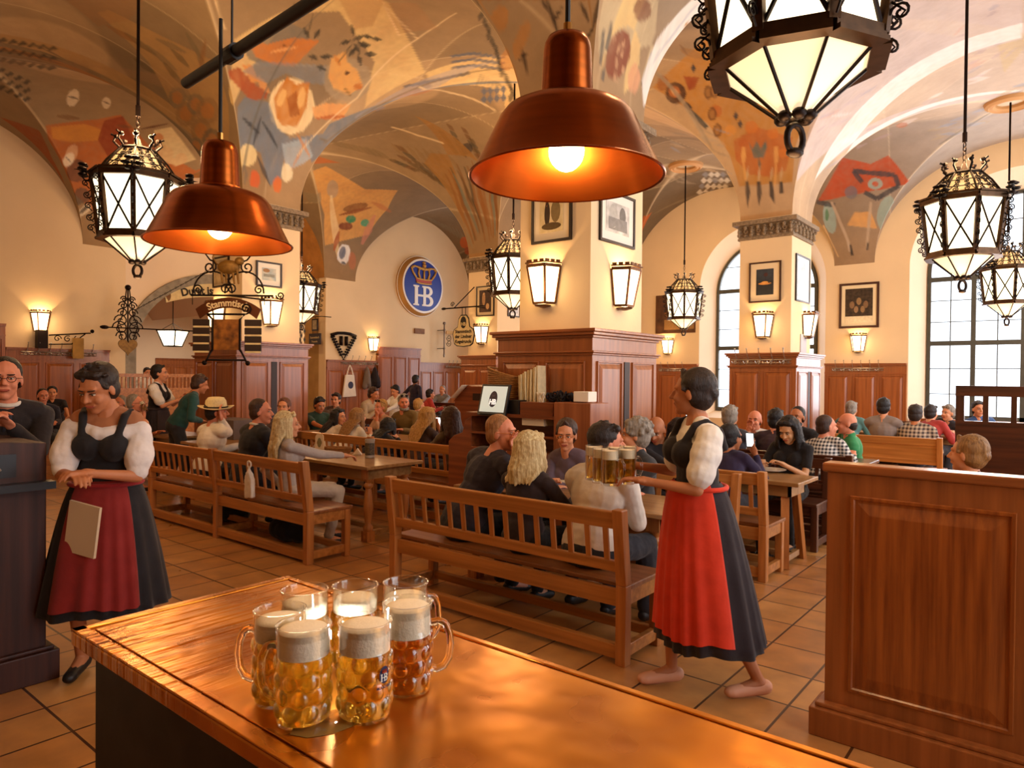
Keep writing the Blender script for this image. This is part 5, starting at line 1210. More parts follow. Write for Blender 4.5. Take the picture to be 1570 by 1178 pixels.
# ------------------------------------------------------------------ lanterns
M_lan = mat('lantern_bronze', '4a3018', .4, .75, var=.4, scale=15); M_ldark = mat('lantern_black_iron', '1e1410', .45, .8)
PANE = 1.7
M_pane = glow('lit_lantern_glass', (1, .80, .50), PANE); M_cone = glow('lit_bottom_glass', (1, .72, .42), .6); M_dome = glow('lit_gold_lining', (1, .50, .15), .62)
def octo(r, z, a0=PI/8): return [V((r*math.cos(a0+k*PI/4), r*math.sin(a0+k*PI/4), z)) for k in range(8)]
def make_lantern(label):
    t = thing('hanging_lantern', label, 'lantern', group=None)
    T, B, C = octo(.41, .57), octo(.345, 0), octo(.06, -.24)
    m = MB()
    for i in range(8):
        j = (i+1) % 8; m.add([T[i]*.985, T[j]*.985, B[j]*.985, B[i]*.985], [(0, 1, 2, 3)])
    m.build('glass_pane', M_pane, t)
    m = MB()
    for i in range(8): j = (i+1) % 8; m.add([B[i]*.98, B[j]*.98, C[j]*.98, C[i]*.98], [(0, 1, 2, 3)])
    m.build('bottom_glass', M_cone, t)
    m = MB()
    for i in range(8):
        j = (i+1) % 8; u = V((0, 0, 1))
        m.beam(T[i], T[j], .05, .05); m.beam(T[i]+u*.04, T[j]+u*.04, .08, .02); m.beam(B[i], B[j], .045, .05); m.beam(B[i]-u*.035, B[j]-u*.035, .075, .02)
        m.beam(T[i], B[i], .045, .04, up=V((T[i].x, T[i].y, 0)))
    m.build('frame', M_lan, t)
    m = MB()
    for i in range(8):
        j = (i+1) % 8; k = 1.005; m.tube([T[i]*k, B[j]*k+V((0, 0, 0))], .010, 5); m.tube([T[j]*k, B[i]*k], .010, 5); m.tube([B[i]*1.01, C[i]*1.05], .008, 5)
    m.build('lattice_bars', M_ldark, t)
    # crown: lattice dome over a gold lining
    D = octo(.37, .62); E_ = octo(.17, .88); m = MB()
    for i in range(8): j = (i+1) % 8; m.add([D[i]*.98, D[j]*.98, E_[j]*.98, E_[i]*.98], [(0, 1, 2, 3)])
    m.build('gold_lining', M_dome, t)
    m = MB()
    for i in range(8):
        j = (i+1) % 8; m.tube([D[i], (D[i]+E_[i])/2*1.02, E_[i]], .011, 5)
        for f in (.3, .6): m.tube([D[i].lerp(E_[i], f), D[j].lerp(E_[j], f)], .006, 4)
        m.tube([D[i], E_[j]], .005, 4); m.tube([D[j], E_[i]], .005, 4)
        for f in (.14, .32, .5, .68, .85):
            a, b = D[i].lerp(E_[i], f), D[j].lerp(E_[j], f); U = (b-a).normalized(); W = (E_[i]-D[i]).normalized(); c = (a+b)/2
            for s in (-1, 1): m.tube(spiral(c+U*s*(b-a).length*.22, U, W, .034-.012*f, 1.3, s, 9, .25), .006, 4)
        m.tube([D[i], D[j]], .012, 5); m.tube([E_[i], E_[j]], .016, 5)
    m.build('scroll_dome', M_ldark, t)
    m = MB()
    for i in range(8):
        a = PI/8+i*PI/4; d = V((math.cos(a), math.sin(a), 0)); p = d*.17+V((0, 0, .9)); m.tube([p, p+d*.05+V((0, 0, .05)), p+d*.03+V((0, 0, .1)), p+d*.07+V((0, 0, .12))], .012, 5); m.ell(p+d*.02+V((0, 0, .1)), (.03, .03, .022), 6, 5)
    m.tube([V((0, 0, .88)), V((0, 0, 1.0))], [.06, .02], 8); m.build('crown', M_ldark, t)
    for i in range(0, 8, 2):
        a = PI/8+i*PI/4; d = V((math.cos(a), math.sin(a), 0)); s = V((-math.sin(a), math.cos(a), 0)); c = d*.47+V((0, 0, .63)); m = MB()
        m.tube([d*.38+V((0, 0, .55)), d*.46+V((0, 0, .52)), d*.5+V((0, 0, .58)), c], .009, 5)
        for q in range(6):
            b = 2*PI*q/6; v = s*math.cos(b)+V((0, 0, 1))*math.sin(b); m.ell(c+v*.058+d*.01, (.045, .045, .018), 7, 5)
        m.tube(spiral(c, s, d, .03, 2, 0, 10, .3), .005, 4); m.cyl(c, c+d*.09, .014, 6, .002); m.build('iron_flower', M_ldark, t, smooth=True)
    for i in range(8):
        a = PI/8+i*PI/4; d = V((math.cos(a), math.sin(a), 0)); m = MB(); W = V((0, 0, 1))
        for f in range(5):
            z = .06+f*.11; r = .36+.062*(z/.57); sg = 1 if f % 2 else -1
            m.tube(spiral(d*(r+.045)+W*z, d, W*sg, .04, 1.25, PI, 14, .2), .006, 5); m.tube([d*(r+.01)+W*(z-.05), d*(r+.06)+W*z, d*(r+.01)+W*(z+.05)], .005, 4)
        m.build('side_scroll', M_ldark, t)
    m = MB()
    for i in range(6): a = i*PI/3; m.ell((.06*math.cos(a), .06*math.sin(a), -.25), (.032, .032, .025), 7, 5)
    m.tube([(.045*math.cos(b), 0, -.34+.06*math.sin(b)) for b in [2*PI*k/16 for k in range(16)]], .014, 6, closed=True); m.ell((0, 0, -.40), (.045, .03, .022), 8, 5)
    m.build('drop_ring', M_ldark, t, smooth=True)
    m = MB()
    for k in range(5):
        U = V((1, 0, 0)) if k % 2 else V((0, 1, 0)); m.tube([V((0, 0, 1.02+k*.045))+U*(.018*math.cos(b))+V((0, 0, .032*math.sin(b))) for b in [2*PI*q/10 for q in range(10)]], .006, 5, closed=True)
    m.build('chain', M_ldark, t)
    return t
def rod(t, z0, z1, r=.016):
    m = MB(); m.cyl((0, 0, z0), (0, 0, z1), r, 8); m.cyl((0, 0, z0-.01), (0, 0, z0+.1), r*1.5, 8); m.build('rod', M_ldark, t)
LZ = 3.03
spots = [(211, 3.12, 'large lit iron lantern hanging at upper left behind the small copper pendant'),
         (1217, 3.12, 'huge lit iron lantern cut off by the top of the picture'),
         (1477, 9.07, 'lit iron lantern with flowers hanging in front of the wide window'),
         (1546, 15.0, 'smaller lit lantern furthest right, half in front of the window'),
         (1050, 15.0, 'small lit lantern hanging from the round ceiling ring, right of the central pier'),
         (463, 9.07, 'lit lantern half hidden behind the left pier, above the round arch jamb'),
         (787, 9.07, 'lit lantern peeping out from behind the left edge of the central pier')]
lan0 = None
for i, (px, y, lab) in enumerate(spots):
    p = aty(px, 350, y)
    if lan0 is None: lan0 = make_lantern(lab); o = lan0
    else: o = dup(lan0, label=lab)
    o.location = (p.x, y, LZ); o.rotation_euler = (0, 0, math.radians(YAW*57.3+(0, 22.5, 8, 4, 10, 0, 12)[i])); o['group'] = 'wrought iron lanterns hanging from the vault'
    for c in [c for c in o.children if c.name.startswith('rod')]: bpy.data.objects.remove(c)
    zc = 6.4
    rod(o, 1.24, 6.53-LZ)
    lamp('lantern_bulb', (p.x, y, LZ-.55), (26, 18, 26, 26, 26, 26, 26)[i], .2)
    lamp('lantern_bulb', (p.x, y, LZ+1.05), (150, 75, 65, 50, 65, 130, 150)[i], .22)
M_ring = mat('ceiling_ring_plaster', 'c79a66', .7)
for i, (px, y, lab) in enumerate(((1050, 15, 'round moulded ceiling ring above the small lantern beside the central pier'), (1546, 15, 'round moulded ceiling ring above the lantern furthest right'))):
    p = aty(px, 350, y); m = MB(); m.lathe([(.22, -.02), (.26, -.05), (.31, -.035), (.33, -.06), (.38, -.03), (.4, .03), (.22, .03)], 32, close=True); o = m.build('ceiling_ring', M_ring, smooth=35); o.location = (p.x, y, 6.52); tag(o, lab, 'ceiling ring')
# wall sconces -----------------------------------------------------------
M_spane = glow('lit_sconce_glass', (1, .74, .38), 3.2); M_sc = mat('sconce_bronze', '6a4426', .4, .7, var=.3, scale=20)
def make_sconce(label):
    t = thing('wall_lamp', label, 'wall lamp'); wt, wb, dt, db, h = .17, .11, .17, .11, .36      # facing local -y
    top = [V((-wt, 0, h)), V((-wt*.62, -dt, h)), V((wt*.62, -dt, h)), V((wt, 0, h))]; bot = [V((-wb, 0, 0)), V((-wb*.62, -db, 0)), V((wb*.62, -db, 0)), V((wb, 0, 0))]
    m = MB()
    for i in range(3): m.add([top[i], top[i+1], bot[i+1], bot[i]], [(0, 1, 2, 3)])
    m.add(bot, [(0, 1, 2, 3)]); m.build('glass_pane', M_spane, t)
    m = MB()
    for i in range(4): m.beam(top[i], bot[i], .018, .018, up=(0, 1, 0))
    for i in range(3):
        m.beam(top[i], top[i+1], .02, .03); m.beam(bot[i], bot[i+1], .02, .022); a, b = top[i]*1.0, top[i+1]*1.0
        n = 3
        for q in range(n): c = a.lerp(b, (q+.5)/n)*1.03+V((0, 0, .03)); m.beam(c-(b-a).normalized()*.022, c+(b-a).normalized()*.022, .012, .035)
        m.beam(a*1.05+V((0, 0, .01)), b*1.05+V((0, 0, .01)), .03, .01)
    m.build('frame', M_sc, t)
    m = MB(); m.box((0, -.02, .15), (.14, .01, .3)); m.lathe([(.085, -.02), (.075, -.03), (.02, -.045)], 12, (0, -.05, 0)); m.build('back_plate', M_sc, t)
    return t
sc0 = None
for (px, py, plane, val, e, lab) in (
    (838, 466, 'y', 5.60, 9, 'lit wall lamp on the left face of the central pier, below the framed print'),
    (949, 470, 'x', -3.60, 9, 'lit wall lamp on the pale right face of the central pier'),
    (1170, 517, 'y', 11.55, 9, 'lit wall lamp on the left face of the right pier under the umbrella picture'),
    (1234, 516, 'x', -3.60, 9, 'small lit wall lamp on the narrow right face of the right pier'),
    (414, 498, 'x', -9.80, 9, 'lit wall lamp on the right face of the left pier, below a framed print'),
    (337, 503, 'y', 5.60, 9, 'lit wall lamp on the left face of the left pier, behind the iron table sign'),
    (740, 526, 'y', 11.55, 9, 'lit wall lamp on the far pier under the brown portrait'),
    (571, 538, 'x', -16.0, 9, 'small lit wall lamp beside the shield on the far sign wall'),
    (62, 508, 'x', -16.0, 12, 'lit wall lamp on the left side wall above the coat hooks'),
    (1024, 542, 'y', 17.40, 9, 'small lit wall lamp at the far wall right of the central pier cabinet'),
    (1316, 539, 'y', 17.40, 9, 'small lit wall lamp below the framed photograph between the windows')):
    p = (aty if plane == 'y' else atx)(px, py, val)
    if sc0 is None: sc0 = make_sconce(lab); o = sc0
    else: o = dup(sc0, label=lab)
    n = V((0, -1, 0)) if plane == 'y' else V((1, 0, 0)); o.location = p+n*.012; o.rotation_euler = (0, 0, 0 if plane == 'y' else PI/2); o['group'] = 'crenellated wall lamps'
    lamp('sconce_bulb', p+n*.085+V((0, 0, .27)), e, .02)
    lamp('sconce_glow', p+n*.3+V((0, 0, .12)), e*.35, .1)
# annex lantern
o = thing('small_hanging_lantern', 'small lit four-sided lantern hanging beyond the round arch', 'lantern', atx(265, 531, -19)); m = MB(); T, B = [V((.28*a, .28*b, .42)) for a, b in ((-1, -1), (1, -1), (1, 1), (-1, 1))], [V((.16*a, .16*b, 0)) for a, b in ((-1, -1), (1, -1), (1, 1), (-1, 1))]
for i in range(4): m.add([T[i], T[(i+1) % 4], B[(i+1) % 4], B[i]], [(0, 1, 2, 3)])
m.build('glass_pane', glow('annex_pane', (1, .78, .48), 3), o); m = MB()
for i in range(4): m.beam(T[i], B[i], .03, .03, up=(1, 1, 0)); m.beam(T[i], T[(i+1) % 4], .05, .04); m.beam(B[i], B[(i+1) % 4], .03, .03); m.tube([T[i]*.9, V((0, 0, .62))], .008, 5)
m.cyl((0, 0, .62), (0, 0, 1.5), .012, 6); m.build('frame', M_ldark, o); o.rotation_euler = (0, 0, .5)
# copper pendants ---------------------------------------------------------
M_cop = mat('brushed_copper', 'a8541f', .24, 1, var=.25, scale=4, stretch=(1, 1, 14)); M_copin = mat('copper_inside', 'e0762e', .3, 1, var=.12, scale=5, stretch=(1, 1, 10))
M_bulb = glow('opal_bulb', (1, .78, .46), 12); M_cord = mat('black_cord', '120e0c', .5)
def make_pendant(label):
    t = thing('copper_pendant', label, 'pendant lamp')
    outer = [(.030, .318), (.044, .312), (.051, .298), (.054, .28), (.058, .19), (.060, .178), (.066, .176), (.066, .170), (.064, .167), (.085, .165), (.115, .158), (.138, .146), (.152, .128), (.160, .11), (.185, .058), (.208, .012), (.217, .0)]
    m = MB(); m.lathe(outer, 72); m.f = m.f[:-2] if False else [f for f in m.f if len(f) == 4]; m.build('shade', M_cop, t, smooth=50, fix=False)
    inner = [(.212, .002), (.182, .056), (.157, .108), (.149, .126), (.136, .142), (.113, .154), (.05, .16), (.001, .16)]
    m = MB(); m.lathe(inner, 72); m.f = [f for f in m.f if len(f) == 4]; m.build('lining', M_copin, t, smooth=50, fix=False)
    m = MB(); m.lathe([(.217, .0), (.219, .003), (.215, .006), (.212, .002)], 72, close=True); m.build('rim', M_cop, t, smooth=50)
    m = MB(); m.ell((0, 0, .062), (.040, .040, .046), 24, 14); m.build('bulb', M_bulb, t, smooth=True)
    MB().cyl((0, 0, .10), (0, 0, .16), .022, 12).build('socket', mat('brass', 'b08040', .3, 1), t); MB().cyl((0, 0, .315), (0, 0, .345), .010, 10).build('cord_grip', mat('brass', 'b08040', .3, 1), t)
    return t
for (px, py, d, lab, zt) in ((868, 274, 1.56, 'large copper pendant lamp with glowing bulb, at top centre', 3.5), (337, 375, 2.17, 'smaller copper pendant lamp at left, hanging from the black bar', 2.75)):
    p = atd(px, py, d)
    t = make_pendant(lab); t.location = p
    m = MB(); m.cyl((0, 0, .33), (0, 0, zt-p.z), .006, 8); m.build('cord', M_cord, t)
    lamp('pendant_bulb', p+V((0, 0, .015)), 3.6 if px > 500 else 12, .04, (1, .62, .28))
# black bar
p1, p0 = atd(285, 128, 2.42), atd(620, -42, 1.62); t = thing('hanging_bar', 'black round bar crossing the upper left corner above the small copper pendant', 'bar', p1)
d = (p0-p1); d = V((d.x, d.y, 0)); d.normalize(); m = MB(); m.cyl((0, 0, 0), d*1.6, .018, 16); m.build('tube', M_cord, t, smooth=40)
q = atd(341, 97, 2.17)-p1; q = d*q.dot(d); m = MB(); m.cyl(q-d*.03, q+d*.03, .026, 12); m.cyl(q, q+V((0, 0, .8)), .004, 6); m.build('clamp', M_cord, t)
m = MB(); m.cyl(d*1.3, d*1.3+V((0, 0, 3)), .004, 6); m.build('suspension_wire', M_cord, t)
# ------------------------------------------------------------------ emblem pieces
M_gold = mat('gilt', 'c79a4e', .45, .3); M_blue = mat('enamel_blue', '16369a', .4); M_enw = mat('enamel_white', 'f2ece0', .35); M_red = mat('enamel_red', 'b0402a', .4)
def plate(name, poly, m, parent, mw, t=.002, holes=()): return curve_mesh(name, [poly]+list(holes), t, m, parent, mw)
def ellp(cx, cy, a, b, n=40): return [(cx+a*math.cos(2*PI*i/n), cy+b*math.sin(2*PI*i/n)) for i in range(n)]
def hb_mark(parent, mw, s, m, t=.003):
    "interlocked H and B with slab serifs; s = letter height"
    w = .17; out = []
    def rect(a, b, c, d): return [(a*s, c*s), (b*s, c*s), (b*s, d*s), (a*s, d*s)]
    H = [(-.62, 0), (-.28, 0), (-.28, .07), (-.35, .09), (-.35, .46), (-.02, .46), (-.02, .09), (-.09, .07), (-.09, 0), (.3, 0)]
    B_ = [(.3+.30*math.sin(a), .27-.27*math.cos(a)) for a in [PI*i/10 for i in range(1, 10)]]
    B2 = [(.3+.25*math.sin(a), .765-.235*math.cos(a)) for a in [PI*i/10 for i in range(1, 10)]]
    top = [(.3, 1), (-.09, 1), (-.09, .93), (-.02, .91), (-.02, .56), (-.35, .56), (-.35, .91), (-.28, .93), (-.28, 1), (-.62, 1), (-.62, .93), (-.54, .91), (-.54, .09), (-.62, .07)]
    poly = [(a*s, b*s) for a, b in H+B_+[(.36, .53)]+B2+top]
    h1 = [(.14*s, .09*s)]+[((.25+.15*math.sin(a))*s, (.27-.18*math.cos(a))*s) for a in [PI*i/8 for i in range(0, 9)]]+[(.14*s, .45*s)]
    h2 = [(.14*s, .60*s)]+[((.24+.13*math.sin(a))*s, (.755-.155*math.cos(a))*s) for a in [PI*i/8 for i in range(0, 9)]]+[(.14*s, .91*s)]
    return curve_mesh('letters', [poly, h1, h2], t, m, parent, mw)
def crown_mark(parent, mw, s, mg, mr, t=.004):
    "crown, s = width"
    band = [(-.30, 0), (-.15, -.035), (0, -.045), (.15, -.035), (.30, 0), (.33, .16), (.16, .125), (0, .115), (-.16, .125), (-.33, .16)]
    curve_mesh('crown_band', [[(a*s, b*s) for a, b in band]], t*.8, mr, parent, mw)
    strip = [(-.28, .05), (-.14, .02), (0, .01), (.14, .02), (.28, .05), (.285, .10), (.14, .07), (0, .06), (-.14, .07), (-.285, .10)]
    m = MB()
    def P(a, b, z=t/2): return mw @ V((a*s, b*s, z))
    for k, r in ((-.33, .05),): pass
    arcs = [[(-.32, .17), (-.44, .36), (-.5, .52), (-.40, .60), (-.2, .58), (-.04, .5), (0, .62)], [(-.16, .14), (-.22, .34), (-.2, .5), (-.08, .56), (0, .5)], [(.0, .13), (0, .56)]]
    for a in arcs:
        m.tube([P(*q) for q in a], .035*s, 6)
        if a[0][0]: m.tube([P(-q[0], q[1]) for q in a], .035*s, 6)
    for q in ((-.3, .0), (-.33, .165)):
        m.tube([P(q[0]*math.cos(PI*i/8), q[1]-.045*math.sin(PI*i/8)) for i in range(9)], .028*s, 6)
    m.ell(P(0, .66), .075*s, 10, 8); m.tube([P(0, .7), P(0, .84)], .025*s, 6); m.tube([P(-.06, .78), P(.06, .78)], .025*s, 6)
    for a in (-.4, -.2, .2, .4): m.ell(P(a*1.1, .56), .05*s, 8, 6)
    m.build('crown_arches', mg, parent, smooth=True)
p = atx(643, 439.5, -16); t = thing('round_house_sign', 'round blue sign with gold crown and white letters HB high on the far wall', 'sign', p)
MW = basis((0, 0, 0), (0, 1, 0), (0, 0, 1)); a_, b_1 = .97, .95
M_goldb = mat('sign_gold_band', 'b98a48', .5, .2)
m = MB(); n = 64
def er(k, d): return [(d, a_*k*math.cos(2*PI*i/n), b_1*k*math.sin(2*PI*i/n)) for i in range(n)]
rings = [er(1, 0), er(1, .03), er(.985, .04), er(.965, .04), er(.955, .05), er(.90, .17), er(.885, .18)]
vs = [q for r in rings for q in r]; fs = [(i*n+j, i*n+(j+1) % n, (i+1)*n+(j+1) % n, (i+1)*n+j) for i in range(len(rings)-1) for j in range(n)]
m.add(vs, fs); m.build('gold_rim', M_goldb, t, smooth=35)
m = MB(); m.tube([(.045, a_*.985*math.cos(2*PI*i/n), b_1*.985*math.sin(2*PI*i/n)) for i in range(n)], .014, 6, closed=True); m.build('white_outer_line', M_enw, t, smooth=True)
plate('white_ring', ellp(0, 0, a_*.885, b_1*.885, 64), M_enw, t, MW @ Matrix.Translation((0, 0, .178)), .01)
plate('blue_field', ellp(0, 0, a_*.82, b_1*.82, 64), M_blue, t, MW @ Matrix.Translation((0, 0, .184)), .01)
hb_mark(t, MW @ Matrix.Translation((.0, -.62, .195)) @ Matrix.Diagonal((1.12, 1, 1, 1)), .62, M_enw, .012)
crown_mark(t, MW @ Matrix.Translation((0, .10, .2)) @ Matrix.Diagonal((1.15, .86, 1, 1)), .92, M_gold, M_red, .02)

# ------------------------------------------------------------------ framed pictures
def picture(label, plane, val, px0, py0, px1, py1, px2, py2, art, mfr='24160e', mmat='ead9b8', fw=.025, mw_=.07):
    "px0,py0 top-left; px1,py1 bottom-right; px2,py2 bottom-left"
    f = atx if plane == 'x' else aty; U, W = face_of(plane, val); N = U.cross(W)
    a, b, c = f(px0, py0, val), f(px1, py1, val), f(px2, py2, val); w = abs((b-a).dot(U)); h = abs(a.z-c.z)
    cen = (a+c)/2+U*(w/2); t = thing('framed_picture', label, 'picture', cen+N*.014)
    mw = basis((0, 0, 0), U, W)
    o = [(-w/2, -h/2), (w/2, -h/2), (w/2, h/2), (-w/2, h/2)]; i_ = [(q[0]*(1-2*fw/w), q[1]*(1-2*fw/h)) for q in o]
    curve_mesh('frame', [o, i_], .026, mat('frame_'+mfr, mfr, .4), t, mw)
    curve_mesh('mat_board', [i_], .006, mat('board_'+mmat, mmat, .7), t, mw @ Matrix.Translation((0, 0, -.004)))
    k = 1-2*mw_/w; k2 = 1-2*mw_/h; aw, ah = w*k, h*k2
    curve_mesh('print', [[(-aw/2, -ah/2), (aw/2, -ah/2), (aw/2, ah/2), (-aw/2, ah/2)]], .004, mat('print_'+art[0], art[0], .6, col2=art[1], scale=art[2] if len(art) > 2 else 9), t, mw @ Matrix.Translation((0, 0, .0)))
    for (kind, x, y, sx, sy, c) in (art[3] if len(art) > 3 else ()):
        pl = ellp(x*aw, y*ah, sx*aw, sy*ah, 16) if kind == 'e' else [(x*aw-sx*aw, y*ah-sy*ah), (x*aw+sx*aw, y*ah-sy*ah), (x*aw+sx*aw, y*ah+sy*ah), (x*aw-sx*aw, y*ah+sy*ah)]
        m = MB(); m.add([mw @ V((q[0], q[1], .0025+.0004*random.random())) for q in pl], [tuple(range(len(pl)))]); m.build('motif', mat('ink_'+c, c, .7, var=.2, scale=20), t, fix=False)
    return t
picture('framed print of a figure at a tree, left face of the central pier', 'y', 5.60, 817, 290, 877, 373, 817, 376, ('e0cfa4', 'cdb886', 12, [('e', -.18, 0, .12, .34, '3c2c1c'), ('e', .18, .05, .2, .3, '8a7448'), ('e', 0, -.34, .42, .1, '5e4a26'), ('e', -.2, .28, .06, .08, 'a8683c')]), mw_=.10)
picture('framed grey engraving with wide margin, right face of the central pier', 'x', -3.60, 918, 285, 970, 384, 918, 368, ('d8d4cc', 'a8a49c', 10, [('e', -.2, .05, .18, .4, 'b8b4aa'), ('r', 0, -.2, .4, .2, '8e8a84'), ('e', .2, .12, .14, .3, '77736c')]), mmat='ece4d6', mw_=.11)
picture('framed picture of an orange umbrella over water, left face of the right pier', 'y', 11.55, 1149, 404, 1197, 462, 1149, 465, ('39424e', '20262e', 6, [('r', 0, -.22, .5, .28, '2a2c2e'), ('e', 0, -.06, .38, .05, 'd8944a'), ('e', 0, -.02, .2, .05, 'e0a050'), ('e', .05, .28, .12, .08, '4a2a26'), ('r', .05, .12, .012, .14, '3a2a26')]), mfr='3a1c10', mmat='e6d2ac', mw_=.12)
picture('narrow framed picture on the bright right face of the right pier', 'x', -3.60, 1219, 388, 1239, 466, 1219, 461, ('e4e8ea', 'b8c2c8', 8), mfr='241c18', mmat='f4f4f0', mw_=.08)
picture('brown portrait with two figures in a dark frame, far pier', 'y', 11.55, 731, 440, 758, 486, 731, 486, ('4a3020', '2a180e', 7, [('e', -.12, .1, .14, .3, 'b08860'), ('e', .2, -.24, .14, .14, 'c8a070'), ('e', -.1, .3, .09, .09, 'd8b080')]), mmat='d8c49c', mw_=.09)
picture('partly hidden framed print on the pale face of the far pier', 'x', -9.80, 778, 440, 796, 487, 778, 485, ('d0d0d0', 'aeb2b6', 8), mmat='e8e4dc', mw_=.08)
picture('framed coloured print of a grey scene, right face of the left pier', 'x', -9.80, 392, 399, 431, 442, 392, 438, ('c8c4b4', '8ea0a8', 7, [('e', -.2, .3, .25, .16, 'a07850'), ('r', 0, -.1, .4, .12, '8e9088')]), mmat='e8e0d0', mw_=.10)
picture('framed print half hidden behind the iron table sign, left pier', 'y', 5.60, 328, 396, 352, 440, 328, 442, ('c8b088', '9c8460', 9), mmat='dcc8a0', mw_=.05)
picture('wooden framed photograph of a group of people with handwriting below, between the windows', 'y', 17.40, 1287, 436, 1347, 503, 1287, 504, ('4a3824', '20160e', 14, [('r', 0, -.42, .5, .1, 'e8d8b4'), ('e', -.25, .02, .09, .11, '8a6a48'), ('e', 0, .12, .09, .11, '9a7a50'), ('e', .25, .02, .09, .11, '846444'), ('e', -.1, -.12, .08, .1, '9c7c58'), ('e', .14, -.12, .08, .1, '94744c')]), mfr='3e1c10', mmat='ead9b0', mw_=.13, fw=.05)
picture('large unframed brown painting behind the small far lantern', 'y', 17.40, 1006, 454, 1066, 511, 1006, 512, ('6a4426', '3e2614', 4, [('r', .1, -.3, .4, .14, 'a07844'), ('e', -.1, .0, .2, .12, '8a5e34')]), mfr='5a3418', mmat='6a4426', mw_=.04)
picture('small framed picture high on the side wall above the copper pendant', 'x', -16.0, 302, 284, 316, 328, 302, 326, ('d8c8a4', 'a8946c', 9), mfr='4a2c18', mmat='dac8a0', mw_=.06)
for lab, (w_, h_, px, py, pl, val) in (('pale notice hanging below the wall lamp on the right pier', (.32, .42, 1231, 532, 'x', -3.6)),):
    U, W = face_of(pl, val); o = curve_mesh('paper_notice', [[(-w_/2, -h_/2), (w_/2, -h_/2), (w_/2, h_/2), (-w_/2, h_/2)]], .006, mat('grey_paper', 'b8b4b8', .7), None, basis((0, 0, 0), U, W)); o.location = atx(px, py, val)+V((.01, 0, 0)); tag(o, lab, 'notice')

# ------------------------------------------------------------------ hanging signs and ironwork
M_signw = mat('sign_board', 'e2cd98', .7, var=.15, scale=12); M_ink = mat('black_ink', '1a120c', .7)
t = thing('lettered_banner', 'cream lettered banner painted over the round arch, partly behind the left pier', 'sign', (-16.98, 9.1, 0)); R1, CZ = 4.2, -.26
pl = [(R1*math.sin(a), CZ+R1*math.cos(a)) for a in [-.36+.72*i/30 for i in range(31)]]; pl2 = [((R1-.36)*math.sin(a), CZ+(R1-.36)*math.cos(a)) for a in [.36-.72*i/30 for i in range(31)]]
def endcap(a, s): c = ((R1-.18)*math.sin(a), CZ+(R1-.18)*math.cos(a)); return [(c[0]+.18*math.cos(b), c[1]+.18*math.sin(b)) for b in [PI/2-a-s*PI*i/8 for i in range(1, 8)]]
plate('scroll', pl+endcap(.36, 1)+pl2+endcap(-.36, 1)[::1][::-1][::-1], M_signw, t, basis((.0, 0, 0), (0, 1, 0), (0, 0, 1)), .01)
text_mesh('lettering', 'Durst ist schlimmer', .27, M_ink, t, basis((.012, 0, 0), (0, 1, 0), (0, 0, 1)) @ Matrix.Translation((0, CZ+R1-.21, 0)), .002, .009, .93, bend=R1-.21)
def iron(name, label, cat, loc): return thing(name, label, cat, loc)
# scroll bracket with heart
o = iron('wrought_iron_bracket', 'curly wrought iron bracket with long rod, hanging before the round arch', 'iron bracket', atx(196, 500, -15.4)); m = MB(); U, W = V((0, 1, 0)), V((0, 0, 1))
for s in (-1, 1):
    for z, r in ((.55, .07), (.42, .09), (.27, .10), (.1, .14), (-.05, .16), (-.22, .12)):
        m.tube(spiral(U*s*(.02+r*.8)+W*z, U*s, W, r, 1.4, 0, 16, .2), .013, 5)
    m.tube([U*s*.03+W*.75, U*s*.06+W*.5, U*s*.11+W*.2, U*s*.2+W*-.0, U*s*.1+W*-.3], .012, 5)
m.ell(W*.8, .06, 10, 8); m.tube([W*.8, W*-.4], .016, 6); m.build('scrolls', M_ldark, o, smooth=True)
m = MB(); m.tube([U*-.42+W*-.05, U*2.2+W*-.02], .014, 6); m.ell(U*-.45+W*-.05, (.04, .09, .04), 8, 6); m.build('rod', M_ldark, o)
m = MB()
for k in range(34):
    a = U*.15+W*.35; b = U*2.0+W*1.55; c = a.lerp(b, k/33); m.tube([c+(b-a).normalized()*.03*math.cos(q)+(W if k % 2 else V((1, 0, 0)))*.014*math.sin(q) for q in [2*PI*i/8 for i in range(8)]], .006, 4, closed=True)
m.build('chain', M_ldark, o)
o2 = iron('heart_plaque', 'small gilded heart-shaped plaque hanging under the iron bracket', 'plaque', atx(196, 531, -15.4)); hp = [(.2*16*math.sin(a)**3/17, .2*(13*math.cos(a)-5*math.cos(2*a)-2*math.cos(3*a)-math.cos(4*a))/17) for a in [2*PI*i/40 for i in range(40)]]
plate('heart', hp, mat('old_gold', '8a6428', .5, .4, var=.4, scale=20), o2, basis((0, 0, 0), (0, 1, 0), (0, 0, 1)), .03); m = MB(); m.tube([(0, 0, .15), (0, 0, .3)], .006, 4); m.build('hook', M_ldark, o2)
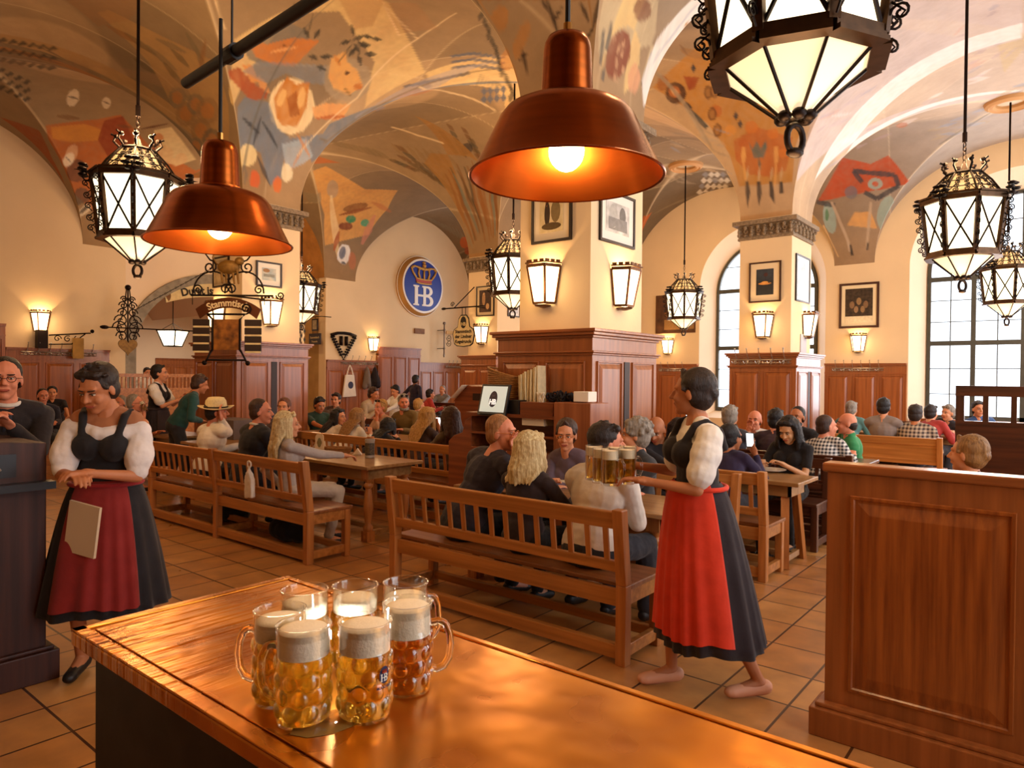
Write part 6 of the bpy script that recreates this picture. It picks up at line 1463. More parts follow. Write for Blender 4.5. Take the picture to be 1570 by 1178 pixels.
# Stammtisch sign at the left pier
p = aty(350, 490, 5.0); o = iron('iron_table_sign', 'wrought iron table sign lettered Stammtisch in front of the left pier', 'table sign', p); o.rotation_euler = (0, 0, math.radians(38)); U, W = V((1, 0, 0)), V((0, 0, 1)); m = MB()
K = p.y/5.3
m.tube([U*-.52+W*.33, U*.62+W*.33], .014, 6); m.tube(spiral(U*.72+W*.335, U, W, .06, 1.5, PI, 12, .2), .01, 5)
for s in (-1, 1):
    c = U*.22*s+W*.36; m.tube([c+U*.27*math.cos(b)+W*.30*math.sin(b) for b in [PI*i/14 for i in range(15)]], .012, 5); m.tube(spiral(c+U*.20*s+W*.05, U*s, W, .07, 1.4, 0, 14, .2), .011, 5); m.tube(spiral(c-U*.18*s+W*.06, U*-s, W, .08, 1.4, 0, 14, .2), .011, 5)
    m.tube(spiral(U*.26*s+W*.72, U*s, W, .1, 1.5, PI/2, 16, .2), .012, 5); m.tube([U*.26*s+W*.82, U*.36*s+W*.95, U*.2*s+W*1.1], .012, 5); m.tube([U*.5*s+W*.33, U*.5*s+W*.2], .006, 4)
m.build('scrollwork', M_ldark, o, smooth=True)
arcp = [(.72*math.sin(a), -.42+.72*math.cos(a)) for a in [-.68+1.36*i/20 for i in range(21)]]+[(.58*math.sin(a), -.42+.58*math.cos(a)) for a in [.74-1.48*i/20 for i in range(21)]]
plate('curved_banner', arcp, mat('dark_copper', '5a3018', .4, .6), o, basis((0, 0, 0), (1, 0, 0), (0, 0, 1)), .02)
text_mesh('lettering', 'Stammtisch', .135, mat('pale_lettering', 'e6cfa0', .5), o, basis((0, -.013, 0), (1, 0, 0), (0, 0, 1)) @ Matrix.Translation((0, -.42+.645, 0)), .003, .003, .95, bend=.645)
plate('picture_panel', [(-.2, -.42), (.16, -.42), (.16, -.0), (-.2, -.0)], mat('amber_panel', 'a86a26', .5, .2, col2='5a3212', scale=9), o, basis((0, 0, 0), (1, 0, 0), (0, 0, 1)), .03)
m = MB(); m.tube([(-.28, -.02, .07), (.24, -.02, .07), (.17, -.02, 0), (.17, -.02, -.42), (.26, -.02, -.56), (-.3, -.02, -.56), (-.21, -.02, -.42), (-.21, -.02, 0), (-.28, -.02, .07)], .016, 6)
for s in (-1, 1): m.tube([(s*.2-.02, -.02, -.42), (s*.28-.02, -.02, -.58), (s*.33-.02, -.02, -.6)], .014, 5); m.ell((s*.3-.02, -.02, -.6), .035, 8, 6)
m.tube(spiral(V((.25, -.02, .15)), U, W, .08, 1.6, -PI/2, 14, .2), .011, 5); m.build('frame', M_ldark, o, smooth=True)
for s in (-1, 1):
    for k in range(4): plate('name_board', [(s*.36-.13, -.09-k*.115), (s*.36+.10, -.09-k*.115), (s*.36+.10, -.0-k*.115), (s*.36-.13, -.0-k*.115)], mat('name_board', '2a1810' if 1 else '', .6), o, basis((0, 0, 0), (1, 0, 0), (0, 0, 1)), .02)
    for k in range(4): plate('name_board_light', [(s*.36-.12, -.115-k*.115), (s*.36+.09, -.115-k*.115), (s*.36+.09, -.09-k*.115), (s*.36-.12, -.09-k*.115)], M_signw, o, basis((0, -.002, 0), (1, 0, 0), (0, 0, 1)), .02)
m = MB(); m.ell((.0, 0, .72), (.16, .05, .10), 12, 8); m.ell((.15, 0, .8), (.07, .045, .06), 10, 6)
for x in (-.1, -.04, .06, .12): m.cap((x, 0, .7), (x+.02, 0, .5), .025, .014, 8)
m.tube([(-.15, 0, .75), (-.22, 0, .85), (-.2, 0, .92)], .012, 5); m.build('animal_figure', mat('old_gold', '8a6428', .5, .4, var=.4, scale=20), o, smooth=True)
m = MB(); m.cyl((0, 0, 1.1), (.3, .5, 1.1), .012, 6); m.cyl((0, 0, .33), (.3, .5, .33), .012, 6); m.tube([(-.2, 0, 1.1), (.2, 0, 1.1)], .012, 5); m.build('wall_bracket', M_ldark, o)
# dark slot board on left pier corner beside sign
# guild sign beside far pier
p = aty(711, 512, 11.2); o = iron('guild_sign', 'cream lobed guild sign lettered in black, hanging left of the far pier', 'sign', p)
gp = [(-.28, -.22), (-.2, -.27), (0, -.29), (.2, -.27), (.28, -.22), (.33, 0), (.29, .1), (.18, .16), (.15, .34), (.08, .42), (-.08, .42), (-.15, .34), (-.18, .16), (-.29, .1), (-.33, 0)]
MX = basis((0, 0, 0), (1, 0, 0), (0, 0, 1)); plate('board', gp, mat('frame_24160e', '24160e', .4), o, MX, .02); plate('face', [(a*.93, b*.93) for a, b in gp], M_signw, o, MX @ Matrix.Translation((0, 0, .011)), .004)
plate('emblem', ellp(0, .25, .085, .13), M_ink, o, MX @ Matrix.Translation((0, 0, .016)), .004); text_mesh('letters', 'HB', .11, M_signw, o, MX @ Matrix.Translation((0, .21, .02)), .001, .002)
for k, (s_, z) in enumerate((('Stammtisch', .05), ('der Lindner', -.06), ('Kegelrunde', -.17))): text_mesh('lettering', s_, .105, M_ink, o, MX @ Matrix.Translation((0, z, .016)), .001, .003)
m = MB(); m.tube([(-.6, 0, .58), (.6, 0, .58)], .016, 6); m.ell((-.62, 0, .58), (.08, .02, .03), 8, 6); m.tube([(-.3, 0, .58), (.3, 0, 1.0)], .012, 5); m.tube([(-.05, 0, .42), (-.05, 0, .58)], .01, 4); m.tube([(.05, 0, .42), (.05, 0, .58)], .01, 4)
m.tube(spiral(V((-.35, 0, .66)), V((1, 0, 0)), V((0, 0, 1)), .06, 1.3), .01, 5); m.tube([(.3, 0, .58), (.3, .4, .58)], .012, 4); m.build('bracket', M_ldark, o)
# white scroll bracket left of it
p = atx(681, 520, -15.7); o = iron('gilded_iron_bracket', 'thin white and gilt iron bracket on the far wall left of the lobed sign', 'iron bracket', p); U = V((0, 1, 0)); m = MB(); m.tube([W*-.5, W*.45], .02, 6); m.ell(W*.5, .05, 8, 6); m.ell(W*-.52, (.03, .03, .07), 8, 6); m.ell(W*.28, .045, 8, 6); m.ell(W*-.3, .04, 8, 6); m.tube([W*-.3, V((-.3, 0, -.3))], .015, 5); m.tube([W*.28, V((-.3, 0, .28))], .015, 5); m.build('post', mat('iron_silver', '8a8078', .4, .7), o, smooth=True)
m = MB()
for z in (.05, -.12): m.tube(spiral(U*.22+W*z, U, W, .12, 1.5, PI, 14, .2), .01, 5)
m.build('scrolls', M_ldark, o); m = MB(); m.b2(-.01, .01, .1, .9, .17, .27); m.build('arm', mat('sign_gold_band', 'b98a48', .5, .2), o)
# shield
p = atx(527, 529, -15.95); o = iron('iron_shield', 'dark triangular iron wreath with two mugs on the far wall, right of the arch jamb', 'wall ornament', p); m = MB(); U = V((0, 1, 0))
top = [(-.42, .26), (-.2, .32), (0, .33), (.2, .32), (.42, .26)]
m.tube([U*a+W*b for a, b in top], .045, 6)
for s in (-1, 1):
    for k in range(8): c = U*s*(.38-.35*k/8)+W*(.2-.55*k/8); m.ell(c+U*s*.02, (.02, .05, .035), 6, 5); m.ell(c-U*s*.05+W*.02, (.02, .04, .03), 6, 5)
    m.tube([U*s*.38+W*.22, U*s*.02+W*-.38], .015, 5); m.cyl(U*s*.09+W*-.02, U*s*.09+W*.24, .05, 8)
m.ell(W*-.42, .035, 8, 6); m.build('wreath', M_ldark, o, smooth=True)
# small boards right of left pier
p = atx(484, 520, -16.2); U = V((0, 1, 0))
o = thing('notice_board', 'small dark lettered board with a tiny framed sign above, by the arch jamb', 'notice board', aty(483, 520, 11.3)); plate('board', [(-.26, -.15), (.26, -.15), (.26, .15), (-.26, .15)], mat('slate', '3a3234', .6), o, MX, .03)
text_mesh('lettering', 'Stammtisch', .09, M_signw, o, MX @ Matrix.Translation((0, .04, .016)), .001); text_mesh('lettering', 'Freunde', .08, M_signw, o, MX @ Matrix.Translation((0, -.07, .016)), .001)
plate('small_frame', [(-.13, .22), (.13, .22), (.13, .55), (-.13, .55)], mat('frame_24160e', '24160e', .4), o, MX, .03); plate('small_picture', [(-.09, .26), (.09, .26), (.09, .51), (-.09, .51)], mat('print_grey', 'b8a88a', .6, var=.4, scale=20), o, MX @ Matrix.Translation((0, 0, .016)), .004)
m = MB(); m.tube([(-.2, 0, .6), (.3, 0, .6)], .012, 5); m.tube([(.3, 0, .6), (.3, .3, .6)], .012, 5); m.tube([(-.1, 0, .15), (-.1, 0, .22)], .008, 4); m.tube([(.1, 0, .15), (.1, 0, .22)], .008, 4); m.tube([(0, 0, .55), (0, 0, .6)], .008, 4); m.build('bracket', M_ldark, o)
# diamond pennant behind left pier
o = thing('diamond_pennant', 'hanging blue and white diamond pennant just right of the left pier', 'pennant', aty(459, 511, 9.6)); m = MB(); m2 = MB()
for i in range(6):
    for j in range(-1, 3):
        c = (j*.09+(i % 2)*.045, -.01, -.26+i*.10); (m if (i+j) % 2 else m2).add([(c[0]-.045, c[1], c[2]), (c[0], c[1], c[2]-.075), (c[0]+.045, c[1], c[2]), (c[0], c[1], c[2]+.075)], [(0, 1, 2, 3)])
m.build('dark_diamonds', mat('pennant_blue', '3a4250', .8), o); m2.build('light_diamonds', M_enw, o); m = MB(); m.tube([(0, 0, .3), (0, 0, .9)], .01, 5); m.build('cord', M_ldark, o)
# lamp-side small bracket with yellow plaque, left wall
o = iron('wall_bracket_plaque', 'small iron wall bracket carrying a narrow yellow plaque beside the left wall lamp', 'plaque', atx(66, 520, -15.8)); m = MB(); m.box((-.08, 0, -.0), (.14, .18, .36)); m.build('back_box', M_ldark, o); m = MB(); m.tube([(0, .1, .08), (.0, .85, .16)], .014, 5); m.tube([(0, .1, -.1), (0, .5, -.08), (0, .75, .14)], .012, 5)
for k in range(3): m.tube(spiral(V((0, .25+.18*k, .02)), U, W, .07, 1.3, k), .01, 5)
m.ell((0, .88, .2), .04, 8, 6); m.build('arm', M_ldark, o); m = MB(); m.box((0, .62, -.16), (.03, .2, .42)); m.build('yellow_plaque', mat('yellow_plaque', 'b88a34', .6, var=.3), o)
# brown plaque on far wall
o = MB().box((0, 0, 0), (.05, .42, .16)).build('wooden_plaque', mat('brown_plaque', '8a5c34', .6, var=.3), bevel=.01); o.location = atx(643, 508, -15.97); tag(o, 'small brown wooden plaque under the round blue sign', 'plaque')
# bag and coats
p = atx(536, 560, -15.84); t = thing('cloth_bag', 'white cloth bag with a round dark print hanging from the coat hooks', 'bag', p); m = MB()
for s in (0, 1): m.tube([(.02*s, -.10, -.28), (.02*s, -.04, -.08), (.02*s, 0, -.0), (.02*s, .05, -.08), (.02*s, .12, -.28)], .012, 5)
m.build('handle', M_enw, t)
m = MB(); m.add([(x, y, z) for x, e in ((-.03, .9), (.03, 1)) for y, z in ((-.15, -.27), (.15, -.27), (.19, -.6), (.23, -.88), (-.24, -.90), (-.2, -.6))], [(0, 1, 2, 3, 4, 5), (11, 10, 9, 8, 7, 6)]+[(i, i+6, (i+1) % 6+6, (i+1) % 6) for i in range(6)])
m.build('pouch', mat('white_cloth', 'ece2d2', .9, var=.1, bump=.3), t, bevel=.02); plate('print', ellp(.02, -.56, .09, .1), mat('print_blue', '3a3c58', .8), t, basis((.034, 0, 0), (0, 1, 0), (0, 0, 1)), .003)
for px, lab, c, w_ in ((575, 'dark jacket hanging on the coat hooks left of the tall door panelling', '231a1e', .2), (563, 'grey-brown folded jacket on the coat hooks beside the dark one', '77685c', .12)):
    m = MB(); m.cap((0, 0, -.12), (.02, 0, -.5), .06, w_*.8, 10); m.cap((0, .03, -.2), (.0, w_*.7, -.6), .06, .07, 8); m.cap((0, -.03, -.2), (.0, -w_*.7, -.62), .06, .08, 8); m.tube([(0, 0, 0), (0, 0, -.1)], .01, 4)
    o = m.build('jacket', mat('jacket_'+c, c, .9, bump=.4, bscale=12), smooth=True); r_ = o.modifiers.new('r', 'REMESH'); r_.mode = 'VOXEL'; r_.voxel_size = .02; o.location = atx(px, 560, -15.84); tag(o, lab, 'jacket')
# ------------------------------------------------------------------ copper counter and mugs
CZ_ = .93; CX0, CX1, CY0, CY1 = -2.18, 1.3, .735, 1.425
M_ctop = bpy.data.materials.new('hammered_copper'); M_ctop.use_nodes = True; nt = M_ctop.node_tree; b = nt.nodes['Principled BSDF']; L = nt.links
b.inputs['Metallic'].default_value = .85; b.inputs['Base Color'].default_value = (*srgb('c8772c'), 1)
tc = nt.nodes.new('ShaderNodeTexCoord'); mp = nt.nodes.new('ShaderNodeMapping'); mp.inputs['Scale'].default_value = (1, 1, 1); L.new(tc.outputs['Object'], mp.inputs[0])
n1 = nt.nodes.new('ShaderNodeTexNoise'); n1.inputs['Scale'].default_value = 5; n1.inputs['Detail'].default_value = 2; L.new(mp.outputs[0], n1.inputs['Vector'])
mp2 = nt.nodes.new('ShaderNodeMapping'); mp2.inputs['Scale'].default_value = (26, 2.2, 1); L.new(tc.outputs['Object'], mp2.inputs[0])
n2 = nt.nodes.new('ShaderNodeTexNoise'); n2.inputs['Scale'].default_value = 1.3; n2.inputs['Detail'].default_value = 3; L.new(mp2.outputs[0], n2.inputs['Vector'])
sx_ = nt.nodes.new('ShaderNodeSeparateXYZ'); L.new(tc.outputs['Object'], sx_.inputs[0]); mr = nt.nodes.new('ShaderNodeMapRange'); mr.inputs[1].default_value = .75; mr.inputs[2].default_value = .25; mr.inputs[3].default_value = .0; mr.inputs[4].default_value = 1.0; L.new(sx_.outputs[0], mr.inputs[0])
ml = nt.nodes.new('ShaderNodeMath'); ml.operation = 'MULTIPLY'; L.new(n2.outputs[0], ml.inputs[0]); L.new(mr.outputs[0], ml.inputs[1])
m2 = nt.nodes.new('ShaderNodeMath'); m2.operation = 'MULTIPLY_ADD'; m2.inputs[1].default_value = 2.4; L.new(ml.outputs[0], m2.inputs[0]); L.new(n1.outputs[0], m2.inputs[2])
bp = nt.nodes.new('ShaderNodeBump'); bp.inputs['Strength'].default_value = .55; bp.inputs['Distance'].default_value = .012; L.new(m2.outputs[0], bp.inputs['Height']); L.new(bp.outputs[0], b.inputs['Normal'])
rr = nt.nodes.new('ShaderNodeMapRange'); rr.inputs[3].default_value = .2; rr.inputs[4].default_value = .38; L.new(n1.outputs[0], rr.inputs[0]); L.new(rr.outputs[0], b.inputs['Roughness'])
cr = ramp(nt, [(.3, srgb('b0681a')), (.7, srgb('e0962e'))]); L.new(n1.outputs[0], cr.inputs[0]); L.new(cr.outputs[0], b.inputs['Base Color'])
t = thing('copper_counter', 'hammered copper-topped bar counter in the foreground carrying the beer mugs', 'counter', (CX0, CY0, 0)); W_, D_ = CX1-CX0, CY1-CY0
m = MB(); m.b2(0, W_, 0, D_, CZ_-.045, CZ_-.004); m.build('countertop', M_ctop, t, bevel=.006)
m = MB(); m.b2(.045, W_, .045, D_-.03, CZ_-.004, CZ_); m.build('copper_sheet', M_ctop, t, bevel=.003)
m = MB(); m.b2(0, .035, 0, D_, CZ_-.004, CZ_+.002); m.b2(0, W_, 0, .035, CZ_-.004, CZ_+.002); m.b2(0, W_, D_-.02, D_, CZ_-.004, CZ_+.001); m.build('folded_edge', M_ctop, t, bevel=.003)
m = MB(); m.b2(.04, W_, .05, D_-.05, 0, CZ_-.045); m.build('dark_body', mat('counter_body', '140804', .6, var=.3), t)
CB = (CX0, CY0)
def mug_r(th, z):
    r = .0555; base = .003*max(0, 1-z/.012)
    if .016 < z < .140:
        row = (z-.016)/.031; k = int(row); n = 8
        for kk in (k-1, k, k+1):
            if 0 <= kk < 4:
                zc = .016+.0155+kk*.031; off = .5*(kk % 2)
                a = (th/(2*PI)*n-off) % 1; a = min(a, 1-a)*2*PI/n*r; d = math.hypot(a, z-zc)
                if d < .0155: r += .0055*math.sqrt(max(0, 1-(d/.0155)**2)); break
    return r-base+(.0015 if z > .196 else 0)
M_mug = mat('mug_glass', (1, 1, 1), .01, trans=1, ior=1.46)
def thinglass(name, fac, tint, rough=.02):
    m = bpy.data.materials.new(name); m.use_nodes = True; g = m.node_tree; g.nodes.clear(); o = g.nodes.new('ShaderNodeOutputMaterial'); ms = g.nodes.new('ShaderNodeMixShader'); tr = g.nodes.new('ShaderNodeBsdfTransparent'); gl = g.nodes.new('ShaderNodeBsdfGlossy'); fr = g.nodes.new('ShaderNodeLayerWeight')
    fr.inputs[0].default_value = fac; gl.inputs['Roughness'].default_value = rough; tr.inputs[0].default_value = (*tint, 1); gl.inputs[0].default_value = (1, 1, 1, 1)
    g.links.new(fr.outputs['Facing'], ms.inputs[0]); g.links.new(tr.outputs[0], ms.inputs[1]); g.links.new(gl.outputs[0], ms.inputs[2]); g.links.new(ms.outputs[0], o.inputs[0]); return m
M_thin = thinglass('thin_glass', .22, (.97, .97, .95))
def liquid(name, gold, deep, mixf, glowy):
    m = bpy.data.materials.new(name); m.use_nodes = True; g = m.node_tree; g.nodes.clear(); o = g.nodes.new('ShaderNodeOutputMaterial'); ms = g.nodes.new('ShaderNodeMixShader'); m2 = g.nodes.new('ShaderNodeMixShader')
    rf = g.nodes.new('ShaderNodeBsdfPrincipled'); rf.inputs['Base Color'].default_value = (*gold, 1); rf.inputs['Transmission Weight'].default_value = 1; rf.inputs['Roughness'].default_value = .02; rf.inputs['IOR'].default_value = 1.36
    tl = g.nodes.new('ShaderNodeBsdfTranslucent'); tl.inputs[0].default_value = (*deep, 1); tp = g.nodes.new('ShaderNodeBsdfDiffuse'); tp.inputs[0].default_value = (*deep, 1)
    m2.inputs[0].default_value = .35; g.links.new(tl.outputs[0], m2.inputs[1]); g.links.new(tp.outputs[0], m2.inputs[2])
    ms.inputs[0].default_value = mixf; g.links.new(rf.outputs[0], ms.inputs[1]); g.links.new(m2.outputs[0], ms.inputs[2]); g.links.new(ms.outputs[0], o.inputs[0]); return m
M_beer = liquid('lager', (1.0, .62, .10), (1.0, .50, .04),   .22, 0); M_beerd = liquid('amber_beer', (.9, .34, .04), (.85, .25, .02), .26, 0); M_beer2 = M_beer
M_foam = mat('beer_foam', 'ffedd0', .7, bump=.2, bscale=160, var=.05, scale=60)
def mug(label, x, y, rot, fill=.138, foam=.192, dark=False, logo=False, rim=.2):
    t = thing('beer_mug', label, 'beer mug', (x, y, CZ_+.0015), rot, group='full one-litre glass mugs on the copper counter')
    n = 112; zs = [0, .004, .010]+[.016+i*.0031 for i in range(41)]+[.146, .16, .18, .194, .198, .2]
    def surf(off, zlist, closeb):
        m = MB(); vs = []
        for z in zlist:
            for j in range(n): a = 2*PI*j/n; r = mug_r(a, z)-off; vs.append((r*math.cos(a), r*math.sin(a), z))
        K = len(zlist); fs = [(i*n+j, i*n+(j+1) % n, (i+1)*n+(j+1) % n, (i+1)*n+j) for i in range(K-1) for j in range(n)]
        if closeb: fs += [tuple(range(n))[::-1]]
        m.add(vs, fs); return m
    m = surf(0, zs, True); k = len(m.v); vs = []
    for r, z in ((.0535, .2005), (.052, .197), (.0515, .15)): vs += [(r*math.cos(2*PI*j/n), r*math.sin(2*PI*j/n), z) for j in range(n)]
    m.v += vs; m.f += [(k-n+i*n+j, k-n+i*n+(j+1) % n, k+i*n+(j+1) % n, k+i*n+j) for i in range(3) for j in range(n)]; m.m = [0]*len(m.f); m.build('glass_body', M_thin, t, smooth=True)
    m = MB(); hp = [(.052, .045), (.068, .038), (.085, .044), (.097, .062), (.101, .09), (.098, .12), (.088, .142), (.073, .150), (.052, .146)]
    pts = []
    for i in range(len(hp)-1):
        for q in range(3): pts.append((hp[i][0]+(hp[i+1][0]-hp[i][0])*q/3, 0, hp[i][1]+(hp[i+1][1]-hp[i][1])*q/3))
    pts.append((hp[-1][0], 0, hp[-1][1])); pts = [(p[0]+.0005, 0, p[2]) for p in pts]; m.tube(pts, .0085, 12); m.build('handle', M_mug, t, smooth=True)
    m = surf(.0022, [.007]+[z for z in zs if .010 <= z <= min(fill, .142)]+[fill], True); m.f.append(tuple(len(m.v)-n+j for j in range(n))); m.m.append(0); m.build('beer', M_beerd if dark else M_beer, t, smooth=50)
    m = MB(); m.lathe([(.001, fill), (.0525, fill+.0005), (.0527, fill+.02), (.0512, foam-.004), (.047, foam), (.03, foam+.003), (.012, foam+.0035), (.001, foam+.004)], 48); m.build('foam', M_foam, t, smooth=40)
    if logo:
        a0 = logo; N = V((math.cos(a0), math.sin(a0), 0)); U = V((-math.sin(a0), math.cos(a0), 0)); mw = basis(N*.0603+V((0, 0, .10)), U, V((0, 0, 1)))
        def wrap(o):
            me = o.data
            for v in me.vertices:
                q = mw.inverted() @ v.co; ang = a0+q.x/.0602; r = .0602+q.z*.3; v.co = V((r*math.cos(ang), r*math.sin(ang), .10+q.y))
        M_lb = mat('logo_blue', '14204a', .5); M_lw = mat('logo_white', 'f2ead8', .5)
        o = MB().lathe([(.001, 0), (.6, 0), (1, 0)], 32); o.v = [tuple(mw @ V((a*.0125, b_*.0175, 0))) for a, b_, c in o.v]; o = o.build('logo_field', M_lb, t, fix=False); wrap(o)
        o = hb_mark(t, mw @ Matrix.Translation((0, -.0135, .001)), .0155, M_lw, .0004); wrap(o)
        o = MB(); [o.tube([mw @ V((c-.0015, .005, .001)), mw @ V((c*1.2, .011, .001))], .0008, 4) for c in (-.005, -.0025, 0, .0025, .005)]; o.tube([mw @ V((-.0055, .0045, .001)), mw @ V((.0055, .0045, .001))], .001, 4); o = o.build('logo_crown', mat('logo_red', 'c04a28', .5), t)
        o = text_mesh('lettering', 'MÜNCHEN', .0075, M_lb, t, mw @ Matrix.Translation((0, -.026, .0005)), .0002, .0002); wrap(o)
    return t
mug('front left beer mug with large golden dimples, its handle to the left', -1.243, .852, math.radians(205))
mug('front right beer mug with the round dark logo on its side', -1.163, .948, math.radians(150), logo=math.radians(2-150))
mug('right-hand mug of darker amber beer, handle towards the right', -1.185, 1.088, math.radians(55), dark=True, fill=.128)
mug('left mug behind the front one, its handle sticking out left', -1.362, .872, math.radians(208), foam=.18)
mug('back left mug with foam sunk below the rim', -1.445, .992, math.radians(140), foam=.17)
mug('back middle mug between the two rear ones', -1.378, 1.092, math.radians(120), foam=.17)
mug('back right mug mostly hidden behind the amber one', -1.305, 1.192, math.radians(80), foam=.166)
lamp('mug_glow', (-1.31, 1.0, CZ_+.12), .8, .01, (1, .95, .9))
M_spill = mat('spilled_beer', (.9, .45, .1), .03, trans=.6, ior=1.33); m = MB()
pts = [(-.055, -.03), (-.02, -.05), (.03, -.045), (.07, -.02), (.10, .03), (.08, .07), (.03, .06), (-.02, .04), (-.05, .01)]
m.add([(a, b_, 0) for a, b_ in pts]+[(a*.93, b_*.93, .0015) for a, b_ in pts], [(i, (i+1) % 9, (i+1) % 9+9, i+9) for i in range(9)]+[tuple(range(9, 18))]); o = m.build('spilled_beer', M_spill, smooth=True); o.location = (-1.20, .86, CZ_+.0008); o.rotation_euler = (0, 0, .9); tag(o, 'small puddle of spilled beer under the two front mugs', 'puddle')
# ------------------------------------------------------------------ people
SKIN = {'fair': 'd8936a', 'pink': 'd98a68', 'tan': 'b8734a', 'asian': 'd09a6c', 'dark': '8a5434'}
def skin(k): return mat('skin_'+k, SKIN[k], .55, var=.08, scale=12, bump=.05, bscale=60)
def cloth(c, rough=.85): return mat('fabric_'+c, c, rough, var=.18, scale=9, bump=.45, bscale=14, sheen=.1)
def hairmat(c1, c2): return mat('hair_'+c1, c1, .5, col2=c2, scale=6, stretch=(14, 14, 1.2), bump=.6, bscale=22)
HAIR = {'black': ('1a1210', '0a0605'), 'brown': ('4a2c18', '2a160b'), 'dkbrown': ('2e1c12', '160c07'), 'blond': ('c89a54', '94682e'), 'platinum': ('ecd9a4', 'b89660'), 'dkblond': ('a87a42', '70491f'), 'grey': ('a49a8c', '6e655a'), 'red': ('7a4222', '4c240f'), 'ginger': ('b8804a', '80522a')}
def check_mat(name, a, b, s=28):
    if name in MATS: return MATS[name]
    m = mat(name, a, .85); nt = m.node_tree; bs = nt.nodes['Principled BSDF']; tc = nt.nodes.new('ShaderNodeTexCoord')
    outs = []
    for ax in (0, 2):
        sp = nt.nodes.new('ShaderNodeSeparateXYZ'); nt.links.new(tc.outputs['Object'], sp.inputs[0])
        mu = nt.nodes.new('ShaderNodeMath'); mu.operation = 'MULTIPLY'; mu.inputs[1].default_value = s; nt.links.new(sp.outputs[ax], mu.inputs[0])
        si = nt.nodes.new('ShaderNodeMath'); si.operation = 'PINGPONG'; si.inputs[1].default_value = 1; nt.links.new(mu.outputs[0], si.inputs[0])
        gt = nt.nodes.new('ShaderNodeMath'); gt.operation = 'GREATER_THAN'; gt.inputs[1].default_value = .5; nt.links.new(si.outputs[0], gt.inputs[0]); outs.append(gt)
    ad = nt.nodes.new('ShaderNodeMath'); ad.operation = 'ADD'; nt.links.new(outs[0].outputs[0], ad.inputs[0]); nt.links.new(outs[1].outputs[0], ad.inputs[1])
    hf = nt.nodes.new('ShaderNodeMath'); hf.operation = 'MULTIPLY'; hf.inputs[1].default_value = .5; nt.links.new(ad.outputs[0], hf.inputs[0])
    r = ramp(nt, [(0, srgb(a)), (1, srgb(b))]); nt.links.new(hf.outputs[0], r.inputs[0]); nt.links.new(r.outputs[0], bs.inputs['Base Color']); return m
CLOUD = bpy.data.textures.new('cloth_folds', 'CLOUDS'); CLOUD.noise_scale = .09
STRAND = bpy.data.textures.new('hair_noise', 'CLOUDS'); STRAND.noise_scale = .03
Zv = V((0, 0, 1))
def remesh(o, vox, smooth=3, disp=0, tex=None):
    r = o.modifiers.new('remesh', 'REMESH'); r.mode = 'VOXEL'; r.voxel_size = vox; r.use_smooth_shade = True
    if smooth: s = o.modifiers.new('smooth', 'SMOOTH'); s.iterations = smooth; s.factor = .5
    if disp: d = o.modifiers.new('folds', 'DISPLACE'); d.texture = tex or CLOUD; d.strength = disp; d.mid_level = .5; d.texture_coords = 'GLOBAL'
    return o
def ik(a, t, l1, l2, pole):
    d = t-a; L_ = min(d.length, (l1+l2)*.995); d.normalize(); t = a+d*L_
    x = (l1*l1-l2*l2+L_*L_)/(2*L_); h = math.sqrt(max(1e-6, l1*l1-x*x)); p = pole-d*pole.dot(d); p.normalize(); return a+d*x+p*h, t
def mat3(x, y, z): return Matrix((x, y, z)).transposed()
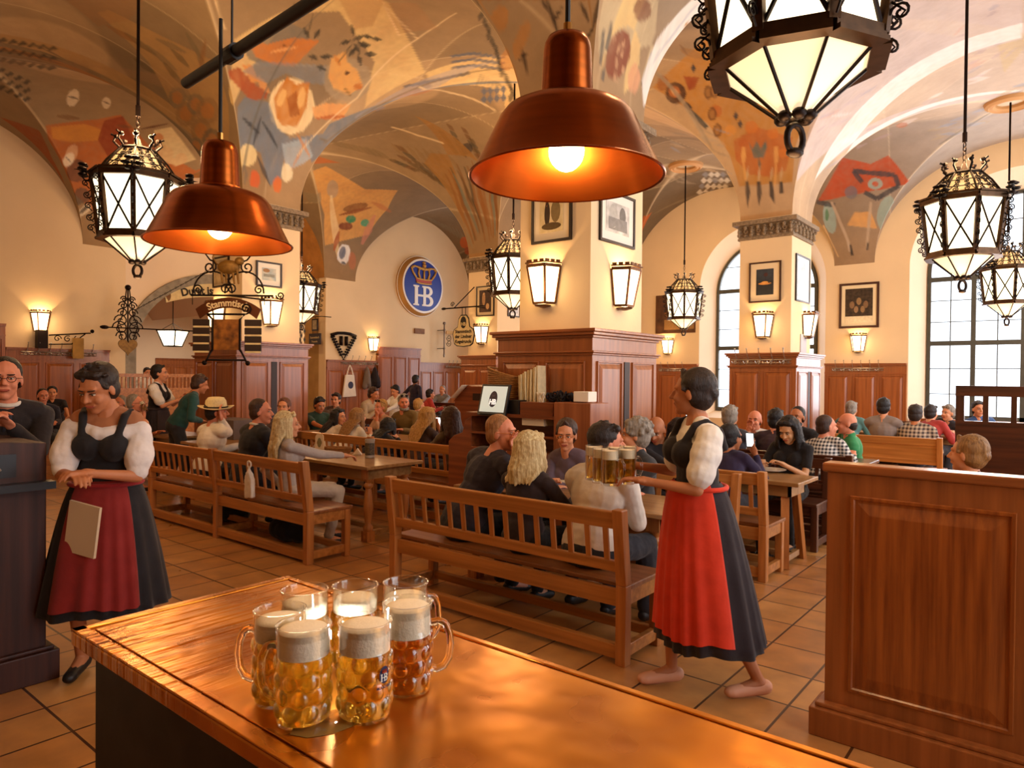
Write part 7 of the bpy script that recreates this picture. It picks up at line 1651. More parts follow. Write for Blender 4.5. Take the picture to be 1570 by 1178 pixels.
def person(label, head, py, face=90, hy=None, dx=0, s=1.0, fem=False, sk='fair', hair=('short', 'brown'), top='444444', sleeve='long', bottom='2a2a30', hands=('table', 'table'),
           yaw=0, pitch=0, roll=0, stand=None, shoes='1a1412', near=False, neck_open=.0, group=None, extras=(), legs=True, topmat=None, hx=None, bend=None, feet=None, twist=0, lab2=None, skirt=False, lean=.06):
    """head: pixel of the head centre in the photograph. py: world y of the pelvis; hy: world y of the head (None: solved from the torso length).
    face: heading of the body in degrees (90 = +y).  yaw/pitch/roll turn the head relative to the body."""
    fa = math.radians(face); f = V((math.cos(fa), math.sin(fa), 0)); r = f.cross(Zv)
    TL = .50*s; pz = .56*1 if not stand else .93*s
    if stand: H = atd(head[0], head[1], (V((stand[0], stand[1], EYE))-V((0, 0, EYE))).dot(F_)); P = V((H.x, H.y, pz))-f*lean; pz = (H.z-.15*s)-(.48*s if lean < .2 else .42*s); P.z = pz
    else:
        best = None
        if hx is not None: H = atx(head[0], head[1], hx)
        elif hy is None:
            for i in range(60):
                y = py-.12*(1 if f.y >= 0 else -1)+i*.01*(1 if f.y >= 0 else -1); h = aty(head[0], head[1], y); n = h-V((0, 0, .15*s))
                e = abs((n-V((h.x+dx, py, pz))).length-TL)
                if best is None or e < best[0]-1e-4: best = (e, h)
            H = best[1]
        else: H = aty(head[0], head[1], hy)
        P = V((H.x+dx, py, pz))
    # head frame
    ya = fa+math.radians(yaw); hf = V((math.cos(ya), math.sin(ya), 0)); hr = hf.cross(Zv); hu = Zv.copy()
    q = Quaternion(hr, math.radians(pitch)); hf = q @ hf; hu = q @ hu; q = Quaternion(hf, math.radians(roll)); hr = q @ hr; hu = q @ hu
    hs = s**.5*(1.03 if fem else 1.07)
    N = H-hu*.115*hs-hf*.035; N += (P-N).normalized()*.02
    t = N-P; tl = t.length; t.normalize(); k = tl/.5
    tw = math.radians(twist); rt = (r*math.cos(tw)+f*math.sin(tw)); rt = (rt-t*rt.dot(t)).normalized(); ft = t.cross(rt); ft = -ft if ft.dot(f) < 0 else ft
    r_l = (r-t*r.dot(t)).normalized()
    sw = (.165 if fem else .19)*s; g = (.92 if fem else 1.06)*s
    root = thing('person', label, 'person', (P.x, P.y, 0), group=group); O = V((P.x, P.y, 0))
    Rt = mat3(rt, ft, t); Rp = mat3(r_l, t.cross(r_l)*-1 if False else ft, t)
    vox = .006 if near else .010
    def torso(m, e):
        m.ell(P+t*.02, ((.165*g+e), (.118*g+e), .13*s+e), 14, 10, Rt); m.ell(P+t*(.17*k), (.135*g+e, .100*g+e, .17*s*k+e), 14, 10, Rt)
        m.ell(P+t*(.335*k)+ft*.005, (.165*g+e, .112*g+e, .15*s+e), 14, 10, Rt); m.cap(N-t*.065*s-rt*(sw-.045), N-t*.065*s+rt*(sw-.045), .062*g+e, n=12)
        m.cap(N-t*.03-rt*.05, N-t*.05-rt*(sw-.04), .05*g+e, .045*g+e); m.cap(N-t*.03+rt*.05, N-t*.05+rt*(sw-.04), .05*g+e, .045*g+e)
        if fem:
            for sd in (-1, 1): m.ell(P+t*(.33*k)+ft*.085+rt*sd*.07, (.062+e, .055+e, .062+e), 10, 8)
    # arms
    A = []
    ul, fl = .285*s, .25*s
    for i, sd in enumerate((-1, 1)):            # -1 = left hand of the body
        S = N-t*.075*s+rt*sd*sw*1.02; h = hands[i]; pole = -Zv*1.0+rt*sd*.5-ft*.3; fold = None
        if h == 'table': T = P+f*.46*s+r*sd*.13; T.z = .80
        elif h == 'table_in': T = P+f*.50*s-r*sd*.02; T.z = .81
        elif h == 'chin': T = H-hu*.215*hs+hf*.085+hr*sd*.02; pole = -Zv*1.5+ft*.4+rt*sd*.5
        elif h == 'cheek': T = H-hu*.07*hs+hf*.05+hr*sd*.085; pole = -Zv+rt*sd*.35
        elif h == 'lap': T = P+f*.28*s+r*sd*.09; T.z = P.z+.12
        elif h == 'side': T = P+r*sd*.3*s; T.z = P.z-.02
        elif h == 'phone': T = P+f*.34*s+r*sd*.10; T.z = H.z-.14; pole = -Zv+rt*sd*.3
        elif h == 'mouth': T = H-hu*.135*hs+hf*.13+hr*sd*.035; pole = -Zv+rt*sd*.4
        elif h == 'hip': T = P+r*sd*.2*s+t*.1; pole = rt*sd-ft*.4
        else: T = P+f*h[0]+r*h[1]; T.z = h[2]; pole = (V(h[3]) if len(h) > 3 else pole)
        E, T = ik(S, T, ul, fl, pole); A.append((S, E, T, sd, h))
    def hand(m, E, T, sd, h):
        d = (T-E).normalized(); up = Zv if h not in ('chin', 'cheek', 'mouth', 'phone') else hf*-1
        if h in ('chin', 'cheek', 'mouth'): d = (hu*.9-hf*.15+d*.3).normalized()
        side = d.cross(up); side = side.normalized() if side.length > .1 else rt; n = side.cross(d).normalized()*-1      # n points to the palm side
        if n.dot(Zv) > 0 and h in ('table', 'lap', 'table_in', 'side'): n = -n
        m.ell(T+d*.045, (.040*s, .052, .017), 10, 8, mat3(side, d, n)); m.cap(T-d*.01, T+d*.03, .025*s, .026*s, 10)
        cu = .28 if h not in ('chin', 'cheek') else .5
        if isinstance(h, tuple) or h in ('phone', 'mouth'): cu = .8
        for j in range(4):
            b = T+d*.088+side*(j-1.5)*.0195*s; L_ = (.036, .041, .038, .029)[j]*s; dd = d.copy(); a_ = cu*.5; r0_ = .0095*s
            for q in range(3):
                dd = (dd*math.cos(a_)+n*math.sin(a_)).normalized() if q else (dd+n*.15).normalized(); e = b+dd*L_*(1, .72, .55)[q]; m.cap(b, e, r0_*(1-.1*q), r0_*(1-.1*(q+1)), 7); b = e; a_ = cu
        ths = -sd; b = T+d*.02+side*ths*.028; e = b+(d*.7+side*ths*.6+n*.35).normalized()*.042; m.cap(b, e, .0125*s, .011*s, 8); m.cap(e, e+(d+n*.4).normalized()*.03, .0105*s, .009*s, 8)
    # skin: one continuous body
    m = MB()
    def hd(x, y, z): return H+(hr*x+hf*y+hu*z)*hs
    RH = mat3(hr, hf, hu); E3 = lambda c, rr: m.ell(hd(*c), tuple(q*hs for q in rr), 16, 12, RH)
    E3((0, -.012, .028), (.0745, .092, .088)); E3((0, .022, -.035), (.058, .066, .078)); E3((0, .058, -.092), (.026, .024, .022)); E3((0, .03, -.075), (.044, .048, .035))
    m.cap(hd(0, .085, .012), hd(0, .107, -.022), .0085*hs, .0125*hs, 8); m.ell(hd(-.011, .094, -.027), .0085*hs, 8, 6); m.ell(hd(.011, .094, -.027), .0085*hs, 8, 6)
    m.cap(hd(-.036, .070, .030), hd(.036, .070, .030), .013*hs, n=8); m.cap(hd(-.02, .083, -.055), hd(.02, .083, -.055), .0075*hs, n=8)
    for sd in (-1, 1): m.ell(hd(sd*.074, -.008, -.008), (.009*hs, .02*hs, .031*hs), 8, 8, RH); m.ell(hd(sd*.034, .062, -.03), .024*hs, 8, 6)
    m.cap(hd(0, -.02, -.06), N+t*.0, .054*g*.95, .062*g*.95, 14); m.cap(N, N-t*.09, .065*g, .08*g, 12)
    torso(m, -.004)
    for S, E, T, sd, h in A:
        m.cap(S, E, .045*g*.95, .036*g, 10); m.cap(E, T, .037*g, .024*g, 10); hand(m, E, T, sd, h)
    # legs
    Lg = []
    for i, sd in enumerate((-1, 1)):
        hip = P+r_l*sd*.088*s-t*.0
        if stand:
            fo = feet[i] if feet else (.03*sd, sd*.1); F = P+f*fo[0]+r*fo[1]; F.z = .075; bl_ = max(.43*s, (F-hip).length*.505); K, F = ik(hip, F, bl_, bl_, f); toe = F+f*.15*s; toe.z = .035
        else:
            K = P+f*.42*s+r*sd*.12; K.z = .53; F = K+f*(.0 if (i+len(label)) % 2 else -.10)+V((0, 0, -.44)); F.z = .085; toe = F+f*.16; toe.z = .035
        Lg.append((hip, K, F, toe))
    for hip, K, F, toe in Lg:
        m.cap(hip, K, .078*g, .052*g, 10); m.cap(K, F, .052*g, .033*g, 10); m.cap(F, toe, .038*g, .028*g, 8)
    m.v = [tuple(V(v)-O) for v in m.v]; remesh(m.build('body', skin(sk), root, fix=False), vox, 2 if near else 1)
    def sub(name, mm, mt, v=None, smooth=3, disp=0, tex=None, rm=True):
        mm.v = [tuple(V(q)-O) for q in mm.v]; o = mm.build(name, mt, root, fix=not rm, smooth=not rm)
        if rm: remesh(o, v or (.008 if near else .012), smooth, disp, tex)
        return o
    # clothes
    tm = topmat or cloth(top); m = MB(); torso(m, .012 if sleeve != 'none' else .009)
    if neck_open < .5 and sleeve != 'none': m.cap(N-t*.04, N+t*.008, .07*g, .062*g, 12)
    m.ell(P+t*.05, (.172*g, .13*g, .15*s), 14, 10, Rt)
    for S, E, T, sd, h in A:
        if sleeve == 'long': m.cap(S, E, .058*g, .05*g); m.cap(E, E.lerp(T, .93), .05*g, .036*g)
        elif sleeve == 'roll': m.cap(S, E, .06*g, .052*g); m.cap(E, E.lerp(T, .45), .052*g, .048*g)
        elif sleeve == 'short': m.cap(S, S.lerp(E, .62), .062*g, .058*g)
        elif sleeve == 'puff': pass
        elif sleeve == 'none': m.cap(S-rt*sd*.06, S-rt*sd*.02, .05*g)
    sub('shirt' if not fem else 'blouse', m, tm, disp=.012, smooth=3)
    if legs and not skirt:
        m = MB(); m.ell(P-t*.01, (.17*g, .13*g, .12*s), 14, 10, Rt)
        for hip, K, F, toe in Lg: m.cap(hip, K, .092*g, .066*g, 12); m.cap(K, F.lerp(K, .06), .066*g, .05*g, 12)
        sub('trousers', m, cloth(bottom), disp=.02)
    for hip, K, F, toe in Lg:
        m = MB(); m.cap(F-V((0, 0, .03))-(toe-F).normalized()*.03, toe, .04, .034, 10); m.ell(toe, (.038, .05, .03), 8, 6, mat3(r, f, Zv)); sub('shoe', m, mat('leather_'+shoes, shoes, .5), .008, 1)
    # hair
    st, hc = hair; hm = hairmat(*HAIR[hc]); m = MB(); E4 = lambda c, rr: m.ell(hd(*c), tuple(q*hs for q in rr), 18, 14, RH); rnd = random.Random(label)
    if st in ('short', 'crop', 'bun', 'curly', 'long', 'bob', 'tail', 'updo'):
        th = {'crop': .004, 'short': .010, 'curly': .018}.get(st, .012)
        E4((0, -.036 if fem else -.030, .046), (.0755+th, .086+th, .080+th)); E4((0, -.050, -.012), (.066+th, .060+th, .07+th))
        for sd in (-1, 1): m.ell(hd(sd*.066, -.03, .0), (.016*hs, .045*hs, .05*hs), 10, 8, RH)
        if st not in ('crop', 'updo', 'bun'): m.cap(hd(-.045, .042, .096), hd(.045, .042, .096), .018*hs+th*.6, n=8)
        if fem:
            for sd in (-1, 1): m.cap(hd(sd*.0, .045, .118), hd(sd*.072, .025, .02), .013*hs, .012*hs, 8)
        if st == 'short':
            for _ in range(26):
                a = rnd.uniform(0, 2*PI); b_ = rnd.uniform(.1, 1.2); p = hd(.084*math.sin(b_)*math.cos(a), -.024+.1*math.sin(b_)*math.sin(a), .042+.092*math.cos(b_)); m.cap(p, p+(hf*.6*rnd.random()+hr*rnd.uniform(-.5, .5)+hu*.4)*.025, .010, .005, 6)
    if st == 'ring':
        E4((0, -.040, -.008), (.0745, .072, .050)); E4((0, -.052, -.03), (.062, .055, .05))
    if st == 'curly':
        for _ in range(90):
            a = rnd.uniform(0, 2*PI); b_ = rnd.uniform(.05, 1.75); p = hd(.097*math.sin(b_)*math.cos(a), -.035+.105*math.sin(b_)*math.sin(a), .03+.105*math.cos(b_))
            if (p-H).dot(hf) < .065: m.ell(p, rnd.uniform(.014, .024), 7, 5)
    if st in ('bun', 'updo'): E4((0, -.125 if st == 'bun' else -.105, .03 if st == 'bun' else .0), (.04, .035, .04)); [m.ell(hd(.03*math.cos(a), -.115, .02+.03*math.sin(a)), .016*hs, 8, 6) for a in (0, 1.2, 2.4, 3.6, 4.8)]
    if st == 'tail': m.tube([hd(0, -.1, .05), hd(0, -.14, .04), hd(0, -.15, -.04), hd(.01, -.13, -.14)], [.02, .03, .028, .01], 8)
    if st in ('long', 'bob'):
        LL = (.40 if st == 'long' else .21)*s; nn = 30; wv = .02
        for i in range(nn):
            a = math.radians(-205+230*(i+.5)/nn); ca, sa = math.cos(a), math.sin(a); top_ = hd(.03*ca, -.01+.03*sa, .118); m1 = hd(.088*ca, -.018+.098*sa, .06); m2_ = hd(.096*ca, -.02+.105*sa, -.03)
            fr = abs(math.degrees(a)+90)/115; ln = LL*(1-.18*fr*fr+rnd.uniform(-.06, .04)); back = -f*.03*(1-fr)
            end = m2_-Zv*ln*.95+back-(r*ca)*.0+V((rnd.uniform(-wv, wv), rnd.uniform(-wv, wv), 0)); mid = m2_.lerp(end, .5)+hf*(-.018)*(1-fr)+(r*ca)*.012*sd
            if not stand or 1:
                for q_ in (mid, end):      # keep the strands outside the back
                    rel = q_-(N-t*.1); dep = -rel.dot(ft)
                    if rel.dot(t) < .08 and dep < .12*g and fr < .8: q_ -= ft*(.125*g-dep)
            m.tube([top_, m1, m2_, mid, end], [.018, .022, .023, .021, .005], 7)
    if m.v: sub('hair', m, hm, .006 if near else .008, 1, .012 if st in ('long', 'bob', 'curly') else .006, STRAND)
    # face
    vis = (V((0, 0, EYE))-H).dot(hf) > -.3
    if vis:
        mo = MB()
        for sd in (-1, 1):
            ey = MB(); ey.ell(hd(sd*.031, .079, .005), (.013*hs, .0065*hs, .0055*hs), 10, 8, RH); ey.ell(hd(sd*.031, .0835, .005), (.0052*hs, .0032*hs, .0050*hs), 8, 6, RH, 1); ey.cap(hd(sd*.018, .0835, .0105), hd(sd*.045, .076, .0105), .003*hs, .0022*hs, 6, 1)
            sub('eye', ey, [mat('eye_white', 'cdbfae', .35), mat('iris_dark', '2a1a12', .3)], rm=False)
            br_ = MB(); br_.cap(hd(sd*.016, .0885, .026), hd(sd*.046, .077, .028), .0035*hs, .0025*hs, 6); sub('eyebrow', br_, hm, rm=False)
        mo.cap(hd(-.02, .0885, -.057), hd(.02, .0885, -.057), .0045*hs, n=6); mo.cap(hd(-.012, .0895, -.061), hd(.012, .0895, -.061), .0055*hs, n=6)
        sub('mouth', mo, mat('lips', 'a8503e' if fem else 'a8604a', .5), rm=False)
        if 'beard' in extras:
            b = MB(); [b.ell(hd(.058*math.sin(a), .028+.045*math.cos(a), -.075-.02*math.cos(a)), (.017, .017, .026), 8, 6) for a in [-1.5+3*i/8 for i in range(9)]]; b.cap(hd(-.022, .094, -.045), hd(.022, .094, -.045), .006); sub('beard', b, hm, .006, 2)
    if 'glasses' in extras:
        gm = MB()
        for sd in (-1, 1): gm.tube([hd(sd*.033+.021*math.cos(a), .098, .004+.018*math.sin(a)) for a in [2*PI*i/20 for i in range(20)]], .0017*hs, 6, closed=True); gm.tube([hd(sd*.054, .097, .008), hd(sd*.078, .04, .008), hd(sd*.079, -.01, .006)], .0018*hs, 6)
        gm.tube([hd(-.012, .1, .006), hd(.012, .1, .006)], .0018*hs, 6); sub('glasses', gm, mat('glasses_'+('amber' if 'amber' in extras else 'dark'), 'd07a2a' if 'amber' in extras else '1c1410', .3), rm=False)
    if 'hat' in extras:
        gm = MB(); n = 32; prof = [(.0, .150), (.045, .155), (.075, .148), (.088, .12), (.095, .07), (.099, .045), (.125, .043), (.155, .058), (.156, .052), (.12, .036), (.095, .035)]
        vs = [hd(rr*math.cos(2*PI*j/n)*.95, -.012+rr*math.sin(2*PI*j/n)*1.12, z-.012*math.cos(2*2*PI*j/n)*(rr > .12)-.02*(abs(math.cos(2*PI*j/n)) < .35 and z > .14)) for rr, z in prof for j in range(n)]
        gm.add(vs, [(i*n+j, i*n+(j+1) % n, (i+1)*n+(j+1) % n, (i+1)*n+j) for i in range(len(prof)-1) for j in range(n)]); sub('straw_hat', gm, mat('straw', 'e6cf98', .7, var=.2, scale=60, bump=.3, bscale=120), rm=False)
        gm = MB(); gm.tube([hd(.0985*math.cos(2*PI*j/n)*.95, -.012+.0985*math.sin(2*PI*j/n)*1.12, .055) for j in range(n)], .009, 6, closed=True); sub('hat_band', gm, mat('hat_band', '2a1c14', .8), rm=False)
    if 'cap' in extras:
        gm = MB(); gm.ell(hd(0, -.015, .055), (.088, .105, .075), 16, 10, RH); gm.tube([hd(-.09, -.02, .04), hd(0, -.125, .03), hd(.09, -.02, .04)], .008, 6); sub('cap', gm, mat('black_cap', '181418', .8), .008, 2)
    if 'sunglasses_up' in extras:
        gm = MB()
        for sd in (-1, 1): gm.ell(hd(sd*.034, .06, .105), (.026, .012, .02), 10, 8, RH)
        gm.tube([hd(-.085, -.02, .06), hd(-.06, .055, .1), hd(.06, .055, .1), hd(.085, -.02, .06)], .003, 6); sub('sunglasses', gm, mat('dark_lens', '140c0a', .15), rm=False)
    if 'collar' in extras:
        gm = MB(); gm.tube([N+t*.012+(rt*math.cos(a)+ft*math.sin(a))*.066*g for a in [2*PI*i/20 for i in range(20)]], .014, 8, closed=True); sub('collar', gm, cloth('e8e0d4'), .006, 1)
    if 'tie' in extras:
        gm = MB(); c = N-t*.03+ft*.085; gm.prism([(-.02, 0), (.02, 0), (.035, -.3), (0, -.34), (-.035, -.3)], c+ft*.045, rt, t, .01); sub('tie', gm, cloth('2c3040'), rm=False)
    if not .8 < k < 1.2: print('TORSO', round(k, 2), [round(v, 2) for v in P], [round(v, 2) for v in H], label)
    return dict(root=root, P=P, N=N, H=H, t=t, f=f, r=r, rt=rt, ft=ft, A=A, O=O, s=s, g=g, sub=sub, hd=hd, hf=hf, hr=hr, hu=hu, Rt=Rt, Lg=Lg, k=k)

def dirndl(p, bodice, skirt_c, apron_c, blouse='efe6dc', side=0, apron_w=1.1, hem=.30, belt=None, sweep=(0, 0), drop=0):
    P, t, f, r, O, s, g, rt, ft, N = p['P'], p['t'], p['f'], p['r'], p['O'], p['s'], p['g'], p['rt'], p['ft'], p['N']; sub = p['sub']
    m = MB()
    for S, E, T, sd, h in p['A']: m.ell(S.lerp(E, .35+drop), (.078, .078, .115), 14, 10, mat3(*( (lambda d: (frame(d)[0], frame(d)[1], d))((E-S).normalized()) ))); m.cap(S.lerp(E, drop*1.3), S.lerp(E, .7), .066, .074, 12); m.ell(S.lerp(E, .78+drop*.5), .058, 12, 8)
    if drop: [m.cap(P+t*(.385*p['k'])+ft*.085+rt*.02*sd, P+t*(.40*p['k'])+ft*.02+rt*sd*.17, .045, .06, 10) for sd in (-1, 1)]
    sub('puff_sleeves', m, cloth(blouse), .008, 2, .018)
    m = MB(); k = p['k']; m.ell(P+t*(.10*k), (.168*g, .132*g, .15*s), 16, 12, p['Rt']); m.ell(P+t*(.19*k), (.152*g, .118*g, .16*s), 16, 12, p['Rt']); m.ell(P+t*(.30*k), (.168*g, .124*g, .12*s), 16, 12, p['Rt'])
    for sd in (-1, 1): m.ell(P+t*(.322*k)+ft*.088+rt*sd*.068, .079, 12, 10); m.tube([P+t*(.36*k)+ft*.12+rt*sd*.085, N-t*.02+ft*.055+rt*sd*.105, N-t*.005+rt*sd*.115, N-t*.05-ft*.07+rt*sd*.11, P+t*(.34*k)-ft*.11+rt*sd*.09], .022, 8)
    sub('bodice', m, cloth(bodice), .008, 2, .008)
    n = 96; W = P+t*.15; HM = V((P.x+sweep[0], P.y+sweep[1], hem))
    def ring(q, e=0, a0=0, a1=2*PI, nn=n, closed=True):
        c = W.lerp(HM, q); out = []; rx = (.158+.185*q**.62)*g+e; ry = (.126+.185*q**.62)*g+e
        for j in range(nn if closed else nn+1):
            a = a0+(a1-a0)*j/nn; pl = 1+.045*q*math.sin(a*19+3*math.sin(a*3))*(q > .02); out.append(c+r*(rx*pl*math.cos(a))+f*(ry*pl*math.sin(a))+Zv*.012*math.sin(a*5)*q)
        return out
    qs = [0, .04, .1, .2, .35, .5, .65, .8, .92, 1]; m = MB(); vs = [v for q in qs for v in ring(q)]+[v for q in (1, .5, .1) for v in ring(q, -.012)]; K = len(qs)+3
    m.add(vs, [(i*n+j, i*n+(j+1) % n, (i+1)*n+(j+1) % n, (i+1)*n+j) for i in range(K-1) for j in range(n)]); o = sub('skirt', m, cloth(skirt_c), rm=False)
    nn = 40; m = MB(); a0, a1 = PI/2+side-apron_w, PI/2+side+apron_w; qa = [q*.93 for q in qs]; L1 = [ring(q, .012, a0, a1, nn, False) for q in qa]; L2 = [ring(q, .005, a0, a1, nn, False) for q in qa]; w_ = nn+1
    vs = [v for l in L1 for v in l]+[v for l in L2 for v in l]; M0 = len(qa)*w_; fs = []
    for i in range(len(qa)-1):
        for j in range(nn): fs += [(i*w_+j, i*w_+j+1, (i+1)*w_+j+1, (i+1)*w_+j), (M0+i*w_+j, M0+(i+1)*w_+j, M0+(i+1)*w_+j+1, M0+i*w_+j+1)]
        fs += [(i*w_, (i+1)*w_, M0+(i+1)*w_, M0+i*w_), (i*w_+nn, M0+i*w_+nn, M0+(i+1)*w_+nn, (i+1)*w_+nn)]
    m.add(vs, fs); sub('apron', m, cloth(apron_c), rm=False)
    m = MB(); m.tube(ring(.03, .010), .013, 8, closed=True); sub('apron_band', m, cloth(belt or apron_c), rm=False)
# ------------------------------------------------------------------ who is where
WR = person('waitress in a red apron and black skirt carrying beer mugs, walking left', (1060, 603), 0, 226, fem=True, stand=(-1.60, 3.43), s=.97, sk='tan', hair=('updo', 'dkbrown'), top='efe6dc', sleeve='none', skirt=True, legs=False,
    hands=((.30, -.10, 1.12), (.28, .26, 1.16)), feet=((-.30, -.12), (.10, .08)), lean=.04, yaw=-35, near=True, shoes='d89a78')
dirndl(WR, '1c1416', '2a2026', 'e03a1a', side=.42, apron_w=1.2, hem=.26, sweep=(.04, .08))
WL = person('waitress in a white off-shoulder blouse, black bodice and dark red apron, reading at left', (150, 597), 0, -40, fem=True, stand=(-4.12, 1.52), s=1.03, sk='tan', hair=('short', 'dkbrown'), top='a86a44', sleeve='none', skirt=True, legs=False,
    hands=((.34, -.05, 1.13), (.36, .02, 1.12)), feet=((-.05, -.12), (.05, .1)), lean=.12, yaw=-18, pitch=-24, near=True, shoes='141010')
dirndl(WL, '140e10', '181216', '861a14', side=.1, apron_w=.75, hem=.35, blouse='e6dad4', belt='a02020', drop=.22)
m = MB(); m.box((0, 0, 0), (.2, .015, .27), (0, .15, .4)); o = m.build('order_pad', mat('paper_tan', 'c8b090', .8)); q = WL['P']+WL['f']*.26+WL['r']*.02+V((0, 0, -.08)); o.location = q; tag(o, 'pale paper sheet tucked at the apron of the left waitress', 'paper')
# cluster of mugs in the waitress' hands
def small_mug(label, loc, group, mt=None, h=.19, r=.048, rot=0):
    t = thing('beer_mug', label, 'beer mug', loc, rot, group=group)
    m = MB(); m.lathe([(.001, .0), (r*.96, .0), (r, .01), (r, h), (r-.004, h), (r-.005, .012), (.001, .012)], 24, close=False); m.build('glass_body', M_thin, t, smooth=40)
    m = MB(); m.lathe([(.001, .013), (r-.0052, .014), (r-.0052, h*.72), (.001, h*.72)], 20); m.build('beer', mt or M_beer2, t, smooth=40)
    m = MB(); m.lathe([(.001, h*.72), (r-.0053, h*.72), (r-.0053, h*.96), (.001, h*.97)], 20); m.build('foam', M_foam, t, smooth=40)
    m = MB(); m.tube([(r-.002, 0, .045), (r+.028, 0, .04), (r+.04, 0, .07), (r+.038, 0, .115), (r+.022, 0, .14), (r-.002, 0, .135)], .007, 8); m.build('handle', M_thin, t, smooth=True); return t
hp = (WR['A'][0][2]+WR['A'][1][2])/2
for i, (dx_, dy_) in enumerate(((-.10, -.14), (-.06, -.03), (-.18, -.10), (-.16, .02), (-.14, .12), (-.27, -.03))): small_mug('full beer mug in the cluster carried by the waitress in the red apron', (hp.x+dx_, hp.y+dy_, hp.z-.06), 'beer mugs carried by the red-aproned waitress', rot=i)
person('man in a dark suit, glasses and badge, leaning on the desk at the left edge', (8, 582), 0, -8, stand=(-4.98, 1.36), s=1.03, sk='pink', hair=('crop', 'black'), top='231c1e', hands=((.46, .0, 1.33), (.42, .12, 1.33)), feet=((-.1, -.1), (.0, .1)), lean=.2, yaw=-10, near=True, extras=('glasses', 'collar', 'tie'), neck_open=1)
WD = person('waitress in a black bodice and white blouse holding up menus, standing beyond the tables', (246, 573), 0, 45, fem=True, stand=(-10.3, 4.95), s=1.03, hair=('updo', 'black'), top='efe6dc', sleeve='none', legs=False, skirt=True, hands=((.36, -.05, 1.30), (.36, .06, 1.26)), feet=((-.05, -.1), (.05, .1)))
dirndl(WD, '1a1214', '2a2024', '3a2c2e', hem=.3)
# guests on the foreground bench, backs to the camera
person('man in a navy T-shirt with amber glasses, short ginger hair, chin in hand', (770, 665), 3.74, 78, hy=4.0, dx=-.16, s=1.12, sk='pink', hair=('crop', 'ginger'), top='2c2634', sleeve='short', hands=('table', 'mouth'), yaw=-62, near=True, extras=('glasses', 'amber'), bottom='1c1c26')
person('woman with platinum shoulder-length hair in a dark brown top, back to the camera', (815, 690), 3.72, 90, hy=3.80, s=.99, fem=True, hair=('bob', 'platinum'), top='33262a', hands=('table', 'table'), near=True, yaw=-5, bottom='1a1a20')
person('man with dark hair in a white rolled-sleeve shirt, leaning right, back to the camera', (932, 682), 3.74, 84, hy=3.92, dx=-.02, s=1.1, sk='pink', hair=('short', 'dkbrown'), top='e8dccd', sleeve='roll', hands=('table', 'chin'), yaw=-40, near=True, bottom='26262e')
person('young woman with round glasses and grey-mauve blouse facing the camera', (868, 668), 5.02, -90, s=1.03, fem=True, hair=('updo', 'brown'), top='6a5a68', hands=('table_in', 'table_in'), yaw=25, pitch=-8, near=True, extras=('glasses', 'amber'), neck_open=1, hy=4.72)
person('person with grey curly hair in a dark grey top, turned sideways', (972, 668), 5.05, -120, s=.98, hair=('curly', 'grey'), top='3a3a3c', hands=('chin', 'table'), yaw=-25)
person('balding man in black, looking down at the table beside the curly-haired person', (1006, 660), 5.98, -35, s=1.0, sk='tan', hair=('ring', 'dkbrown'), top='18141a', hands=('table_in', 'table_in'), pitch=-30, hy=5.9, yaw=-45)
person('dark-haired guest in black holding a phone, partly behind the red-aproned waitress', (1042, 662), 5.9, 100, s=.97, sk='tan', fem=True, hair=('bob', 'black'), top='1a1618', hands=('table', 'phone'))
person('woman in a purple top with tied dark hair holding up a phone', (1122, 672), 5.92, 80, dx=.05, s=.97, fem=True, hair=('updo', 'black'), top='2c2040', hands=('table', 'phone'), yaw=-15, sk='tan')
person('young woman in a black short-sleeved dress cutting food on her plate', (1208, 660), 7.05, -96, s=.95, fem=True, sk='asian', hair=('bob', 'black'), top='16100f', sleeve='short', bottom='14100f', hands=((.36, -.08, .84), (.36, .14, .84)), pitch=-28, near=True, neck_open=1)
# bench rows towards the right pier
person('grey-haired guest seen from behind, just right of the waitress', (1120, 640), 7.95, 90, sk='fair', hair=('short', 'grey'), top='3c3a40')
person('dark-haired man in a maroon top, back to the camera, before the bald man', (1190, 645), 7.98, 95, sk='pink', hair=('short', 'black'), top='3a2226', hands=('table', 'table'))
person('bald man with hand at his mouth facing the camera before the right pier', (1157, 645), 8.95, -85, sk='pink', hair=('ring', 'dkbrown'), top='e8e0d4', hands=('table', 'mouth'), near=True)
person('dark-haired bearded man in black facing the camera beside the right pier', (1222, 640), 9.0, -95, sk='tan', hair=('crop', 'black'), top='1a1618', extras=('beard',), near=True)
person('man in a blue and white checked shirt with cropped hair, back to the camera', (1268, 655), 7.95, 75, sk='pink', hair=('crop', 'brown'), topmat=check_mat('check_blue', 'e8e4dc', '20242e', 55), hands=('table', 'table'), yaw=-35)
person('bald man in a green T-shirt right of the checked shirt', (1298, 650), 9.0, 200, dx=.02, sk='pink', hair=('ring', 'dkbrown'), top='2f8a52', sleeve='short', hands=('table', 'table'), yaw=0)
person('guest in a blue top near the window wall, beyond the green T-shirt', (1306, 628), 12.4, 80, hair=('short', 'grey'), top='5a8a88')
person('guest in a light hooded top and black cap, back to the camera', (1355, 625), 11.1, 90, hair=('short', 'black'), top='8a7a70', extras=('cap',))
person('large man in a brown chequered shirt, back to the camera, in front of the windows', (1404, 636), 10.9, 88, s=1.08, sk='tan', hair=('short', 'dkbrown'), topmat=check_mat('check_brown', 'b8a48c', '3a2c2c', 40))
person('guest in a red top near the wide window', (1428, 634), 12.6, 70, hair=('short', 'dkbrown'), top='b03a34')
person('grey-haired guest in dark clothes facing left by the wide window', (1453, 634), 13.8, -120, hair=('short', 'grey'), top='2a2426', near=False)
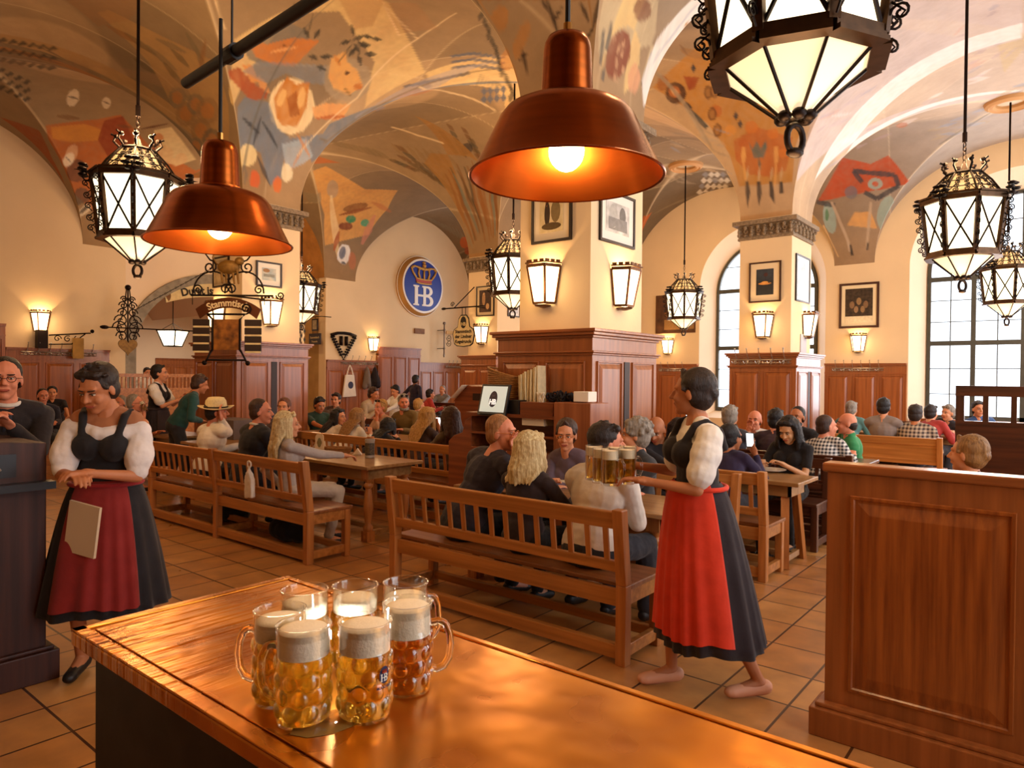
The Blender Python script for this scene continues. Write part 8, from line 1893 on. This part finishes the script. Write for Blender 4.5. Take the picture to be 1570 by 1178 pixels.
person('guest in a blue top seen through the openings of the booth screen', (1500, 628), 13.9, -60, hair=('short', 'dkbrown'), top='3c5a8a')
person('young woman with braided blond hair, her head showing above the oak partition', (1482, 697), 5.42, 175, s=.95, fem=True, hair=('updo', 'dkblond'), top='6a4a3a', yaw=-8, near=True, hands=('lap', 'lap'), hx=-.56)
# left table
person('man in a straw hat and white shirt resting his chin on his hand', (333, 632), 3.9, 92, hy=4.02, s=1.07, sk='pink', hair=('short', 'black'), top='eadfd0', hands=('table', 'cheek'), yaw=-35, extras=('hat',), near=True, bottom='20242c', roll=4)
person('man in a dark sweater with grey-brown hair between the straw hat and the long-haired woman', (401, 632), 3.9, 88, hy=4.05, dx=-.05, s=1.1, sk='pink', hair=('crop', 'brown'), top='1c1a20', hands=('table', 'table'), yaw=-45, extras=('collar',), bottom='20202a')
person('woman with very long blond hair in a pale grey coat, arm on the table', (442, 652), 3.80, 72, dx=.06, hy=3.80, s=1.0, fem=True, hair=('long', 'platinum'), top='b8aca4', hands=('side', (.62, .05, .83)), yaw=-15, near=True, bottom='c8b8a4')
person('woman with a hair bun facing the camera behind the man in the dark sweater', (435, 625), 5.25, -80, s=.93, fem=True, hair=('bun', 'red'), top='4a3430', yaw=30)
# row of women behind the left table
person('woman with long black hair and a pale top turning right', (520, 640), 5.95, 80, s=.93, fem=True, hair=('long', 'black'), top='d8c8b8', yaw=-60)
person('woman with long blond hair and a cream top, back to the camera', (550, 640), 5.93, 92, s=.97, fem=True, hair=('long', 'dkblond'), top='e8dcc8', yaw=-10)
person('woman with long dark hair in a black top, back to the camera', (597, 655), 5.9, 90, s=.95, fem=True, hair=('long', 'black'), top='1a1414')
person('woman with long blond hair in a brown top holding a phone', (657, 640), 5.93, 85, s=.98, fem=True, hair=('long', 'blond'), top='42302c', sleeve='short', hands=('table', 'phone'))
person('brunette woman facing left at the end of the long table', (690, 640), 6.0, 160, s=.95, fem=True, hair=('long', 'brown'), top='5a4a34', hands=('table', 'table'))
person('young man in a dark green shirt looking down at his plate, by the left pier', (490, 622), 6.95, -10, s=.98, sk='tan', hair=('short', 'black'), top='1e3a2c', sleeve='short', hx=-9.75, pitch=-15)
person('dark-haired guest in brown behind the young man in green', (515, 614), 7.5, -60, s=.95, fem=True, hair=('short', 'dkbrown'), top='5a4434', hx=-10.4)
person('woman with sunglasses pushed up facing the camera between the blond and the dark-haired women', (583, 625), 7.45, -88, s=.96, fem=True, sk='pink', hair=('updo', 'blond'), top='c8a084', hands=('chin', 'table'), extras=('sunglasses_up',))
person('bearded man with sunglasses on his forehead in an olive jacket', (619, 618), 7.75, -75, s=1.05, sk='pink', hair=('short', 'grey'), top='7a6438', extras=('beard', 'sunglasses_up'), yaw=40)
person('guest with light hair half hidden behind the blond woman with the phone', (643, 622), 9.2, 80, hair=('short', 'blond'), top='8a6a48')
person('man in a wide beige shirt standing bent over the far table', (573, 605), 0, 20, stand=(-11.2, 8.5), s=1.02, sk='tan', hair=('short', 'brown'), top='b09878', hands=((.4, -.1, .95), (.4, .1, .95)), pitch=-10, feet=((-.1, -.1), (.1, .1)), lean=.3)
person('black-haired guest in white by the far panelled door', (606, 600), 10.75, -90, hair=('short', 'black'), top='e8e4dc', pitch=-20)
person('dark figure in navy standing before the tall panelled door', (638, 583), 0, 90, stand=(-13.7, 12.6), s=.92, sk='dark', hair=('short', 'black'), top='241c34', hands=('side', 'side'), feet=((0, -.1), (0, .1)), bottom='241c34')
person('grey-shirted guest facing the camera at the far end, left of the sloped desk', (678, 598), 14.6, -70, hair=('crop', 'grey'), top='8a8684')
person('guest in a red and white striped top at the far end of the hall', (660, 605), 12.6, 60, hair=('short', 'dkbrown'), top='b83a30')
# far left table
person('man in a dark blue shirt facing right at the far left table', (66, 608), 4.12, -5, hx=-13.5, sk='pink', hair=('crop', 'black'), top='1e1c2a', hands=((.4, -.1, .82), (.42, .1, .82)), near=True)
person('dark-haired woman in a black top behind the man in dark blue', (80, 603), 4.75, -15, hx=-14.6, s=.93, fem=True, sk='fair', hair=('updo', 'black'), top='18141a', sleeve='short', hands=((.45, -.1, .82), (.42, .1, .82)))
GM = person('grey-haired man in a light blue shirt drinking from a glass', (208, 619), 4.1, 45, hx=-10.4, sk='pink', hair=('crop', 'grey'), top='6a7a9a', sleeve='short', hands=('table', 'mouth'), extras=('glasses',))
person('grey-haired guest behind the drinking man', (184, 618), 5.35, -60, hx=-13.2, sk='pink', hair=('crop', 'grey'), top='9a8a7a')
person('guest in a white shirt seen through the round arch beyond the far waitress', (226, 572), 0, 0, stand=(-17.9, 8.3), s=.95, hair=('short', 'dkbrown'), top='eae2d6', hands=('side', 'side'), feet=((0, -.1), (0, .1)))
person('man in a teal shirt bending over a trolley in front of the left pier cabinet', (307, 590), 0, 70, stand=(-9.6, 4.62), s=.98, sk='tan', hair=('short', 'brown'), top='1e4a48', hands=((.3, -.1, 1.0), (.3, .1, 1.0)), feet=((-.1, -.1), (.1, .1)), lean=.3, pitch=-15)
# ------------------------------------------------------------------ things on tables, phones
def phone(label, p, rz): 
    t = thing('smartphone', label, 'phone', p, rz); MB().box((0, 0, .06), (.07, .008, .14), (.3, 0, 0)).build('case', mat('phone_case', '1a1a1c', .3), t, bevel=.003)
    MB().box((0, -.005, .06), (.062, .002, .125), (.3, 0, 0)).build('display', glow('phone_glow', 'e8f0f4', 1.1), t)
phone('lit smartphone held by the woman in purple', aty(1150, 685, 6.2), .1); phone('lit smartphone held by the blond woman in the brown top', aty(673, 655, 6.25), .2); phone('small lit phone beside the dark-haired guest in black', aty(1057, 648, 6.15), .1)
M_plate = mat('white_china', 'f0e8da', .25, coat=.4); M_food = mat('food_brown', 'a8682c', .7, var=.5, scale=40, bump=.6)
def plate_thing(label, p, r=.13, food=None, group=None):
    t = thing('dinner_plate', label, 'plate', p, group=group); MB().lathe([(.001, .004), (r*.6, .004), (r, .02), (r, .024), (r*.6, .009), (.001, .009)], 28).build('dish', M_plate, t, smooth=40)
    if food:
        m = MB(); rn = random.Random(5); [m.ell((rn.uniform(-.05, .05), rn.uniform(-.04, .04), .02), (.03, .022, .016), 8, 6) for _ in range(9)]; m.build('food', M_food, t, smooth=True)
plate_thing('empty white plate at the near corner of the small table', atz(1182, 723, .762), .14); plate_thing('white plate of food before the woman in black', atz(1180, 712, .762), .15, True)
plate_thing('white plate before the young man in green', atz(478, 652, .762), .15, True)
def top_item(name, label, cat, px, py, z, build, group=None, rz=0):
    t = thing(name, label, cat, atz(px, py, z), rz, group=group); build(t); return t
def menu_board(t):
    m = MB(); m.add([(x, y, z) for y in (-.012, .012) for x, z in ((-.06, 0), (.06, 0), (.05, .035), (.045, .19), (.03, .215), (-.03, .215), (-.045, .19), (-.05, .035))], [tuple(range(8)), tuple(range(15, 7, -1))]+[(i, i+8, (i+1) % 8+8, (i+1) % 8) for i in range(8)]); m.build('board', mat('pale_wood_board', 'd8b888', .6, var=.15), t)
    m = MB(); m.lathe([(.001, 0), (.02, 0), (.03, .0)], 20, (0, -.013, .12), ax=(0, -1, 0)); m.box((0, 0, .01), (.14, .07, .02)); m.build('base', mat('pale_wood_dark', '9a7040', .6), t); m = MB(); m.ell((0, -.014, .12), (.022, .003, .055), 12, 10); m.build('figure_print', mat('print_olive', '7a6a3a', .7), t)
top_item('table_number_stand', 'pale wooden table stand with a small figure, on the left table', 'table stand', 490, 695, .762, menu_board, rz=.7)
def basket(t):
    m = MB()
    for k in range(5): w_ = .12+.02*k/4; m.tube([(w_*1.25*math.cos(a), w_*.7*math.sin(a), .008+k*.012) for a in [2*PI*i/24 for i in range(24)]], .007, 5, closed=True)
    m.box((0, 0, .01), (.24, .13, .01)); m.build('weave', mat('wicker', 'a8733a', .6, var=.35, scale=40), t, smooth=True)
top_item('bread_basket', 'shallow wicker bread basket on the left table', 'basket', 517, 694, .762, basket, rz=.5)
def card(t): MB().prism([(-.05, 0), (.05, 0), (.0, .07)], (0, -.04, 0), (1, 0, 0), (0, 0, 1), -.08).build('card', mat('white_card', 'f4ead8', .7), t)
top_item('folded_card', 'white folded card on the left table beside the stoneware mug', 'card', 548, 697, .762, card, rz=.8)
t = small_mug('mug of dark beer on the far left table', atz(268, 659, .762), 'x', mt=mat('dark_beer', '1a0a06', .1), r=.05); del t['group']
t = small_mug('glass mug of light beer on the long table behind the bench', atz(690, 668, .762), 'x', r=.05); del t['group']
t = small_mug('beer glass tipped at the lips of the grey-haired man', GM['A'][1][2]+GM['hu']*.03+GM['hf']*.02, 'x', r=.04, h=.16); del t['group']; t.rotation_euler = (.2, -.5, 0)
def stein(t):
    m = MB(); m.lathe([(.001, 0), (.05, 0), (.054, .008), (.05, .02), (.05, .17), (.054, .18), (.052, .2), (.045, .2), (.044, .02), (.001, .02)], 28); m.build('body', mat('grey_stoneware', 'a89c8c', .35, var=.1), t, smooth=40); m = MB(); m.lathe([(.0508, .03), (.0512, .04), (.0512, .15), (.0508, .16)], 28); m.f = [f for f in m.f if len(f) == 4]; m.build('dark_label', mat('stein_label', '241c20', .5, col2='6a5a3a', scale=70), t, smooth=True)
    m = MB(); m.tube([(.048, 0, .04), (.085, 0, .05), (.09, 0, .11), (.08, 0, .15), (.048, 0, .16)], .009, 8); m.build('handle', mat('grey_stoneware', 'a89c8c', .35, var=.1), t, smooth=True)
top_item('stoneware_mug', 'grey stoneware mug with dark printed label at the end of the left table', 'mug', 567, 702, .762, stein, rz=2.5)
def papers(t):
    rn = random.Random(2); m = MB(); [m.box((rn.uniform(-.05, .05), rn.uniform(-.03, .03), .004+.006*i), (.2, .14, .004), (0, 0, rn.uniform(-.5, .5))) for i in range(6)]; m.build('sheets', mat('paper', 'f0e2c6', .8), t)
top_item('papers', 'loose pile of papers on the centre table between the platinum-haired woman and the white shirt', 'papers', 858, 745, .762, papers)
# trolley crates behind the straw hat
o = MB().b2(-.35, .35, -.2, .2, 0, 1.02).build('service_trolley', mat('grey_box', '6a5a54', .6, var=.15)); o.location = (aty(343, 640, 4.95).x, 5.1, 0); tag(o, 'dark grey service trolley in front of the left pier cabinet', 'trolley')
o = MB().box((0, 0, .03), (.3, .1, .06)).build('white_sign_card', mat('white_card', 'f4ead8', .7)); o.location = (aty(331, 592, 5.0).x, 5.0, 1.02+.42); tag(o, 'white card strip on top of the dark cabinet behind the straw hat', 'card'); bpy.data.objects.remove(o)
# bag tied to the bench, shoes and bags under benches
t = thing('white_tote', 'white cloth bag knotted to the top rail of the left bench', 'bag', aty(385, 712, 3.5)); m = MB(); m.tube([(.03*math.cos(a), -.02, .03*math.sin(a)) for a in [2*PI*i/12 for i in range(12)]], .012, 6, closed=True); m.cap((0, -.02, -.03), (0, -.02, -.08), .014, .03, 10); m.add([(x, y-.02, z) for y in (-.02, .02) for x, z in ((-.03, -.07), (.03, -.07), (.07, -.14), (.075, -.3), (-.045, -.32), (-.06, -.15))], [(0, 1, 2, 3, 4, 5), (11, 10, 9, 8, 7, 6)]+[(i, i+6, (i+1) % 6+6, (i+1) % 6) for i in range(6)])
o = m.build('cloth', mat('white_cloth', 'ece2d2', .9, var=.1, bump=.3), t); remesh(o, .008, 3, .02)
for i, (px, py, y, lab) in enumerate(((345, 800, 4.15, 'black bag on the floor under the left bench, near its middle post'), (440, 830, 4.05, 'dark heap of bags under the right half of the left bench'))):
    m = MB(); m.ell((0, 0, .11), (.24, .16, .12), 14, 10); m.ell((.15, .03, .09), (.14, .12, .1), 10, 8); m.tube([(-.1, 0, .2), (0, 0, .3), (.1, 0, .2)], .012, 6); o = m.build('floor_bag', cloth('1a1416')); q = atz(px, py, 0); o.location = (q.x, max(q.y, y-.1), .012); remesh(o, .012, 2, .02); tag(o, lab, 'bag')
# striped sneakers of the man in navy
